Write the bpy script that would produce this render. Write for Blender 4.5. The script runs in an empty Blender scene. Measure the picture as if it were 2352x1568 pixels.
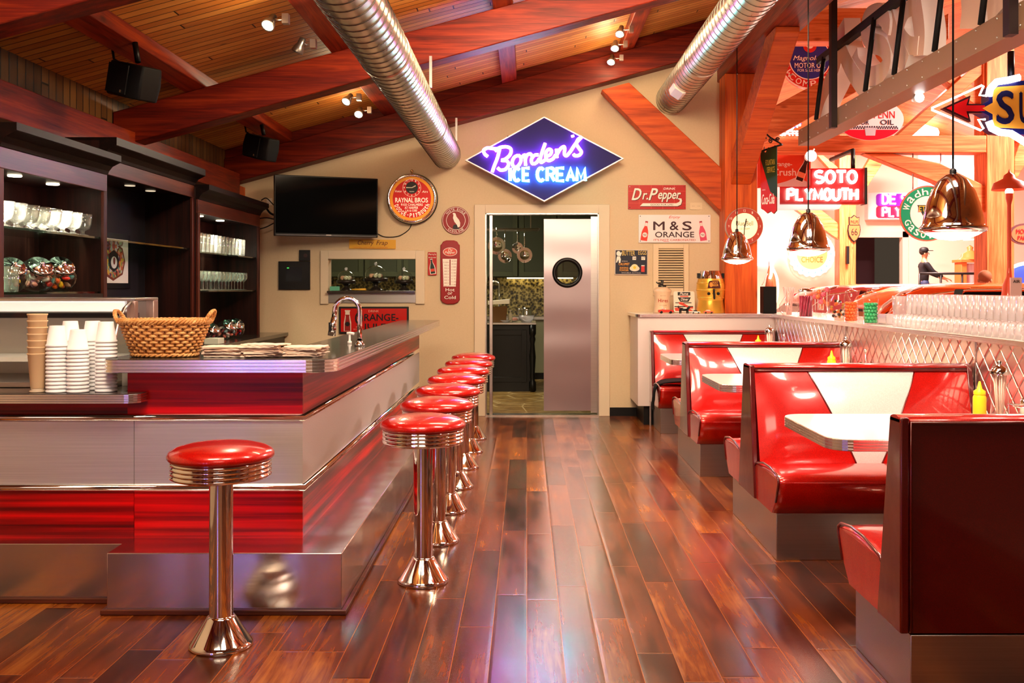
import bpy, bmesh, math, random
from mathutils import Vector, Matrix
random.seed(7)
R = math.radians
sc = bpy.context.scene
COL = sc.collection
# ------------------------------------------------------------------ camera
F = 2287.0
EYE = 1.35
cd = bpy.data.cameras.new('camera')
cam = bpy.data.objects.new('camera', cd); COL.objects.link(cam)
cam.location = (0, 0, EYE); cam.rotation_euler = (R(90), 0, 0)
cd.sensor_width = 36.0; cd.lens = 36.0 * F / 2352.0
cd.shift_x = -34 / 2352.0; cd.shift_y = -124 / 2352.0
cd.clip_start = .05; cd.clip_end = 200
sc.camera = cam
# ------------------------------------------------------------------ view, world
sc.view_settings.view_transform = 'Standard'; sc.view_settings.look = 'None'
sc.view_settings.gamma = 1.0; sc.view_settings.use_curve_mapping = False
sc.view_settings.exposure = 0.2
sc.cycles.transparent_max_bounces = 40
sc.cycles.max_bounces = 10
w = bpy.data.worlds.new('world'); sc.world = w; w.use_nodes = True
w.node_tree.nodes['Background'].inputs[0].default_value = (1.0, .72, .5, 1)
w.node_tree.nodes['Background'].inputs[1].default_value = .05

def lamp(name, kind, loc, energy, color=(1, .8, .58), target=None, **k):
    d = bpy.data.lights.new(name, kind); d.energy = energy; d.color = color
    for a, b in k.items(): setattr(d, a, b)
    o = bpy.data.objects.new(name, d); COL.objects.link(o); o.location = loc
    if target is not None:
        o.rotation_euler = (Vector(target) - Vector(loc)).to_track_quat('-Z', 'Y').to_euler()
    return o
WARM = (1, .74, .46); WHITE = (1, .9, .8); PINK = (1, .66, .58)
# unseen soft areas added to brighten the diner; discs stand in for showroom spots
lamp('fill_light_counter', 'AREA', (-.9, 2.6, 3.0), 125, (1, .82, .6), (-.9, 5.5, .9), shape='RECTANGLE', size=1.6, size_y=.6)
lamp('fill_light_aisle', 'AREA', (.4, 5.9, 3.35), 135, WARM, (.5, 8.6, 0), shape='RECTANGLE', size=1.4, size_y=.5)
lamp('fill_light_booths', 'AREA', (1.4, 3.75, 3.45), 150, (1, .78, .6), (1.75, 6.2, .6), shape='RECTANGLE', size=1.4, size_y=.6)
lamp('fill_light_rear', 'AREA', (-.4, -1.6, 3.3), 90, (1, .78, .6), (-.4, -1.6, 0), shape='RECTANGLE', size=2.6, size_y=1.2)  # added behind the camera to light the rear wall mirrored in the steel
for i, (x, y) in enumerate(((5, 9), (9, 12), (6, 17), (12, 18), (8, 22.5), (4.5, 4.5))):
    lamp('showroom_fill_light', 'AREA', (x, y, 5.4), 1500, (1, .72, .62), (x, y, 0), shape='DISK', size=1.6)

# ------------------------------------------------------------------ helpers
def lin(h):
    h = h.lstrip('#'); o = []
    for i in (0, 2, 4):
        c = int(h[i:i + 2], 16) / 255
        o.append(c / 12.92 if c <= .04045 else ((c + .055) / 1.055) ** 2.4)
    return (*o, 1)
def atY(px, py, Y): return Vector(((px - 1210) * Y / F, Y, EYE - (py - 660) * Y / F))
def atX(px, py, X):
    Y = X * F / (px - 1210); return Vector((X, Y, EYE - (py - 660) * Y / F))
def atZ(px, py, Z):
    Y = (EYE - Z) * F / (py - 660); return Vector(((px - 1210) * Y / F, Y, Z))

class NT:
    def __init__(s, name):
        s.m = bpy.data.materials.new(name); s.m.use_nodes = True
        s.t = s.m.node_tree; s.b = s.t.nodes['Principled BSDF']
        s.o = s.t.nodes['Material Output']
    def n(s, typ, **k):
        d = s.t.nodes.new(typ)
        for a, b in k.items(): setattr(d, a, b)
        return d
    def l(s, a, b): s.t.links.new(a, b)
    def val(s, node, key, v):
        if hasattr(v, 'node'): s.l(v, node.inputs[key])
        else: node.inputs[key].default_value = v
    def math(s, op, a, b=None, c=None):
        d = s.n('ShaderNodeMath', operation=op); s.val(d, 0, a)
        if b is not None: s.val(d, 1, b)
        if c is not None: s.val(d, 2, c)
        return d.outputs[0]
    def coord(s, scale=(1, 1, 1), rot=(0, 0, 0), kind='Object'):
        tc = s.n('ShaderNodeTexCoord'); mp = s.n('ShaderNodeMapping')
        mp.inputs['Scale'].default_value = scale; mp.inputs['Rotation'].default_value = rot
        s.l(tc.outputs[kind], mp.inputs[0]); return mp.outputs[0]
    def noise(s, vec, scale=5, detail=3, rough=.5, dist=0):
        d = s.n('ShaderNodeTexNoise'); s.l(vec, d.inputs['Vector'])
        d.inputs['Scale'].default_value = scale; d.inputs['Detail'].default_value = detail
        d.inputs['Roughness'].default_value = rough; d.inputs['Distortion'].default_value = dist
        return d.outputs['Fac']
    def ramp(s, fac, stops):
        d = s.n('ShaderNodeValToRGB'); e = d.color_ramp.elements
        while len(e) < len(stops): e.new(.5)
        for q, (p, c) in zip(e, stops): q.position = p; q.color = lin(c) if isinstance(c, str) else c
        s.l(fac, d.inputs[0]); return d.outputs[0]
    def mix(s, fac, a, b, mode='MIX'):
        d = s.n('ShaderNodeMix', data_type='RGBA', blend_type=mode)
        s.val(d, 0, fac); s.val(d, 6, lin(a) if isinstance(a, str) else a); s.val(d, 7, lin(b) if isinstance(b, str) else b)
        return d.outputs[2]
    def bump(s, h, strength=.3, dist=.01):
        d = s.n('ShaderNodeBump'); d.inputs['Strength'].default_value = strength; d.inputs['Distance'].default_value = dist
        s.l(h, d.inputs['Height']); s.l(d.outputs[0], s.b.inputs['Normal'])
_M = {}
def mat(col, rough=.5, metal=0.0, coat=0.0, spec=.3, emit=0.0, emcol=None, name=None):
    key = (col, rough, metal, coat, spec, emit, emcol)
    if key in _M: return _M[key]
    t = NT(name or 'paint_' + col.strip('#')); b = t.b.inputs
    b['Base Color'].default_value = lin(col); b['Roughness'].default_value = rough; b['Metallic'].default_value = metal
    b['Coat Weight'].default_value = coat; b['Coat Roughness'].default_value = .05; b['Specular IOR Level'].default_value = spec
    if emit:
        b['Emission Color'].default_value = lin(emcol or col); b['Emission Strength'].default_value = emit
    _M[key] = t.m; return t.m
def neon(col, s): return mat('#ffffff', .4, emit=s, emcol=col)

def wood(name, dark, mid, light, axis=0, rough=.45, knots=True, scale=1.0, coat=0, spec=.4):
    t = NT(name); sc_ = [9 * scale] * 3; sc_[axis] = .55 * scale
    v = t.coord(tuple(sc_)); f = t.noise(v, 2.2, 5, .6, .6)
    sc2 = [60 * scale] * 3; sc2[axis] = 1.5 * scale
    g = t.noise(t.coord(tuple(sc2)), 2, 2)
    m = t.math('MULTIPLY_ADD', g, .28, t.math('MULTIPLY', f, .8))
    c = t.ramp(m, [(.3, dark), (.52, mid), (.72, light)])
    if knots:
        k = [2.6] * 3; k[axis] = 1.1
        vo = t.n('ShaderNodeTexVoronoi'); t.l(t.coord(tuple(k)), vo.inputs['Vector']); vo.inputs['Scale'].default_value = 1.6
        kn = t.ramp(vo.outputs['Distance'], [(.03, (1, 1, 1, 1)), (.1, (0, 0, 0, 1))])
        c = t.mix(t.math('MULTIPLY', kn, .7), c, dark)
    t.l(c, t.b.inputs['Base Color']); t.b.inputs['Roughness'].default_value = rough
    t.b.inputs['Coat Weight'].default_value = coat; t.b.inputs['Coat Roughness'].default_value = .12
    t.b.inputs['Specular IOR Level'].default_value = spec
    t.bump(m, .12, .004); return t.m

def planks(name, wdt, ln, stops, run='Y', rough=.22, gap=.0035, groove=.25, knots=False, gapcol='#120604', hue=.5, wallv=False, coat=0.0):
    """boards that run along one world axis, each with its own tone and grain"""
    t = NT(name); tc = t.n('ShaderNodeTexCoord'); sx = t.n('ShaderNodeSeparateXYZ'); t.l(tc.outputs['Object'], sx.inputs[0])
    X, Y, Z = sx.outputs[0], sx.outputs[1], sx.outputs[2]
    a, l_ = {'Y': (X, Y), 'X': (Y, X), 'Z': (Y, Z)}[run]
    u = t.math('DIVIDE', a, wdt); row = t.math('FLOOR', u)
    wn = t.n('ShaderNodeTexWhiteNoise', noise_dimensions='1D'); t.l(row, wn.inputs['W'])
    vv = t.math('ADD', t.math('DIVIDE', l_, ln), t.math('MULTIPLY', wn.outputs[0], 7.31)); idx = t.math('FLOOR', vv)
    cb = t.n('ShaderNodeCombineXYZ'); t.l(row, cb.inputs[0]); t.l(idx, cb.inputs[1])
    w2 = t.n('ShaderNodeTexWhiteNoise', noise_dimensions='2D'); t.l(cb.outputs[0], w2.inputs['Vector'])
    # grain
    gc = t.n('ShaderNodeCombineXYZ'); t.l(t.math('MULTIPLY', a, 34), gc.inputs[0]); t.l(t.math('MULTIPLY', l_, 2.2), gc.inputs[1])
    t.l(t.math('MULTIPLY', w2.outputs[0], 37.0), gc.inputs[2])
    g = t.noise(gc.outputs[0], 1.0, 5, .62, .8)
    bc = t.n('ShaderNodeCombineXYZ'); t.l(t.math('MULTIPLY', a, 6), bc.inputs[0]); t.l(t.math('MULTIPLY', l_, 2.0), bc.inputs[1])
    t.l(t.math('MULTIPLY', w2.outputs[0], 19.0), bc.inputs[2])
    g2 = t.noise(bc.outputs[0], 1.2, 3, .55, .3)
    tone = t.math('ADD', t.math('MULTIPLY', w2.outputs[0], hue), t.math('ADD', t.math('MULTIPLY', g, .46), t.math('MULTIPLY', g2, .42)))
    c = t.ramp(t.math('MULTIPLY', tone, .9), stops)
    if knots:
        vo = t.n('ShaderNodeTexVoronoi'); kc = t.n('ShaderNodeCombineXYZ')
        t.l(t.math('MULTIPLY', a, 5.0), kc.inputs[0]); t.l(t.math('MULTIPLY', l_, 2.2), kc.inputs[1]); t.l(kc.outputs[0], vo.inputs['Vector'])
        vo.inputs['Scale'].default_value = 1.3
        kn = t.ramp(vo.outputs['Distance'], [(.03, (1, 1, 1, 1)), (.1, (0, 0, 0, 1))])
        c = t.mix(t.math('MULTIPLY', kn, .75), c, '#3a1606')
    fu = t.math('FRACT', u); fv = t.math('FRACT', vv)
    e1 = t.math('MINIMUM', fu, t.math('SUBTRACT', 1, fu)); e2 = t.math('MINIMUM', fv, t.math('SUBTRACT', 1, fv))
    d = t.math('MINIMUM', t.math('MULTIPLY', e1, wdt), t.math('MULTIPLY', e2, ln))
    gm = t.math('LESS_THAN', d, gap)
    c = t.mix(gm, c, gapcol)
    t.l(c, t.b.inputs['Base Color']); t.b.inputs['Specular IOR Level'].default_value = .36
    t.l(t.math('MULTIPLY_ADD', g2, .16, rough - .06), t.b.inputs['Roughness'])
    t.b.inputs['Coat Weight'].default_value = coat; t.b.inputs['Coat Roughness'].default_value = .14
    hgt = t.math('ADD', t.math('MULTIPLY', t.math('MINIMUM', d, .012), 60), t.math('MULTIPLY', g2, .5))
    t.bump(hgt, groove, .006); return t.m

# ---- mesh builder
WM = {}          # object name -> world matrix (nothing here is ever rotated after building)
def wmat(o):
    m = Matrix.Identity(4)
    while o is not None:
        m = o.matrix_basis @ m; o = o.parent
    return m
class MB:
    def __init__(s): s.v = []; s.f = []; s.mi = []; s.sm = []; s.mats = []; s.cur = 0; s.cs = False
    def use(s, m):
        if m not in s.mats: s.mats.append(m)
        s.cur = s.mats.index(m); return s
    def add(s, vs, fs, smooth=False):
        k = len(s.v); s.v += [Vector(q) for q in vs]
        for f in fs: s.f.append([k + i for i in f]); s.mi.append(s.cur); s.sm.append(smooth)
        return s
    def box(s, x0, x1, y0, y1, z0, z1):
        return s.add([(x, y, z) for x in (x0, x1) for y in (y0, y1) for z in (z0, z1)],
                     [(0, 1, 3, 2), (4, 6, 7, 5), (0, 4, 5, 1), (2, 3, 7, 6), (0, 2, 6, 4), (1, 5, 7, 3)])
    def hexa(s, p):      # 8 points: bottom ring 0-3, top ring 4-7
        return s.add(p, [(3, 2, 1, 0), (4, 5, 6, 7), (0, 1, 5, 4), (1, 2, 6, 5), (2, 3, 7, 6), (3, 0, 4, 7)])
    def prism(s, pts, d, smooth=False):   # closed 3d polygon swept by vector d
        n = len(pts); pts = [Vector(p) for p in pts]; d = Vector(d)
        return s.add(pts + [p + d for p in pts],
              [tuple(range(n))[::-1], tuple(range(n, 2 * n))] ).add([p for p in pts] + [p + d for p in pts],
              [(i, (i + 1) % n, n + (i + 1) % n, n + i) for i in range(n)], smooth)
    def loft(s, rings, caps=True, closed=True, smooth=True):
        n = len(rings[0]); vs = [q for r in rings for q in r]; fs = []
        for k in range(len(rings) - 1):
            for i in range(n if closed else n - 1):
                j = (i + 1) % n; fs.append((k * n + i, k * n + j, (k + 1) * n + j, (k + 1) * n + i))
        s.add(vs, fs, smooth)
        if caps and closed:
            s.add(rings[0], [tuple(range(n))[::-1]]); s.add(rings[-1], [tuple(range(n))])
        return s
    def lathe(s, prof, c=(0, 0, 0), n=32, axis='Z', smooth=True, caps=False):
        c = Vector(c); rings = []
        for r, h in prof:
            ring = []
            for i in range(n):
                a = 2 * math.pi * i / n; x, y = r * math.cos(a), r * math.sin(a)
                ring.append(c + (Vector((x, y, h)) if axis == 'Z' else Vector((x, h, y)) if axis == 'Y' else Vector((h, x, y))))
            rings.append(ring)
        return s.loft(rings, caps, True, smooth)
    def tube(s, pts, r, n=8, closed=False, caps=True):
        pts = [Vector(p) for p in pts]; N = len(pts); rings = []; ref = None
        for i, p in enumerate(pts):
            if closed: t = pts[(i + 1) % N] - pts[i - 1]
            else: t = pts[min(i + 1, N - 1)] - pts[max(i - 1, 0)]
            if t.length < 1e-9: t = Vector((0, 0, 1))
            t.normalize()
            if ref is None:
                ref = t.orthogonal().normalized()
            ref = (ref - t * ref.dot(t))
            if ref.length < 1e-6: ref = t.orthogonal()
            ref.normalize(); b = t.cross(ref); rr = r[i] if isinstance(r, (list, tuple)) else r
            rings.append([p + ref * rr * math.cos(2 * math.pi * k / n) + b * rr * math.sin(2 * math.pi * k / n) for k in range(n)])
        if closed: rings.append(rings[0])
        return s.loft(rings, caps and not closed, True, True)
    def ball(s, c, r, n=12, m=8, sc_=(1, 1, 1)):
        c = Vector(c); rings = []
        for j in range(m + 1):
            a = -math.pi / 2 + math.pi * j / m; q = max(math.cos(a), 1e-4) * r
            rings.append([c + Vector((q * math.cos(2 * math.pi * i / n) * sc_[0], q * math.sin(2 * math.pi * i / n) * sc_[1], math.sin(a) * r * sc_[2])) for i in range(n)])
        return s.loft(rings, False)
    def build(s, name, m=None, parent=None, bevel=0, seg=2, subsurf=0):
        me = bpy.data.meshes.new(name)
        inv = wmat(parent).inverted() if parent is not None else Matrix.Identity(4)
        me.from_pydata([tuple(inv @ q) for q in s.v], [], s.f)
        if m is not None and not s.mats: s.mats = [m]
        for q in s.mats: me.materials.append(q)
        me.polygons.foreach_set('material_index', s.mi); me.polygons.foreach_set('use_smooth', s.sm)
        me.update()
        bm = bmesh.new(); bm.from_mesh(me); bmesh.ops.remove_doubles(bm, verts=bm.verts, dist=1e-6)
        bmesh.ops.recalc_face_normals(bm, faces=bm.faces); bm.to_mesh(me); bm.free()
        o = bpy.data.objects.new(name, me); COL.objects.link(o)
        if parent is not None: o.parent = parent
        if bevel:
            md = o.modifiers.new('bevel', 'BEVEL'); md.width = bevel; md.segments = seg; md.limit_method = 'ANGLE'; md.angle_limit = R(40)
            md.harden_normals = False
            for p in me.polygons: p.use_smooth = True
            me.set_sharp_from_angle(angle=R(40))
        if subsurf:
            md = o.modifiers.new('sub', 'SUBSURF'); md.levels = subsurf; md.render_levels = subsurf
        return o
def tag(o, label=None, cat=None, group=None, kind=None):
    if label: o['label'] = label
    if cat: o['category'] = cat
    if group: o['group'] = group
    if kind: o['kind'] = kind
    return o
def thing(name, label, cat, loc=(0, 0, 0), group=None, rz=0):
    o = bpy.data.objects.new(name, None); COL.objects.link(o); o.location = loc; o.rotation_euler = (0, 0, rz)
    o.empty_display_size = .1
    return tag(o, label, cat, group)
def struct(o): o['kind'] = 'structure'; return o
def dup(o, loc=None, label=None, group=None, parent=None, rz=None):
    c = o.copy(); COL.objects.link(c)
    if parent is not None: c.parent = parent
    if loc is not None: c.location = loc
    if rz is not None: c.rotation_euler = (0, 0, rz)
    if label: c['label'] = label
    if group: c['group'] = group
    for ch in list(o.children): dup(ch, parent=c)
    return c
def bx(name, m, x0, x1, y0, y1, z0, z1, parent=None, bevel=0):
    return MB().box(x0, x1, y0, y1, z0, z1).build(name, m, parent, bevel)

# ---- flat lettering and sign faces, drawn in a frame (origin, right, up, out)
class Fr:
    def __init__(s, o, u=(1, 0, 0), v=(0, 0, 1)):
        s.o = Vector(o); s.u = Vector(u).normalized(); s.v = Vector(v).normalized(); s.n = s.u.cross(s.v)
    def p(s, a, b, c=0): return s.o + s.u * a + s.v * b + s.n * c
_G = {}
def glyphs(txt, bold, res=3):
    k = (txt, bold)
    if k in _G: return _G[k]
    c = bpy.data.curves.new('glyph', 'FONT'); c.body = txt; c.resolution_u = res; c.offset = bold; c.fill_mode = 'FRONT'
    o = bpy.data.objects.new('glyph', c); me = bpy.data.meshes.new_from_object(o)
    vs = [(q.co.x, q.co.y) for q in me.vertices]; fs = [tuple(p.vertices) for p in me.polygons]
    bpy.data.objects.remove(o); bpy.data.curves.remove(c); bpy.data.meshes.remove(me)
    _G[k] = (vs, fs); return _G[k]
def put_text(mb, fr, txt, cx, cy, wd, ht, bold=.03, shear=0, n=.003, rot=0, warp=None):
    if bold > .012:
        e = bold * .42 * ht
        for i, (da, db) in enumerate(((-e, 0), (e, 0), (0, -e), (0, e), (0, 0))): put_text(mb, fr, txt, cx + da, cy + db, wd - 2 * e, ht - 2 * e, 0, shear, n + .0006 * i, rot, warp)
        return mb
    vs, fs = glyphs(txt, 0)
    if not vs: return mb
    vs = [(x + shear * y, y) for x, y in vs]
    x0 = min(v[0] for v in vs); x1 = max(v[0] for v in vs); y0 = min(v[1] for v in vs); y1 = max(v[1] for v in vs)
    out = []; cr, sr = math.cos(rot), math.sin(rot)
    for x, y in vs:
        a = ((x - x0) / max(x1 - x0, 1e-6) - .5) * wd; b = ((y - y0) / max(y1 - y0, 1e-6) - .5) * ht
        if warp: a, b = warp(a, b)
        a, b = a * cr - b * sr, a * sr + b * cr
        out.append(fr.p(cx + a, cy + b, n))
    return mb.add(out, fs)
def arc_text(mb, fr, txt, cx, cy, rad, ht, a0, a1, bold=.03, n=.003, inside=False, wd=None):
    """letters spread from angle a0 to a1 (degrees); inside=True reads along the bottom of a circle"""
    k = len(txt); 
    for i, ch in enumerate(txt):
        if ch == ' ': continue
        a = R(a0 + (a1 - a0) * (i / max(k - 1, 1)))
        step = abs(R(a1 - a0)) / max(k - 1, 1) * rad
        g = wd or min(step * .78, ht * .95)
        if ch in "IilJ1'-.!": g *= .4
        h = ht
        rt = a - math.pi / 2 if not inside else a + math.pi / 2
        put_text(mb, fr, ch, cx + rad * math.cos(a), cy + rad * math.sin(a), g, h if ch not in '-.' else h * .2, bold, 0, n, rt)
    return mb
def poly(mb, fr, pts, n0=0, n1=.002):
    mb.prism([fr.p(a, b, n0) for a, b in pts], fr.n * (n1 - n0)); return mb
def disc(mb, fr, cx, cy, r, n0=0, n1=.002, k=40, ry=None):
    return poly(mb, fr, [(cx + r * math.cos(2 * math.pi * i / k), cy + (ry or r) * math.sin(2 * math.pi * i / k)) for i in range(k)], n0, n1)
def ringf(mb, fr, cx, cy, r0, r1, n=.003, k=48, ky=1.0):
    vs = []; fs = []
    for i in range(k):
        a = 2 * math.pi * i / k
        for r in (r0, r1): vs.append(fr.p(cx + r * math.cos(a), cy + r * ky * math.sin(a), n))
    for i in range(k):
        j = (i + 1) % k; fs.append((2 * i, 2 * i + 1, 2 * j + 1, 2 * j))
    return mb.add(vs, fs)
def rect(a0, a1, b0, b1): return [(a0, b0), (a1, b0), (a1, b1), (a0, b1)]
def rrect(a0, a1, b0, b1, r, k=5):
    o = []
    for cx, cy, s in ((a1 - r, b1 - r, 0), (a0 + r, b1 - r, 90), (a0 + r, b0 + r, 180), (a1 - r, b0 + r, 270)):
        for i in range(k + 1):
            q = R(s + 90 * i / k); o.append((cx + r * math.cos(q), cy + r * math.sin(q)))
    return o
def lett(parent, fr, m, items, name='lettering'):
    mb = MB()
    for it in items:
        if it[0] == 'arc': arc_text(mb, fr, *it[1:-1], **it[-1])
        else: put_text(mb, fr, *it[:-1], **it[-1])
    return mb.build(name, m, parent)
# single-stroke letters for neon tubes, unit box 0..1 x 0..1 (several strokes each)
def _arc(cx, cy, rx, ry, a0, a1, k=10):
    return [(cx + rx * math.cos(R(a0 + (a1 - a0) * i / k)), cy + ry * math.sin(R(a0 + (a1 - a0) * i / k))) for i in range(k + 1)]
STK = {
 'I': [[(.5, 0), (.5, 1)]], 'C': [_arc(.5, .5, .5, .5, 45, 315, 14)], 'E': [[(.95, 1), (0, 1), (0, 0), (.95, 0)], [(0, .5), (.8, .5)]],
 'R': [[(0, 0), (0, 1), (.55, 1)] + _arc(.55, .75, .42, .25, 90, -90, 8) + [(0, .5)], [(.5, .5), (1, 0)]],
 'A': [[(0, 0), (.5, 1), (1, 0)], [(.22, .36), (.78, .36)]], 'M': [[(0, 0), (.08, 1), (.5, .2), (.92, 1), (1, 0)]],
 'S': [_arc(.5, .75, .45, .25, 40, 270, 10) + _arc(.5, .25, .45, .25, 90, -140, 10)],
 'O': [_arc(.5, .5, .48, .5, 0, 360, 18)], 'T': [[(0, 1), (1, 1)], [(.5, 1), (.5, 0)]],
 'P': [[(0, 0), (0, 1), (.55, 1)] + _arc(.55, .74, .42, .26, 90, -90, 8) + [(0, .48)]], 'L': [[(0, 1), (0, 0), (.9, 0)]],
 'Y': [[(0, 1), (.5, .5), (1, 1)], [(.5, .5), (.5, 0)]], 'U': [[(0, 1), (0, .35)] + _arc(.5, .35, .5, .35, 180, 360, 10) + [(1, 1)]],
 'H': [[(0, 0), (0, 1)], [(1, 0), (1, 1)], [(0, .5), (1, .5)]], 'D': [[(0, 0), (0, 1), (.45, 1)] + _arc(.45, .5, .52, .5, 90, -90, 10) + [(0, 0)]],
 'N': [[(0, 0), (0, 1), (1, 0), (1, 1)]],
}
def neon_word(mb, fr, txt, x, y, h, cw, gap, r, n=.04):
    for ch in txt:
        if ch == ' ': x += cw * .7; continue
        cc = cw * (.15 if ch == 'I' else 1.15 if ch == 'M' else 1)
        for st in STK[ch]: mb.tube([fr.p(x + (a if ch != 'I' else .5) * cc, y + b * h, n) for a, b in st], r, 6)
        x += cc + gap
    return x
def catmull(pts, k=6):
    o = []; P = [pts[0]] + list(pts) + [pts[-1]]
    for i in range(1, len(P) - 2):
        p0, p1, p2, p3 = (Vector(q) for q in P[i - 1:i + 3])
        for j in range(k):
            t = j / k
            o.append(.5 * ((2 * p1) + (p2 - p0) * t + (2 * p0 - 5 * p1 + 4 * p2 - p3) * t * t + (3 * p1 - p0 - 3 * p2 + p3) * t ** 3))
    o.append(Vector(pts[-1])); return o

# ------------------------------------------------------------------ materials
M = {}
def brushed(name, col, rough=.28, axis=0, amt=.1, an=.0, wav=0):
    t = NT(name); s = [160.0] * 3; s[axis] = 1.2
    f = t.noise(t.coord(tuple(s)), 1.5, 3)
    t.b.inputs['Metallic'].default_value = 1.0
    t.l(t.mix(t.math('MULTIPLY', f, .5), col, '#8a8480'), t.b.inputs['Base Color'])
    t.l(t.math('MULTIPLY_ADD', f, amt, rough - amt * .5), t.b.inputs['Roughness'])
    if wav:
        q = t.noise(t.coord((2.2, 2.2, .22)), 1.5, 1); t.bump(q, wav, .03)
    return t.m
M['chrome'] = mat('#e9e6e4', .06, 1.0, name='chrome')
M['steel'] = brushed('brushed_steel', '#c9c2bd', .3)
M['plinth_steel'] = brushed('rolled_steel', '#e4dedb', .2, 0, .1, wav=.3)
M['panel_steel'] = brushed('satin_steel', '#f0ebe8', .5, 0, .08)
M['table_edge'] = mat('#f2efee', .2, 1.0, name='fluted_aluminium')
M['black'] = mat('#060506', .4, spec=.3, name='black_plastic'); M['blackm'] = mat('#0a0909', .6, spec=.2, name='black_matte')
M['white'] = mat('#eee9e4', .5, name='white_plastic'); M['wall'] = None
t = NT('plaster_wall'); f = t.noise(t.coord((1, 1, 1)), 60, 3)
t.l(t.mix(f, '#cdb592', '#d6bf9d'), t.b.inputs['Base Color']); t.b.inputs['Roughness'].default_value = .75; t.bump(f, .05, .003); M['wall'] = t.m
M['trim'] = mat('#d8c6ab', .5, name='cream_trim')
M['beam'] = wood('timber_along_slope', '#220401', '#661304', '#902c0a', 0, .5, spec=.25)
M['beamY'] = wood('timber_along_room', '#2c0601', '#741b05', '#9c3a0c', 1, .5, spec=.25)
M['post'] = wood('timber_upright', '#7c2606', '#c24e12', '#d86a20', 2, .5, spec=.25)
M['brace'] = wood('timber_brace_lit', '#6a2206', '#b8460e', '#cc5e1a', 0, .5, spec=.25)  # same wood as the beams, coloured lighter as if lit
M['cab'] = wood('stained_cabinet', '#0c0302', '#200805', '#32110a', 2, .4, False, spec=.25)
M['cabY'] = wood('stained_cabinet_rail', '#2a0f09', '#4f2012', '#6a301a', 1, .35, False)
M['crown'] = wood('dark_crown', '#080302', '#140604', '#200b07', 1, .5, False, spec=.12)
M['floor'] = planks('floor_planks', .135, 1.15, [(.24, '#160501'), (.4, '#3c1505'), (.56, '#6e300c'), (.8, '#b0681f')], 'Y', .2, .0016, .12, coat=.0, gapcol='#8a4a1c', hue=.26)
M['ceil'] = planks('ceiling_boards', .088, 3.2, [(.2, '#98501a'), (.5, '#c27a30'), (.85, '#dc9c4c')], 'X', .5, .0045, .5, True, gapcol='#2a1004', hue=.35)
M['vboard'] = planks('wall_boards', .1, 4, [(.2, '#3a2210'), (.5, '#573616'), (.85, '#6f4a22')], 'Z', .55, .006, .5, True, gapcol='#120804')
M['ceil2'] = planks('showroom_boards', .16, 3.2, [(.2, '#a85a22'), (.5, '#c9803a'), (.85, '#dfa05a')], 'X', .5, .004, .4, True, gapcol='#6a3010', hue=.35)
# red pearl laminate with long streaks, different on each panel
t = NT('red_streak_laminate'); v = t.coord((.16, .16, 9)); f = t.noise(v, 2.0, 4, .55)
sx = t.n('ShaderNodeSeparateXYZ'); tc = t.n('ShaderNodeTexCoord'); t.l(tc.outputs['Object'], sx.inputs[0])
c = t.ramp(f, [(.32, '#240000'), (.45, '#7a0002'), (.56, '#c40404'), (.68, '#f00a08')])
t.l(c, t.b.inputs['Base Color']); t.b.inputs['Roughness'].default_value = .32; t.b.inputs['Specular IOR Level'].default_value = .3
M['redlam'] = t.m
# sparkle vinyl
def vinyl(name, c1, c2, c3):
    t = NT(name); vo = t.n('ShaderNodeTexVoronoi'); vo.inputs['Scale'].default_value = 420; t.l(t.coord((1, 1, 1)), vo.inputs['Vector'])
    c = t.mix(t.ramp(vo.outputs['Color'], [(.3, (0, 0, 0, 1)), (.9, (1, 1, 1, 1))]), c1, c2)
    t.l(c, t.b.inputs['Base Color']); t.b.inputs['Roughness'].default_value = .28; t.b.inputs['Metallic'].default_value = .25
    t.b.inputs['Coat Weight'].default_value = .9; t.b.inputs['Coat Roughness'].default_value = .07
    q = t.noise(t.coord((1, 1, 1)), 7, 2); t.bump(q, .14, .02)
    return t.m
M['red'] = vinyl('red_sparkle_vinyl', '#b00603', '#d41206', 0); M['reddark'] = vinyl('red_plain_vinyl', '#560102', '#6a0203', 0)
M['wvinyl'] = vinyl('white_sparkle_vinyl', '#ece2de', '#fbf4f1', 0)
def thin(name, tint, rough, base, lit_mix=0.0, fcol=(1, 1, 1), dcol=None, power=3.0, amt=.8):
    t = NT(name); lw = t.n('ShaderNodeLayerWeight'); lw.inputs[0].default_value = .5
    fac = t.math('MULTIPLY_ADD', t.math('POWER', lw.outputs['Facing'], power), amt, base)
    gl = t.n('ShaderNodeBsdfGlossy'); gl.inputs['Roughness'].default_value = rough
    tr = t.n('ShaderNodeBsdfTransparent'); tr.inputs[0].default_value = (*tint, 1); body = tr.outputs[0]
    if lit_mix:
        df = t.n('ShaderNodeBsdfTranslucent'); df.inputs[0].default_value = (*fcol, 1); o_ = df.outputs[0]
        if dcol:
            d2 = t.n('ShaderNodeBsdfDiffuse'); d2.inputs[0].default_value = (*dcol, 1); ad = t.n('ShaderNodeAddShader'); t.l(o_, ad.inputs[0]); t.l(d2.outputs[0], ad.inputs[1]); o_ = ad.outputs[0]
        m1 = t.n('ShaderNodeMixShader'); m1.inputs[0].default_value = lit_mix; t.l(body, m1.inputs[1]); t.l(o_, m1.inputs[2]); body = m1.outputs[0]
    mx = t.n('ShaderNodeMixShader'); t.l(fac, mx.inputs[0]); t.l(body, mx.inputs[1]); t.l(gl.outputs[0], mx.inputs[2]); t.l(mx.outputs[0], t.o.inputs[0]); return t.m
M['glass'] = thin('thin_glass', (.97, .98, .97), .03, .03)
M['sglass'] = thin('green_shelf_glass', (.6, .76, .7), .04, .06)
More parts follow.
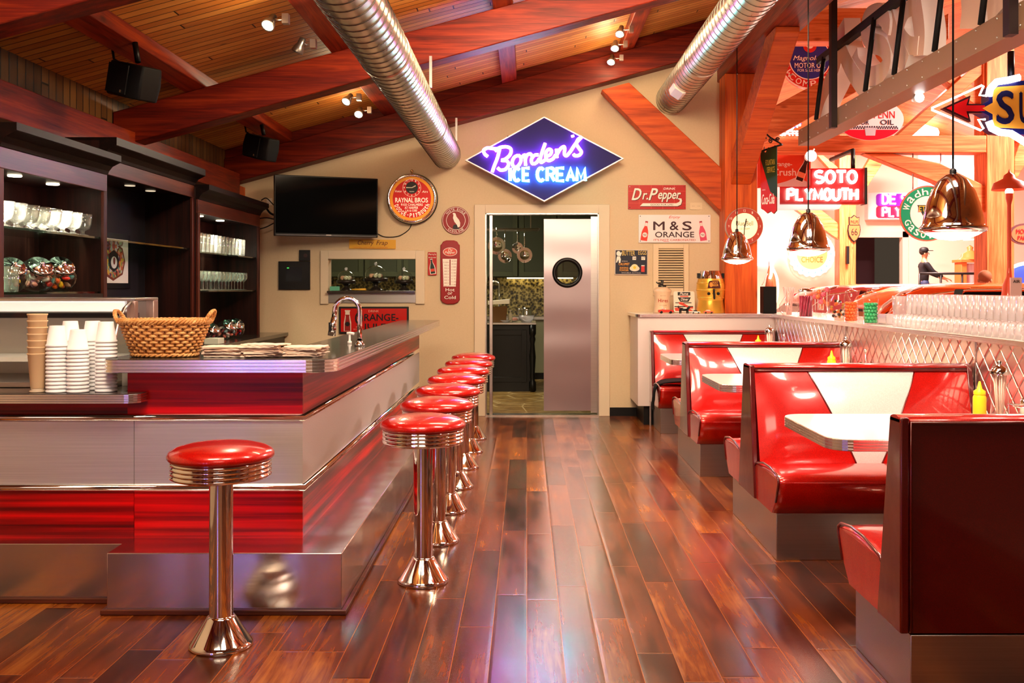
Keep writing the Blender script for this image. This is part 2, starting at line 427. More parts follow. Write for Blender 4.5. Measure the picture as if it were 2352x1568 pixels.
M['tumbler'] = thin('backlit_tumbler_glass', (.95, .94, .94), .08, .03, .4, (.62, .58, .59), (.38, .35, .36), 2.0, .9)  # milky body imitates bright showroom light coming through the glass
M['ware'] = thin('glassware', (.97, .98, .96), .05, .04, .16, (.95, .95, .9), None, 2.0, .95)  # pale translucent share brightens the glass as if lit
t = NT('dark_stone_top'); f = t.noise(t.coord((1, 1, 1)), 90, 2); t.l(t.mix(f, '#2a2320', '#4a403a'), t.b.inputs['Base Color']); t.b.inputs['Roughness'].default_value = .12; M['stone'] = t.m
t = NT('speckled_white_top'); f = t.noise(t.coord((1, 1, 1)), 320, 2); t.l(t.mix(f, '#ebe2dc', '#fbf6f2'), t.b.inputs['Base Color']); t.b.inputs['Roughness'].default_value = .12; t.b.inputs['Coat Weight'].default_value = .3; M['formica'] = t.m
# quilted stainless (diamond embossed)
t = NT('quilted_steel'); tc = t.n('ShaderNodeTexCoord'); sx = t.n('ShaderNodeSeparateXYZ'); t.l(tc.outputs['Object'], sx.inputs[0])
a = t.math('ADD', t.math('MULTIPLY', sx.outputs[1], 8.2), t.math('MULTIPLY', sx.outputs[2], 8.2)); b = t.math('SUBTRACT', t.math('MULTIPLY', sx.outputs[1], 8.2), t.math('MULTIPLY', sx.outputs[2], 8.2))
def edge_(q): 
    f_ = t.math('FRACT', q); return t.math('MINIMUM', f_, t.math('SUBTRACT', 1, f_))
d = t.math('MINIMUM', edge_(a), edge_(b)); h = t.math('SMOOTH_MIN', d, .09, .06)
t.b.inputs['Metallic'].default_value = 1.0; t.b.inputs['Base Color'].default_value = lin('#d9cbc2'); t.b.inputs['Roughness'].default_value = .3
t.bump(h, .8, .12); M['quilt'] = t.m
t = NT('granite_splash'); vo = t.n('ShaderNodeTexVoronoi'); vo.inputs['Scale'].default_value = 26; t.l(t.coord((1, 1, 1)), vo.inputs['Vector']); f = t.noise(t.coord((1, 1, 1)), 14, 4, .7)
t.l(t.ramp(t.math('MULTIPLY_ADD', vo.outputs['Distance'], .5, t.math('MULTIPLY', f, .75)), [(.35, '#0c0a06'), (.5, '#2b2414'), (.62, '#6a5a2e'), (.8, '#b09a60')]), t.b.inputs['Base Color']); t.b.inputs['Roughness'].default_value = .25; M['granite'] = t.m
t = NT('flagstone_floor'); vo = t.n('ShaderNodeTexVoronoi'); vo.feature = 'DISTANCE_TO_EDGE'; vo.inputs['Scale'].default_value = 2.6; t.l(t.coord((1, 1, 1)), vo.inputs['Vector']); f = t.noise(t.coord((1, 1, 1)), 8, 4, .6)
e = t.ramp(vo.outputs['Distance'], [(.01, (1, 1, 1, 1)), (.03, (0, 0, 0, 1))]); c = t.ramp(f, [(.3, '#6a4c20'), (.6, '#a07c40'), (.8, '#b8945a')])
t.l(t.mix(e, c, '#c9ad78'), t.b.inputs['Base Color']); t.b.inputs['Roughness'].default_value = .35; M['flag'] = t.m
t = NT('spiral_duct_steel'); f = t.noise(t.coord((2, .3, 2)), 6, 2); t.b.inputs['Metallic'].default_value = 1.0; t.l(t.mix(f, '#b9b3a4', '#d6d2c6'), t.b.inputs['Base Color']); t.l(t.math('MULTIPLY_ADD', f, .15, .22), t.b.inputs['Roughness']); M['duct'] = t.m
M['wallw'] = mat('#e9cdbd', .7, name='showroom_plaster')
# ================================================================== the setting
YB = 10.47; XL = -3.12
def zr(x): return 3.247 + .271 * x            # underside of the rafters
def zc(x): return 3.617 + .271 * x            # ceiling boards
struct(bx('floor', M['floor'], XL - .1, 2.45, -4, YB + .1, -.05, 0))
RX = 9.0
def roofpiece(name, m, x0, x1, y0, y1, th=.06):
    return struct(MB().hexa([(x0, y0, zc(x0)), (x1, y0, zc(x1)), (x1, y1, zc(x1)), (x0, y1, zc(x0)),
                             (x0, y0, zc(x0) + th), (x1, y0, zc(x1) + th), (x1, y1, zc(x1) + th), (x0, y1, zc(x0) + th)]).build(name, m))
roofpiece('ceiling', M['ceil'], XL - .1, 2.4, -4, YB + .1)
roofpiece('ceiling_showroom', M['ceil2'], 2.4, RX, -4, 27)
def zc2(x): return zc(RX) - .271 * (x - RX)
struct(MB().hexa([(RX, -4, zc2(RX)), (20, -4, zc2(20)), (20, 27, zc2(20)), (RX, 27, zc2(RX)), (RX, -4, zc2(RX) + .06), (20, -4, zc2(20) + .06), (20, 27, zc2(20) + .06), (RX, 27, zc2(RX) + .06)]).build('ceiling_far_slope', M['ceil2']))
# back wall with the kitchen doorway and the serving hatch cut out
DX0, DX1, DZ = -.435, .755, 2.128
WX0, WX1, WZ0, WZ1 = -2.083, -1.167, 1.19, 1.648
wb = MB()
def wallpiece(mb, x0, x1, z0, z1=None, y0=YB, y1=YB + .14):
    za, zb = (zc(x0), zc(x1)) if z1 is None else (z1, z1)
    mb.hexa([(x0, y0, z0), (x1, y0, z0), (x1, y1, z0), (x0, y1, z0), (x0, y0, za), (x1, y0, zb), (x1, y1, zb), (x0, y1, za)])
wallpiece(wb, XL, WX0, 0); wallpiece(wb, WX0, WX1, 0, WZ0); wallpiece(wb, WX0, WX1, WZ1); wallpiece(wb, WX1, DX0, 0)
wallpiece(wb, DX0, DX1, DZ); wallpiece(wb, DX1, 2.36, 0)
struct(wb.build('wall_back', M['wall']))
wl = MB().use(M['wall']).box(XL - .1, XL, -4, YB + .14, 0, 2.3)
wl.use(M['vboard']).box(XL - .1, XL, -4, YB + .14, 2.3, zc(XL))
struct(wl.build('wall_left'))
struct(MB().hexa([(XL - .1, -4.1, 0), (2.45, -4.1, 0), (2.45, -4, 0), (XL - .1, -4, 0), (XL - .1, -4.1, zc(XL - .1)), (2.45, -4.1, zc(2.45)), (2.45, -4, zc(2.45)), (XL - .1, -4, zc(XL - .1))]).build('wall_rear', M['wall']))
# showroom shell
struct(bx('floor_showroom', mat('#b08a74', .2, name='polished_concrete'), 2.45, 20, -4, 27, -.05, 0))
M['farwall'] = M['wallw']
fw = MB()
fdx0, fdx1, fdz = (1962 - 1210) * 27 / F, (2072 - 1210) * 27 / F, EYE + 115 * 27 / F
fw.box(2.36, fdx0, 27, 27.2, 0, 8).box(fdx0, fdx1, 27, 27.2, fdz, 8).box(fdx1, 20, 27, 27.2, 0, 8)
struct(fw.build('wall_showroom_far', M['farwall']))
struct(bx('wall_showroom_side', M['wallw'], 20, 20.1, -4, 27, 0, 6))
struct(bx('wall_showroom_near', M['wallw'], 2.26, 2.36, YB + .14, 27, 0, 4.2))
bk = MB(); bk.box(fdx0 - .3, fdx1 + .3, 30, 30.1, 0, 3.6); struct(bk.build('wall_corridor', mat('#7c5560', .7, name='corridor_paint')))
fdoor = MB(); fdoor.box(fdx1, fdx1 + .16, 26.96, 27, 0, fdz + .16).box(fdx0 - .05, fdx1 + .16, 26.96, 27, fdz, fdz + .16)
struct(fdoor.build('trim_showroom_doorway', mat('#e6c8b8', .6)))
# kitchen shell
kx0, kx1, ky = -3.1, 1.9, 15.2
struct(bx('floor_kitchen', M['flag'], kx0, kx1, YB + .1, ky, -.05, 0))
struct(bx('wall_kitchen_back', mat('#6a6848', .7, name='kitchen_paint'), kx0, kx1, ky, ky + .1, 0, 2.8))
struct(bx('wall_kitchen_left', mat('#8f8c70', .7), kx0 - .1, kx0, YB + .14, ky, 0, 2.8))
struct(bx('wall_kitchen_right', mat('#8f8c70', .7), kx1, kx1 + .1, YB + .14, ky, 0, 2.8))
struct(bx('ceiling_kitchen', mat('#a09c80', .7), kx0, kx1, YB + .14, ky, 2.8, 2.85))
lamp('kitchen_ceiling_light', 'AREA', (-1.3, 12.6, 2.75), 60, (1, .95, .72), (-1.3, 12.6, 0), shape='DISK', size=.8)
# door casing, threshold, jambs
cs = MB(); c0, c1, cz = -.55, .87, 2.22
cs.box(c0, DX0, YB - .03, YB, 0, cz).box(DX1, c1, YB - .03, YB, 0, cz).box(DX0, DX1, YB - .03, YB, DZ, cz)
struct(cs.build('trim_1', M['trim'], bevel=.004))
jm = MB().box(DX0, DX0 + .012, YB - .03, YB + .14, 0, DZ).box(DX1 - .012, DX1, YB - .03, YB + .14, 0, DZ).box(DX0, DX1, YB - .03, YB + .14, DZ - .012, DZ)
struct(jm.build('trim_2', M['steel']))
struct(bx('trim_3', mat('#d8cfc4', .25, 1.0), DX0, DX1, YB - .035, YB + .12, 0, .014))
struct(bx('baseboard_back', M['black'], c1, 1.19, YB - .015, YB, 0, .09))
tr_ = thing('door_track', 'slim steel upright at the open edge of the kitchen doorway', 'door track', (-.37, YB + .05, 0))
MB().box(-.395, -.36, YB + .03, YB + .065, .014, DZ - .012).build('rail', M['steel'], tr_, .003)
# ---- steel kitchen door with porthole
dr = thing('door_1', 'brushed steel kitchen door with round porthole window', 'door', (.5, YB + .06, 0)); dr['kind'] = 'structure'
fr = Fr((0, YB + .05, 0)); px0, px1 = (1250 - 1210) * 10.52 / F, (1357 - 1210) * 10.52 / F
pcx, pcz, pr = (1303 - 1210) * 10.52 / F, EYE + 34 * 10.52 / F, 30 * 10.52 / F
dm = MB(); k = 40; hole = [(pcx + pr * .9 * math.cos(2 * math.pi * i / k), pcz + pr * .9 * math.sin(2 * math.pi * i / k)) for i in range(k)]
def outer(a):   # matching point on the door outline
    dx, dz = math.cos(a), math.sin(a); x0, x1, z0, z1 = px0, px1, .05, EYE + 157 * 10.52 / F
    ts = []
    if dx > 1e-9: ts.append((x1 - pcx) / dx)
    if dx < -1e-9: ts.append((x0 - pcx) / dx)
    if dz > 1e-9: ts.append((z1 - pcz) / dz)
    if dz < -1e-9: ts.append((z0 - pcz) / dz)
    t_ = min(ts); return (pcx + dx * t_, pcz + dz * t_)
angs = sorted([2 * math.pi * i / k for i in range(k)] + [math.atan2(z - pcz, x - pcx) % (2 * math.pi) for x in (px0, px1) for z in (.05, EYE + 157 * 10.52 / F)])
for yy in (YB + .04, YB + .08):
    vs = []; fs = []
    for a in angs:
        vs.append((pcx + pr * .92 * math.cos(a), yy, pcz + pr * .92 * math.sin(a))); q = outer(a); vs.append((q[0], yy, q[1]))
    n = len(angs); fs = [(2 * i, 2 * i + 1, 2 * ((i + 1) % n) + 1, 2 * ((i + 1) % n)) for i in range(n)]
    dm.add(vs, fs)
dm.box(px0 - .004, px0, YB + .04, YB + .08, .05, EYE + 157 * 10.52 / F)
t = NT('wavy_door_steel'); t.b.inputs['Metallic'].default_value = 1; t.b.inputs['Base Color'].default_value = lin('#a8989c'); t.b.inputs['Roughness'].default_value = .3
q = t.noise(t.coord((.5, .5, 1.3)), 1.2, 1); t.bump(q, .22, .12)
dm.build('panel', t.m, dr)
MB().tube([(pcx + pr * math.cos(2 * math.pi * i / 48), YB + .035, pcz + pr * math.sin(2 * math.pi * i / 48)) for i in range(48)], .022, 8, True).build('porthole_rim', M['black'], dr)
disc(MB(), Fr((0, YB + .06, 0)), pcx, pcz, pr * .95, 0, .004).build('porthole_glass', M['glass'], dr)
MB().box(px1, px1 + .075, YB + .035, YB + .085, .03, DZ - .03).build('hinge_strip', M['steel'], dr)
# ---- serving hatch
def X_(px, Y=YB): return (px - 1210) * Y / F
def Z_(py, Y=YB): return EYE - (py - 660) * Y / F
wn = thing('window_1', 'cream framed serving hatch with steel apron looking into the kitchen', 'serving hatch', (X_(855), YB, 0)); wn['kind'] = 'structure'
MB().box(X_(737), WX0, YB - .03, YB, Z_(698), Z_(575)).box(WX1, X_(976), YB - .03, YB, Z_(698), Z_(575)).box(WX0, WX1, YB - .03, YB, WZ1, Z_(575)).build('window_frame', M['trim'], wn, .004)
MB().box(WX0, WX1, YB - .1, YB + .35, 1.29, 1.315).build('window_sill', M['stone'], wn, .004)
MB().box(WX0, WX1, YB - .02, YB, 1.19, 1.29).build('apron', M['steel'], wn)

# ================================================================== timber frame
def rafter(y0, y1, label, h=.27, x0=XL, x1=2.2):
    o = MB().hexa([(x0, y0, zr(x0)), (x1, y0, zr(x1)), (x1, y1, zr(x1)), (x0, y1, zr(x0)),
                   (x0, y0, zr(x0) + h), (x1, y0, zr(x1) + h), (x1, y1, zr(x1) + h), (x0, y1, zr(x0) + h)]).build('timber_rafter', M['beam'], bevel=.008)
    return tag(o, label, 'beam', 'sloping rafters under the board ceiling')
rafter(4.65, 4.84, 'thick sloping red timber rafter crossing above the cup stacks, lowest in view')
rafter(7.5, 7.7, 'sloping red timber rafter crossing under both ducts halfway down the room')
rafter(10.25, YB, 'sloping red timber rafter lying against the cream back wall')
rafter(1.85, 2.04, 'sloping timber rafter overhead outside the view', h=.27)
ld = MB(); x0, x1 = XL, 2.2
ld.hexa([(x0, 10.3, zr(x0) + .27), (x1, 10.3, zr(x1) + .27), (x1, YB, zr(x1) + .27), (x0, YB, zr(x0) + .27), (x0, 10.3, zc(x0)), (x1, 10.3, zc(x1)), (x1, YB, zc(x1)), (x0, YB, zc(x0))])
tag(ld.build('ledger_board', M['beam']), 'dark red ledger board between back rafter and ceiling boards', 'beam')
for x, lb in ((-2.5, 'orange purlin above the two black speakers'), (-1.4, 'red purlin beside the long duct, carrying clip spotlights'), (-.18, 'purlin in the middle of the ceiling, between the ducts'), (1.03, 'orange purlin carrying three lit spotlights in a row')):
    a, b = x - .075, x + .075
    o = MB().hexa([(a, -4, zr(a) + .27), (b, -4, zr(b) + .27), (b, 10.3, zr(b) + .27), (a, 10.3, zr(a) + .27), (a, -4, zc(a)), (b, -4, zc(b)), (b, 10.3, zc(b)), (a, 10.3, zc(a))]).build('timber_purlin', M['beamY'], bevel=.005)
    tag(o, lb, 'beam', 'purlins under the ceiling boards')
tag(bx('wall_plate_beam', M['beamY'], XL, XL + .17, -4, 10.24, 2.3, 2.52, bevel=.006), 'long timber beam on the boarded wall above the hutch crowns', 'beam')
tag(bx('corner_post', M['post'], XL, XL + .16, 10.25, YB, .9, zr(XL) , bevel=.006), 'short timber post in the corner behind the hutch end', 'post')
tag(bx('timber_post', M['post'], 1.99, 2.317, 10.0, 10.3, 1.09, 3.5, bevel=.01), 'broad orange timber post carrying the round ice cream clock', 'post')
tag(bx('timber_girder', M['beamY'], 2.0, 2.3, -4, YB, 3.5, 3.8, bevel=.01), 'heavy timber girder running overhead above the booths', 'beam')
def brace(name, label, pts, d, m): return tag(MB().prism(pts, d).build(name, m, bevel=.008), label, 'brace')
brace('knee_brace', 'orange diagonal timber brace from the back rafter to the broad post', [atY(1382, 206, 10.2), atY(1445, 189, 10.2), atY(1666, 394, 10.2), atY(1666, 496, 10.2)], (0, .2, 0), M['brace'])
brace('knee_brace', 'red timber brace rising from the broad post toward the ceiling girder', [(2.05, 10.0, 2.38), (2.05, 10.0, 2.68), (2.05, 8.55, 3.5), (2.05, 8.2, 3.5), (2.05, 8.2, 3.45)], (.2, 0, 0), M['brace'])
# ---- spiral ducts
def duct(label, x, z, r, y0, y1, pitch=.115):
    t = thing('spiral_duct', label, 'air duct', (x, y1, z))
    MB().lathe([(r, y0), (r, y1)], (x, 0, z), 48, 'Y').build('pipe', M['duct'], t)
    n = int((y1 - y0) / pitch * 28); pts = []
    for i in range(n + 1):
        a = i / 28 * 2 * math.pi; pts.append((x + (r + .001) * math.cos(a), y0 + pitch * i / 28, z + (r + .001) * math.sin(a)))
    MB().tube(pts, .0035, 5).build('seam', mat('#6f6a60', .4, 1.0), t)
    for yy in (5.9, 8.6): MB().lathe([(r + .001, yy - .025), (r + .006, yy - .02), (r + .006, yy + .02), (r + .001, yy + .025)], (x, 0, z), 48, 'Y').build('collar', M['duct'], t)
    return t
d1 = duct('round spiral steel duct ending above the wall mounted television side', -.845, 2.744, .151, .5, YB)
d2 = duct('round spiral steel duct with pale access plate, near the broad post', 1.517, 3.324, .158, .5, YB)
MB().hexa([(1.385, 9.3, 3.21), (1.385, 9.62, 3.21), (1.46, 9.62, 3.16), (1.46, 9.3, 3.16), (1.37, 9.3, 3.26), (1.37, 9.62, 3.26), (1.5, 9.62, 3.17), (1.5, 9.3, 3.17)]).build('access_plate', mat('#e9dfd4', .5), d2)
for x, z, r in ((-.845, 2.744, .151), (1.517, 3.324, .158)):
    pr_ = d1 if x < 0 else d2
    for yy in (7.4, 10.1):
        MB().box(x + r * .8, x + r * .8 + .02, yy - .01, yy + .01, z + r * .6, zr(x) + .05).build('hanger_strap', M['steel'], pr_)
# ---- clip spotlights with their own lamps
def spot(loc, aim, lit, label, energy=34, side=1):
    loc = Vector(loc); d = (Vector(aim) - loc).normalized(); t = thing('spotlight', label, 'spotlight', loc, 'clip spotlights on the purlins')
    a = Vector((0, 0, 1)).cross(d).normalized(); b = d.cross(a)
    def ring(r, h): return [loc + d * h + (a * math.cos(2 * math.pi * i / 16) + b * math.sin(2 * math.pi * i / 16)) * r for i in range(16)]
    MB().loft([ring(.004, -.07), ring(.022, -.066), ring(.026, -.02), ring(.036, .0), ring(.043, .03), ring(.043, .04), ring(.036, .04)], False).build('lamp_housing', mat('#8e8a86', .3, .9), t)
    MB().loft([ring(.037, .034), ring(.02, .037), ring(.001, .038)], False).build('bulb_face', neon('#fff1da', 30) if lit else mat('#3c3936', .3), t)
    MB().tube([loc - d * .05, loc + Vector((side * .05, 0, .015)), loc + Vector((side * .1, 0, .02))], .006, 6).box(loc.x + side * .1 - .02, loc.x + side * .1 + .02, loc.y - .025, loc.y + .025, loc.z - .01, loc.z + .05).build('clip_arm', M['steel'], t)
    if lit:
        lamp('spotlight_spill', 'POINT', loc + Vector((0, -.1, -.06)), 5.5, (1, .72, .4), None, shadow_soft_size=.08)
        l = lamp('spotlight_beam', 'SPOT', loc + d * .06, energy, (1, .8, .52), aim, spot_size=R(100), spot_blend=.6, shadow_soft_size=.04)
spot((-1.6, 6.2, 3.0), (-2.1, 4.6, 1.2), True, 'lit clip spotlight on the red purlin, high over the counter', 60)
spot((-1.6, 7.0, 3.04), (-2.4, 7.4, 1.5), False, 'unlit grey clip spotlight on the red purlin')
spot((-1.6, 8.9, 3.03), (-2.3, 7.6, 1.6), True, 'lit clip spotlight shining on the boards above the television', 46)
spot((-1.6, 9.5, 3.02), (-1.7, 7.6, 1.2), True, 'lower lit clip spotlight aimed at the television wall', 40)
spot((.86, 9.15, 3.70), (.2, 7.6, 1.4), True, 'uppermost lit spotlight of the three on the orange purlin', 46)
spot((.86, 9.7, 3.70), (.5, 7.9, 1.2), True, 'middle lit spotlight of the three on the orange purlin', 46)
spot((.86, 10.12, 3.66), (.3, 8.2, 1.2), True, 'lowest lit spotlight of the three on the orange purlin', 20)
# ---- black loudspeakers under the purlin
def speaker(x, y, z, label, s=1.0):
    t = thing('loudspeaker', label, 'loudspeaker', (x, y, z), 'black loudspeakers above the counter')
    a = Matrix.Translation((x, y, z)) @ Matrix.Rotation(R(-32), 4, 'Z') @ Matrix.Rotation(R(14), 4, 'Y')
    prof = [(-.2, -.1), (-.13, -.15), (.13, -.15), (.2, -.1), (.2, .07), (.15, .12), (-.15, .12), (-.2, .07)]
    m = MB(); m.loft([[a @ Vector((p * s, q * .9 * s, -.13 * s)) for p, q in prof], [a @ Vector((p * 1.05 * s, q * s, 0)) for p, q in prof], [a @ Vector((p * s, q * .9 * s, .13 * s)) for p, q in prof]], True, True, False)
    m.build('cabinet', M['blackm'], t, .01)
    MB().prism([a @ Vector((p * s, -.152 * s, q * s)) for p, q in ((-.12, -.11), (.12, -.11), (.12, .11), (-.12, .11))], a.to_3x3() @ Vector((0, -.008, 0))).build('grille', mat('#08090b', .7), t)
    MB().prism([a @ Vector((p * s, -.162 * s, q * s)) for p, q in ((.06, -.1), (.08, -.1), (.08, -.08), (.06, -.08))], a.to_3x3() @ Vector((0, -.003, 0))).build('badge', M['chrome'], t)
    MB().tube([a @ Vector((-.18 * s, .02, .08)), a @ Vector((-.3 * s, .0, .11)), a @ Vector((-.36 * s, 0, .2))], .008, 6).build('cable', M['black'], t)
    MB().tube([a @ Vector((0, 0, .12)), (x, y, zr(x) + .27)], .018, 8).build('bracket', M['black'], t)
speaker(-2.42, 6.15, 2.62, 'larger black loudspeaker hung under the ceiling boards over the glass shelves', .8)
speaker(-2.45, 9.2, 2.64, 'smaller looking black loudspeaker hung near the back wall rafter', .8)
# ================================================================== bar counter
CX, CY = -.983, 4.367
def Lpts(off, xa, ye=9.1, th=.22, offe=0): return [(xa, CY - off), (CX + off, CY - off), (CX + off, ye + offe), (CX - th, ye + offe), (CX - th, CY + .24), (xa, CY + .24)]
def prz(mb, pts, z0, z1): return mb.prism([(x, y, z0) for x, y in pts], (0, 0, z1 - z0))
bar = thing('bar_counter', 'long red and steel diner bar counter wrapping around a corner', 'bar counter', (CX, CY, 0))
core = MB(); prz(core, Lpts(-.014, -3.1), .25, .85); prz(core, Lpts(-.014, -1.745), .85, .985); core.box(-3.1, -1.76, CY + .23, 5.0, 0, .85)
core.build('carcass', M['blackm'], bar)
pl = MB(); prz(pl, [(-3.1, 4.27), (-1.737, 4.27), (-1.737, 4.117), (-.765, 4.117), (-.765, 9.1), (-1.2, 9.1), (-1.2, 4.6), (-3.1, 4.6)], 0, .252); pl.build('plinth', M['plinth_steel'], bar, .003)
mo = MB(); prz(mo, [(-3.1, 4.25), (-1.757, 4.25), (-1.757, 4.097), (-.745, 4.097), (-.745, 9.1), (-.765, 9.1), (-.765, 4.117), (-1.737, 4.117), (-1.737, 4.27), (-3.1, 4.27)], 0, .022)
mo.build('base_moulding', wood('moulding_wood', '#2a0e05', '#4a1c0c', '#6a2e14', 0, .4, False), bar, .004)
def facep(name, m, x0, x1, z0, z1, dz=0):
    o = MB().box(x0, x1, CY, CY + .014, z0, z1).build(name, m, bar)
    if dz:
        for q in o.data.vertices: q.co.z -= dz
        o.location.z += dz
def sidep(name, m, z0, z1, y0=CY + .0145, y1=9.1, dz=0):
    o = MB().box(CX - .014, CX, y0, y1, z0, z1).build(name, m, bar)
    if dz:
        for q in o.data.vertices: q.co.z -= dz
        o.location.z += dz
xs = (308 - 1210) * CY / F
facep('lower_red_panel', M['redlam'], -3.1, xs - .001, .252, .456, 1.7); facep('lower_red_panel', M['redlam'], xs + .001, CX, .252, .456)
sidep('lower_red_panel', M['redlam'], .252, .456, dz=.8)
facep('steel_panel', M['panel_steel'], -3.1, xs - .001, .49, .762); facep('steel_panel', M['panel_steel'], xs + .001, CX, .49, .762); sidep('steel_panel', M['panel_steel'], .49, .762)
facep('upper_red_panel', M['redlam'], -3.1, -1.751, .797, .853, 2.2); facep('upper_red_panel', M['redlam'], -1.751, CX, .797, .984, .5); sidep('upper_red_panel', M['redlam'], .797, .984, dz=1.3)
for z0, z1 in ((.456, .49), (.762, .797)):
    m = MB(); h = z1 - z0; prof = [(0, 0), (.010, .1), (.016, .35), (.016, .65), (.010, .9), (0, 1)]
    rings = []
    for q in ((-3.1, 0), (CX, 0), (CX, 1)):
        ring = []
        for o_, zz in prof:
            if q == (-3.1, 0): p = (-3.1, CY - o_)
            elif q == (CX, 0): p = (CX + o_, CY - o_)
            else: p = (CX + o_, 9.1)
            ring.append((p[0], p[1], z0 + zz * h))
        rings.append(ring)
    m.loft(rings, False, False); m.build('chrome_strip', M['chrome'], bar)
def offs(pts, d):
    n = len(pts); o = []
    for i in range(n):
        a, b, c = Vector(pts[i - 1]), Vector(pts[i]), Vector(pts[(i + 1) % n])
        e1 = (b - a).normalized(); e2 = (c - b).normalized(); n1 = Vector((e1.y, -e1.x)); n2 = Vector((e2.y, -e2.x))
        m = (n1 + n2); m = m / max(m.length_squared, .3) * 2 if m.length > 1e-6 else n1
        o.append(tuple(b + m * d))
    return o
def corner(c, r, a0, a1, k=7): return [(c[0] + r * math.cos(R(a0 + (a1 - a0) * i / k)), c[1] + r * math.sin(R(a0 + (a1 - a0) * i / k))) for i in range(k + 1)]
def fluted(mb, pts, z0, z1, k=4, d=.005):
    """ccw outline with k rounded ribs up the edge"""
    rings = []; h = (z1 - z0) / k
    for i in range(k):
        for f, o in ((.04, -d), (.2, 0), (.8, 0), (.96, -d)):
            rings.append([(x, y, z0 + h * (i + f)) for x, y in offs(pts, o)])
    return mb.loft(rings, False, True, False)
def flattop(mb, pts, z, th=.004): return mb.prism([(x, y, z - th) for x, y in pts], (0, 0, th))
top = corner((-1.77, 4.30), .05, 180, 270) + corner((-.823 - .12, 4.25 + .12), .12, 270, 360) + [(-.823, 9.41), (-1.185, 9.41), (-1.185, 4.62), (-1.82, 4.62)]
fluted(MB(), top, .984, 1.042).build('edge_trim', M['table_edge'], bar)
m = MB(); flattop(m, offs(top, -.003), 1.043); flattop(m, offs(top, -.004), .99); m.build('countertop', M['stone'], bar)
low = [(-3.1, 4.25)] + corner((-1.72, 4.31), .06, 270, 360, 5) + [(-1.66, 4.36), (-1.76, 4.362), (-1.76, 4.98), (-3.1, 4.98)]
fluted(MB(), low, .853, .894, 4).build('lower_edge_trim', M['table_edge'], bar)
m = MB(); flattop(m, offs(low, -.003), .895); flattop(m, offs(low, -.004), .858); m.build('lower_countertop', M['stone'], bar)

# ================================================================== stools
def make_stool(x, y, label, group):
    t = thing('bar_stool', label, 'stool', (x, y, 0), group)
    c = (x, y, 0)
    MB().lathe([(.001, 0), (.116, 0), (.118, .006), (.116, .016), (.108, .022), (.054, .108), (.05, .114), (.044, .116)], c, 40).build('base', M['chrome'], t)
    MB().lathe([(.044, .114), (.044, .655)], c, 32).build('column', M['chrome'], t)
    pr = [(.05, .636), (.176, .636)]
    for i in range(4):
        z = .638 + i * .0165
        pr += [(.180, z), (.186, z + .004), (.186, z + .012), (.180, z + .016)]
    MB().lathe(pr + [(.17, .706)], c, 48).build('chrome_band', M['chrome'], t)
    MB().lathe([(.17, .704), (.19, .706), (.196, .714), (.196, .724), (.188, .738), (.16, .752), (.11, .763), (.06, .768), (.001, .77)], c, 48).build('seat', M['red'], t)
    return t
st0 = make_stool(-1.153, 3.756, 'lone red bar stool standing in front of the steel counter face, apart from the row', 'chrome diner stools at the bar')
ords = ['first', 'second', 'third', 'fourth', 'fifth', 'sixth', 'last']
for i in range(7):
    lb = ('largest looking stool of the row along the counter side, nearest the front' if i == 0 else 'red bar stool at the far end of the row, beside the kitchen doorway' if i == 6 else f'{ords[i]} red bar stool of the row along the counter side, counted from the front')
    dup(st0, (-.476, 4.574 + .72 * i, 0), lb)

# ================================================================== back bar and hutch
bb = thing('back_counter', 'dark topped back counter running under the glass hutch', 'counter', (-2.8, 7.2, 0))
bx('top', M['stone'], XL + .02, -2.5, 5.03, 10.44, .845, .88, bb, .004)
bx('cabinet_base', M['cab'], XL + .02, -2.54, 5.03, 10.44, 0, .845, bb)
def hutch(y0, y1, xf, zr0, zr1, zt, label, shelves, lights, backm, solid_low=None):
    t = thing('glass_hutch', label, 'hutch', (XL + .2, (y0 + y1) / 2, .88), 'dark wood hutch units behind the bar')
    for y in (y0, y1 - .035): bx('side_panel', M['cab'], XL + .02, xf - .02, y, y + .035, .88, zt - .02, t)
    for y in (y0, y1 - .05): bx('stile', wood('stile_wood', '#2a0c05', '#5a200e', '#7a3016', 2, .35, False) if 'sw' not in M else M['sw'], xf - .02, xf, y, y + .05, .88, zr0, t, .003)
    bx('back_panel', backm, XL + .002, XL + .02, y0, y1, .88, zt - .02, t)
    bx('top_rail', M['cabY'], xf - .02, xf, y0, y1, zr0, zr1, t, .003)
    bx('soffit', M['cab'], XL + .02, xf - .02, y0 + .035, y1 - .035, zr0 + .02, zr0 + .045, t)
    z = zr1
    pr = [(xf - .02, z), (xf + .005, z), (xf + .012, z + .02), (xf + .035, z + .05), (xf + .085, z + .075), (xf + .09, z + .08), (xf + .09, zt), (XL + .02, zt), (XL + .02, zt - .02), (xf - .02, zt - .02)]
    MB().prism([(a, y0, b) for a, b in pr], (0, y1 - y0, 0)).build('crown_moulding', M['crown'], t)
    for z in shelves: bx('glass_shelf', M['sglass'], XL + .022, xf - .03, y0 + .036, y1 - .036, z - .012, z, t)
    if solid_low: bx('fixed_shelf', M['cab'], XL + .022, xf - .004, y0 + .036, y1 - .052, solid_low - .045, solid_low - .013, t)
    for y in lights:
        MB().lathe([(.001, 0), (.03, 0), (.036, -.004), (.038, 0)], (xf - .2, y, zr0 + .017), 20).build('downlight', neon('#ffe9c4', 14 if backm is not M['slate'] else .7), t)
    return t
M['sw'] = wood('stile_wood', '#1c0703', '#45170a', '#5e230f', 2, .42, False, spec=.25)
t = NT('slate_panel'); f = t.noise(t.coord((1, 1, 1)), 3, 3); t.l(t.mix(f, '#17151d', '#2b2730'), t.b.inputs['Base Color']); t.b.inputs['Roughness'].default_value = .3; M['slate'] = t.m
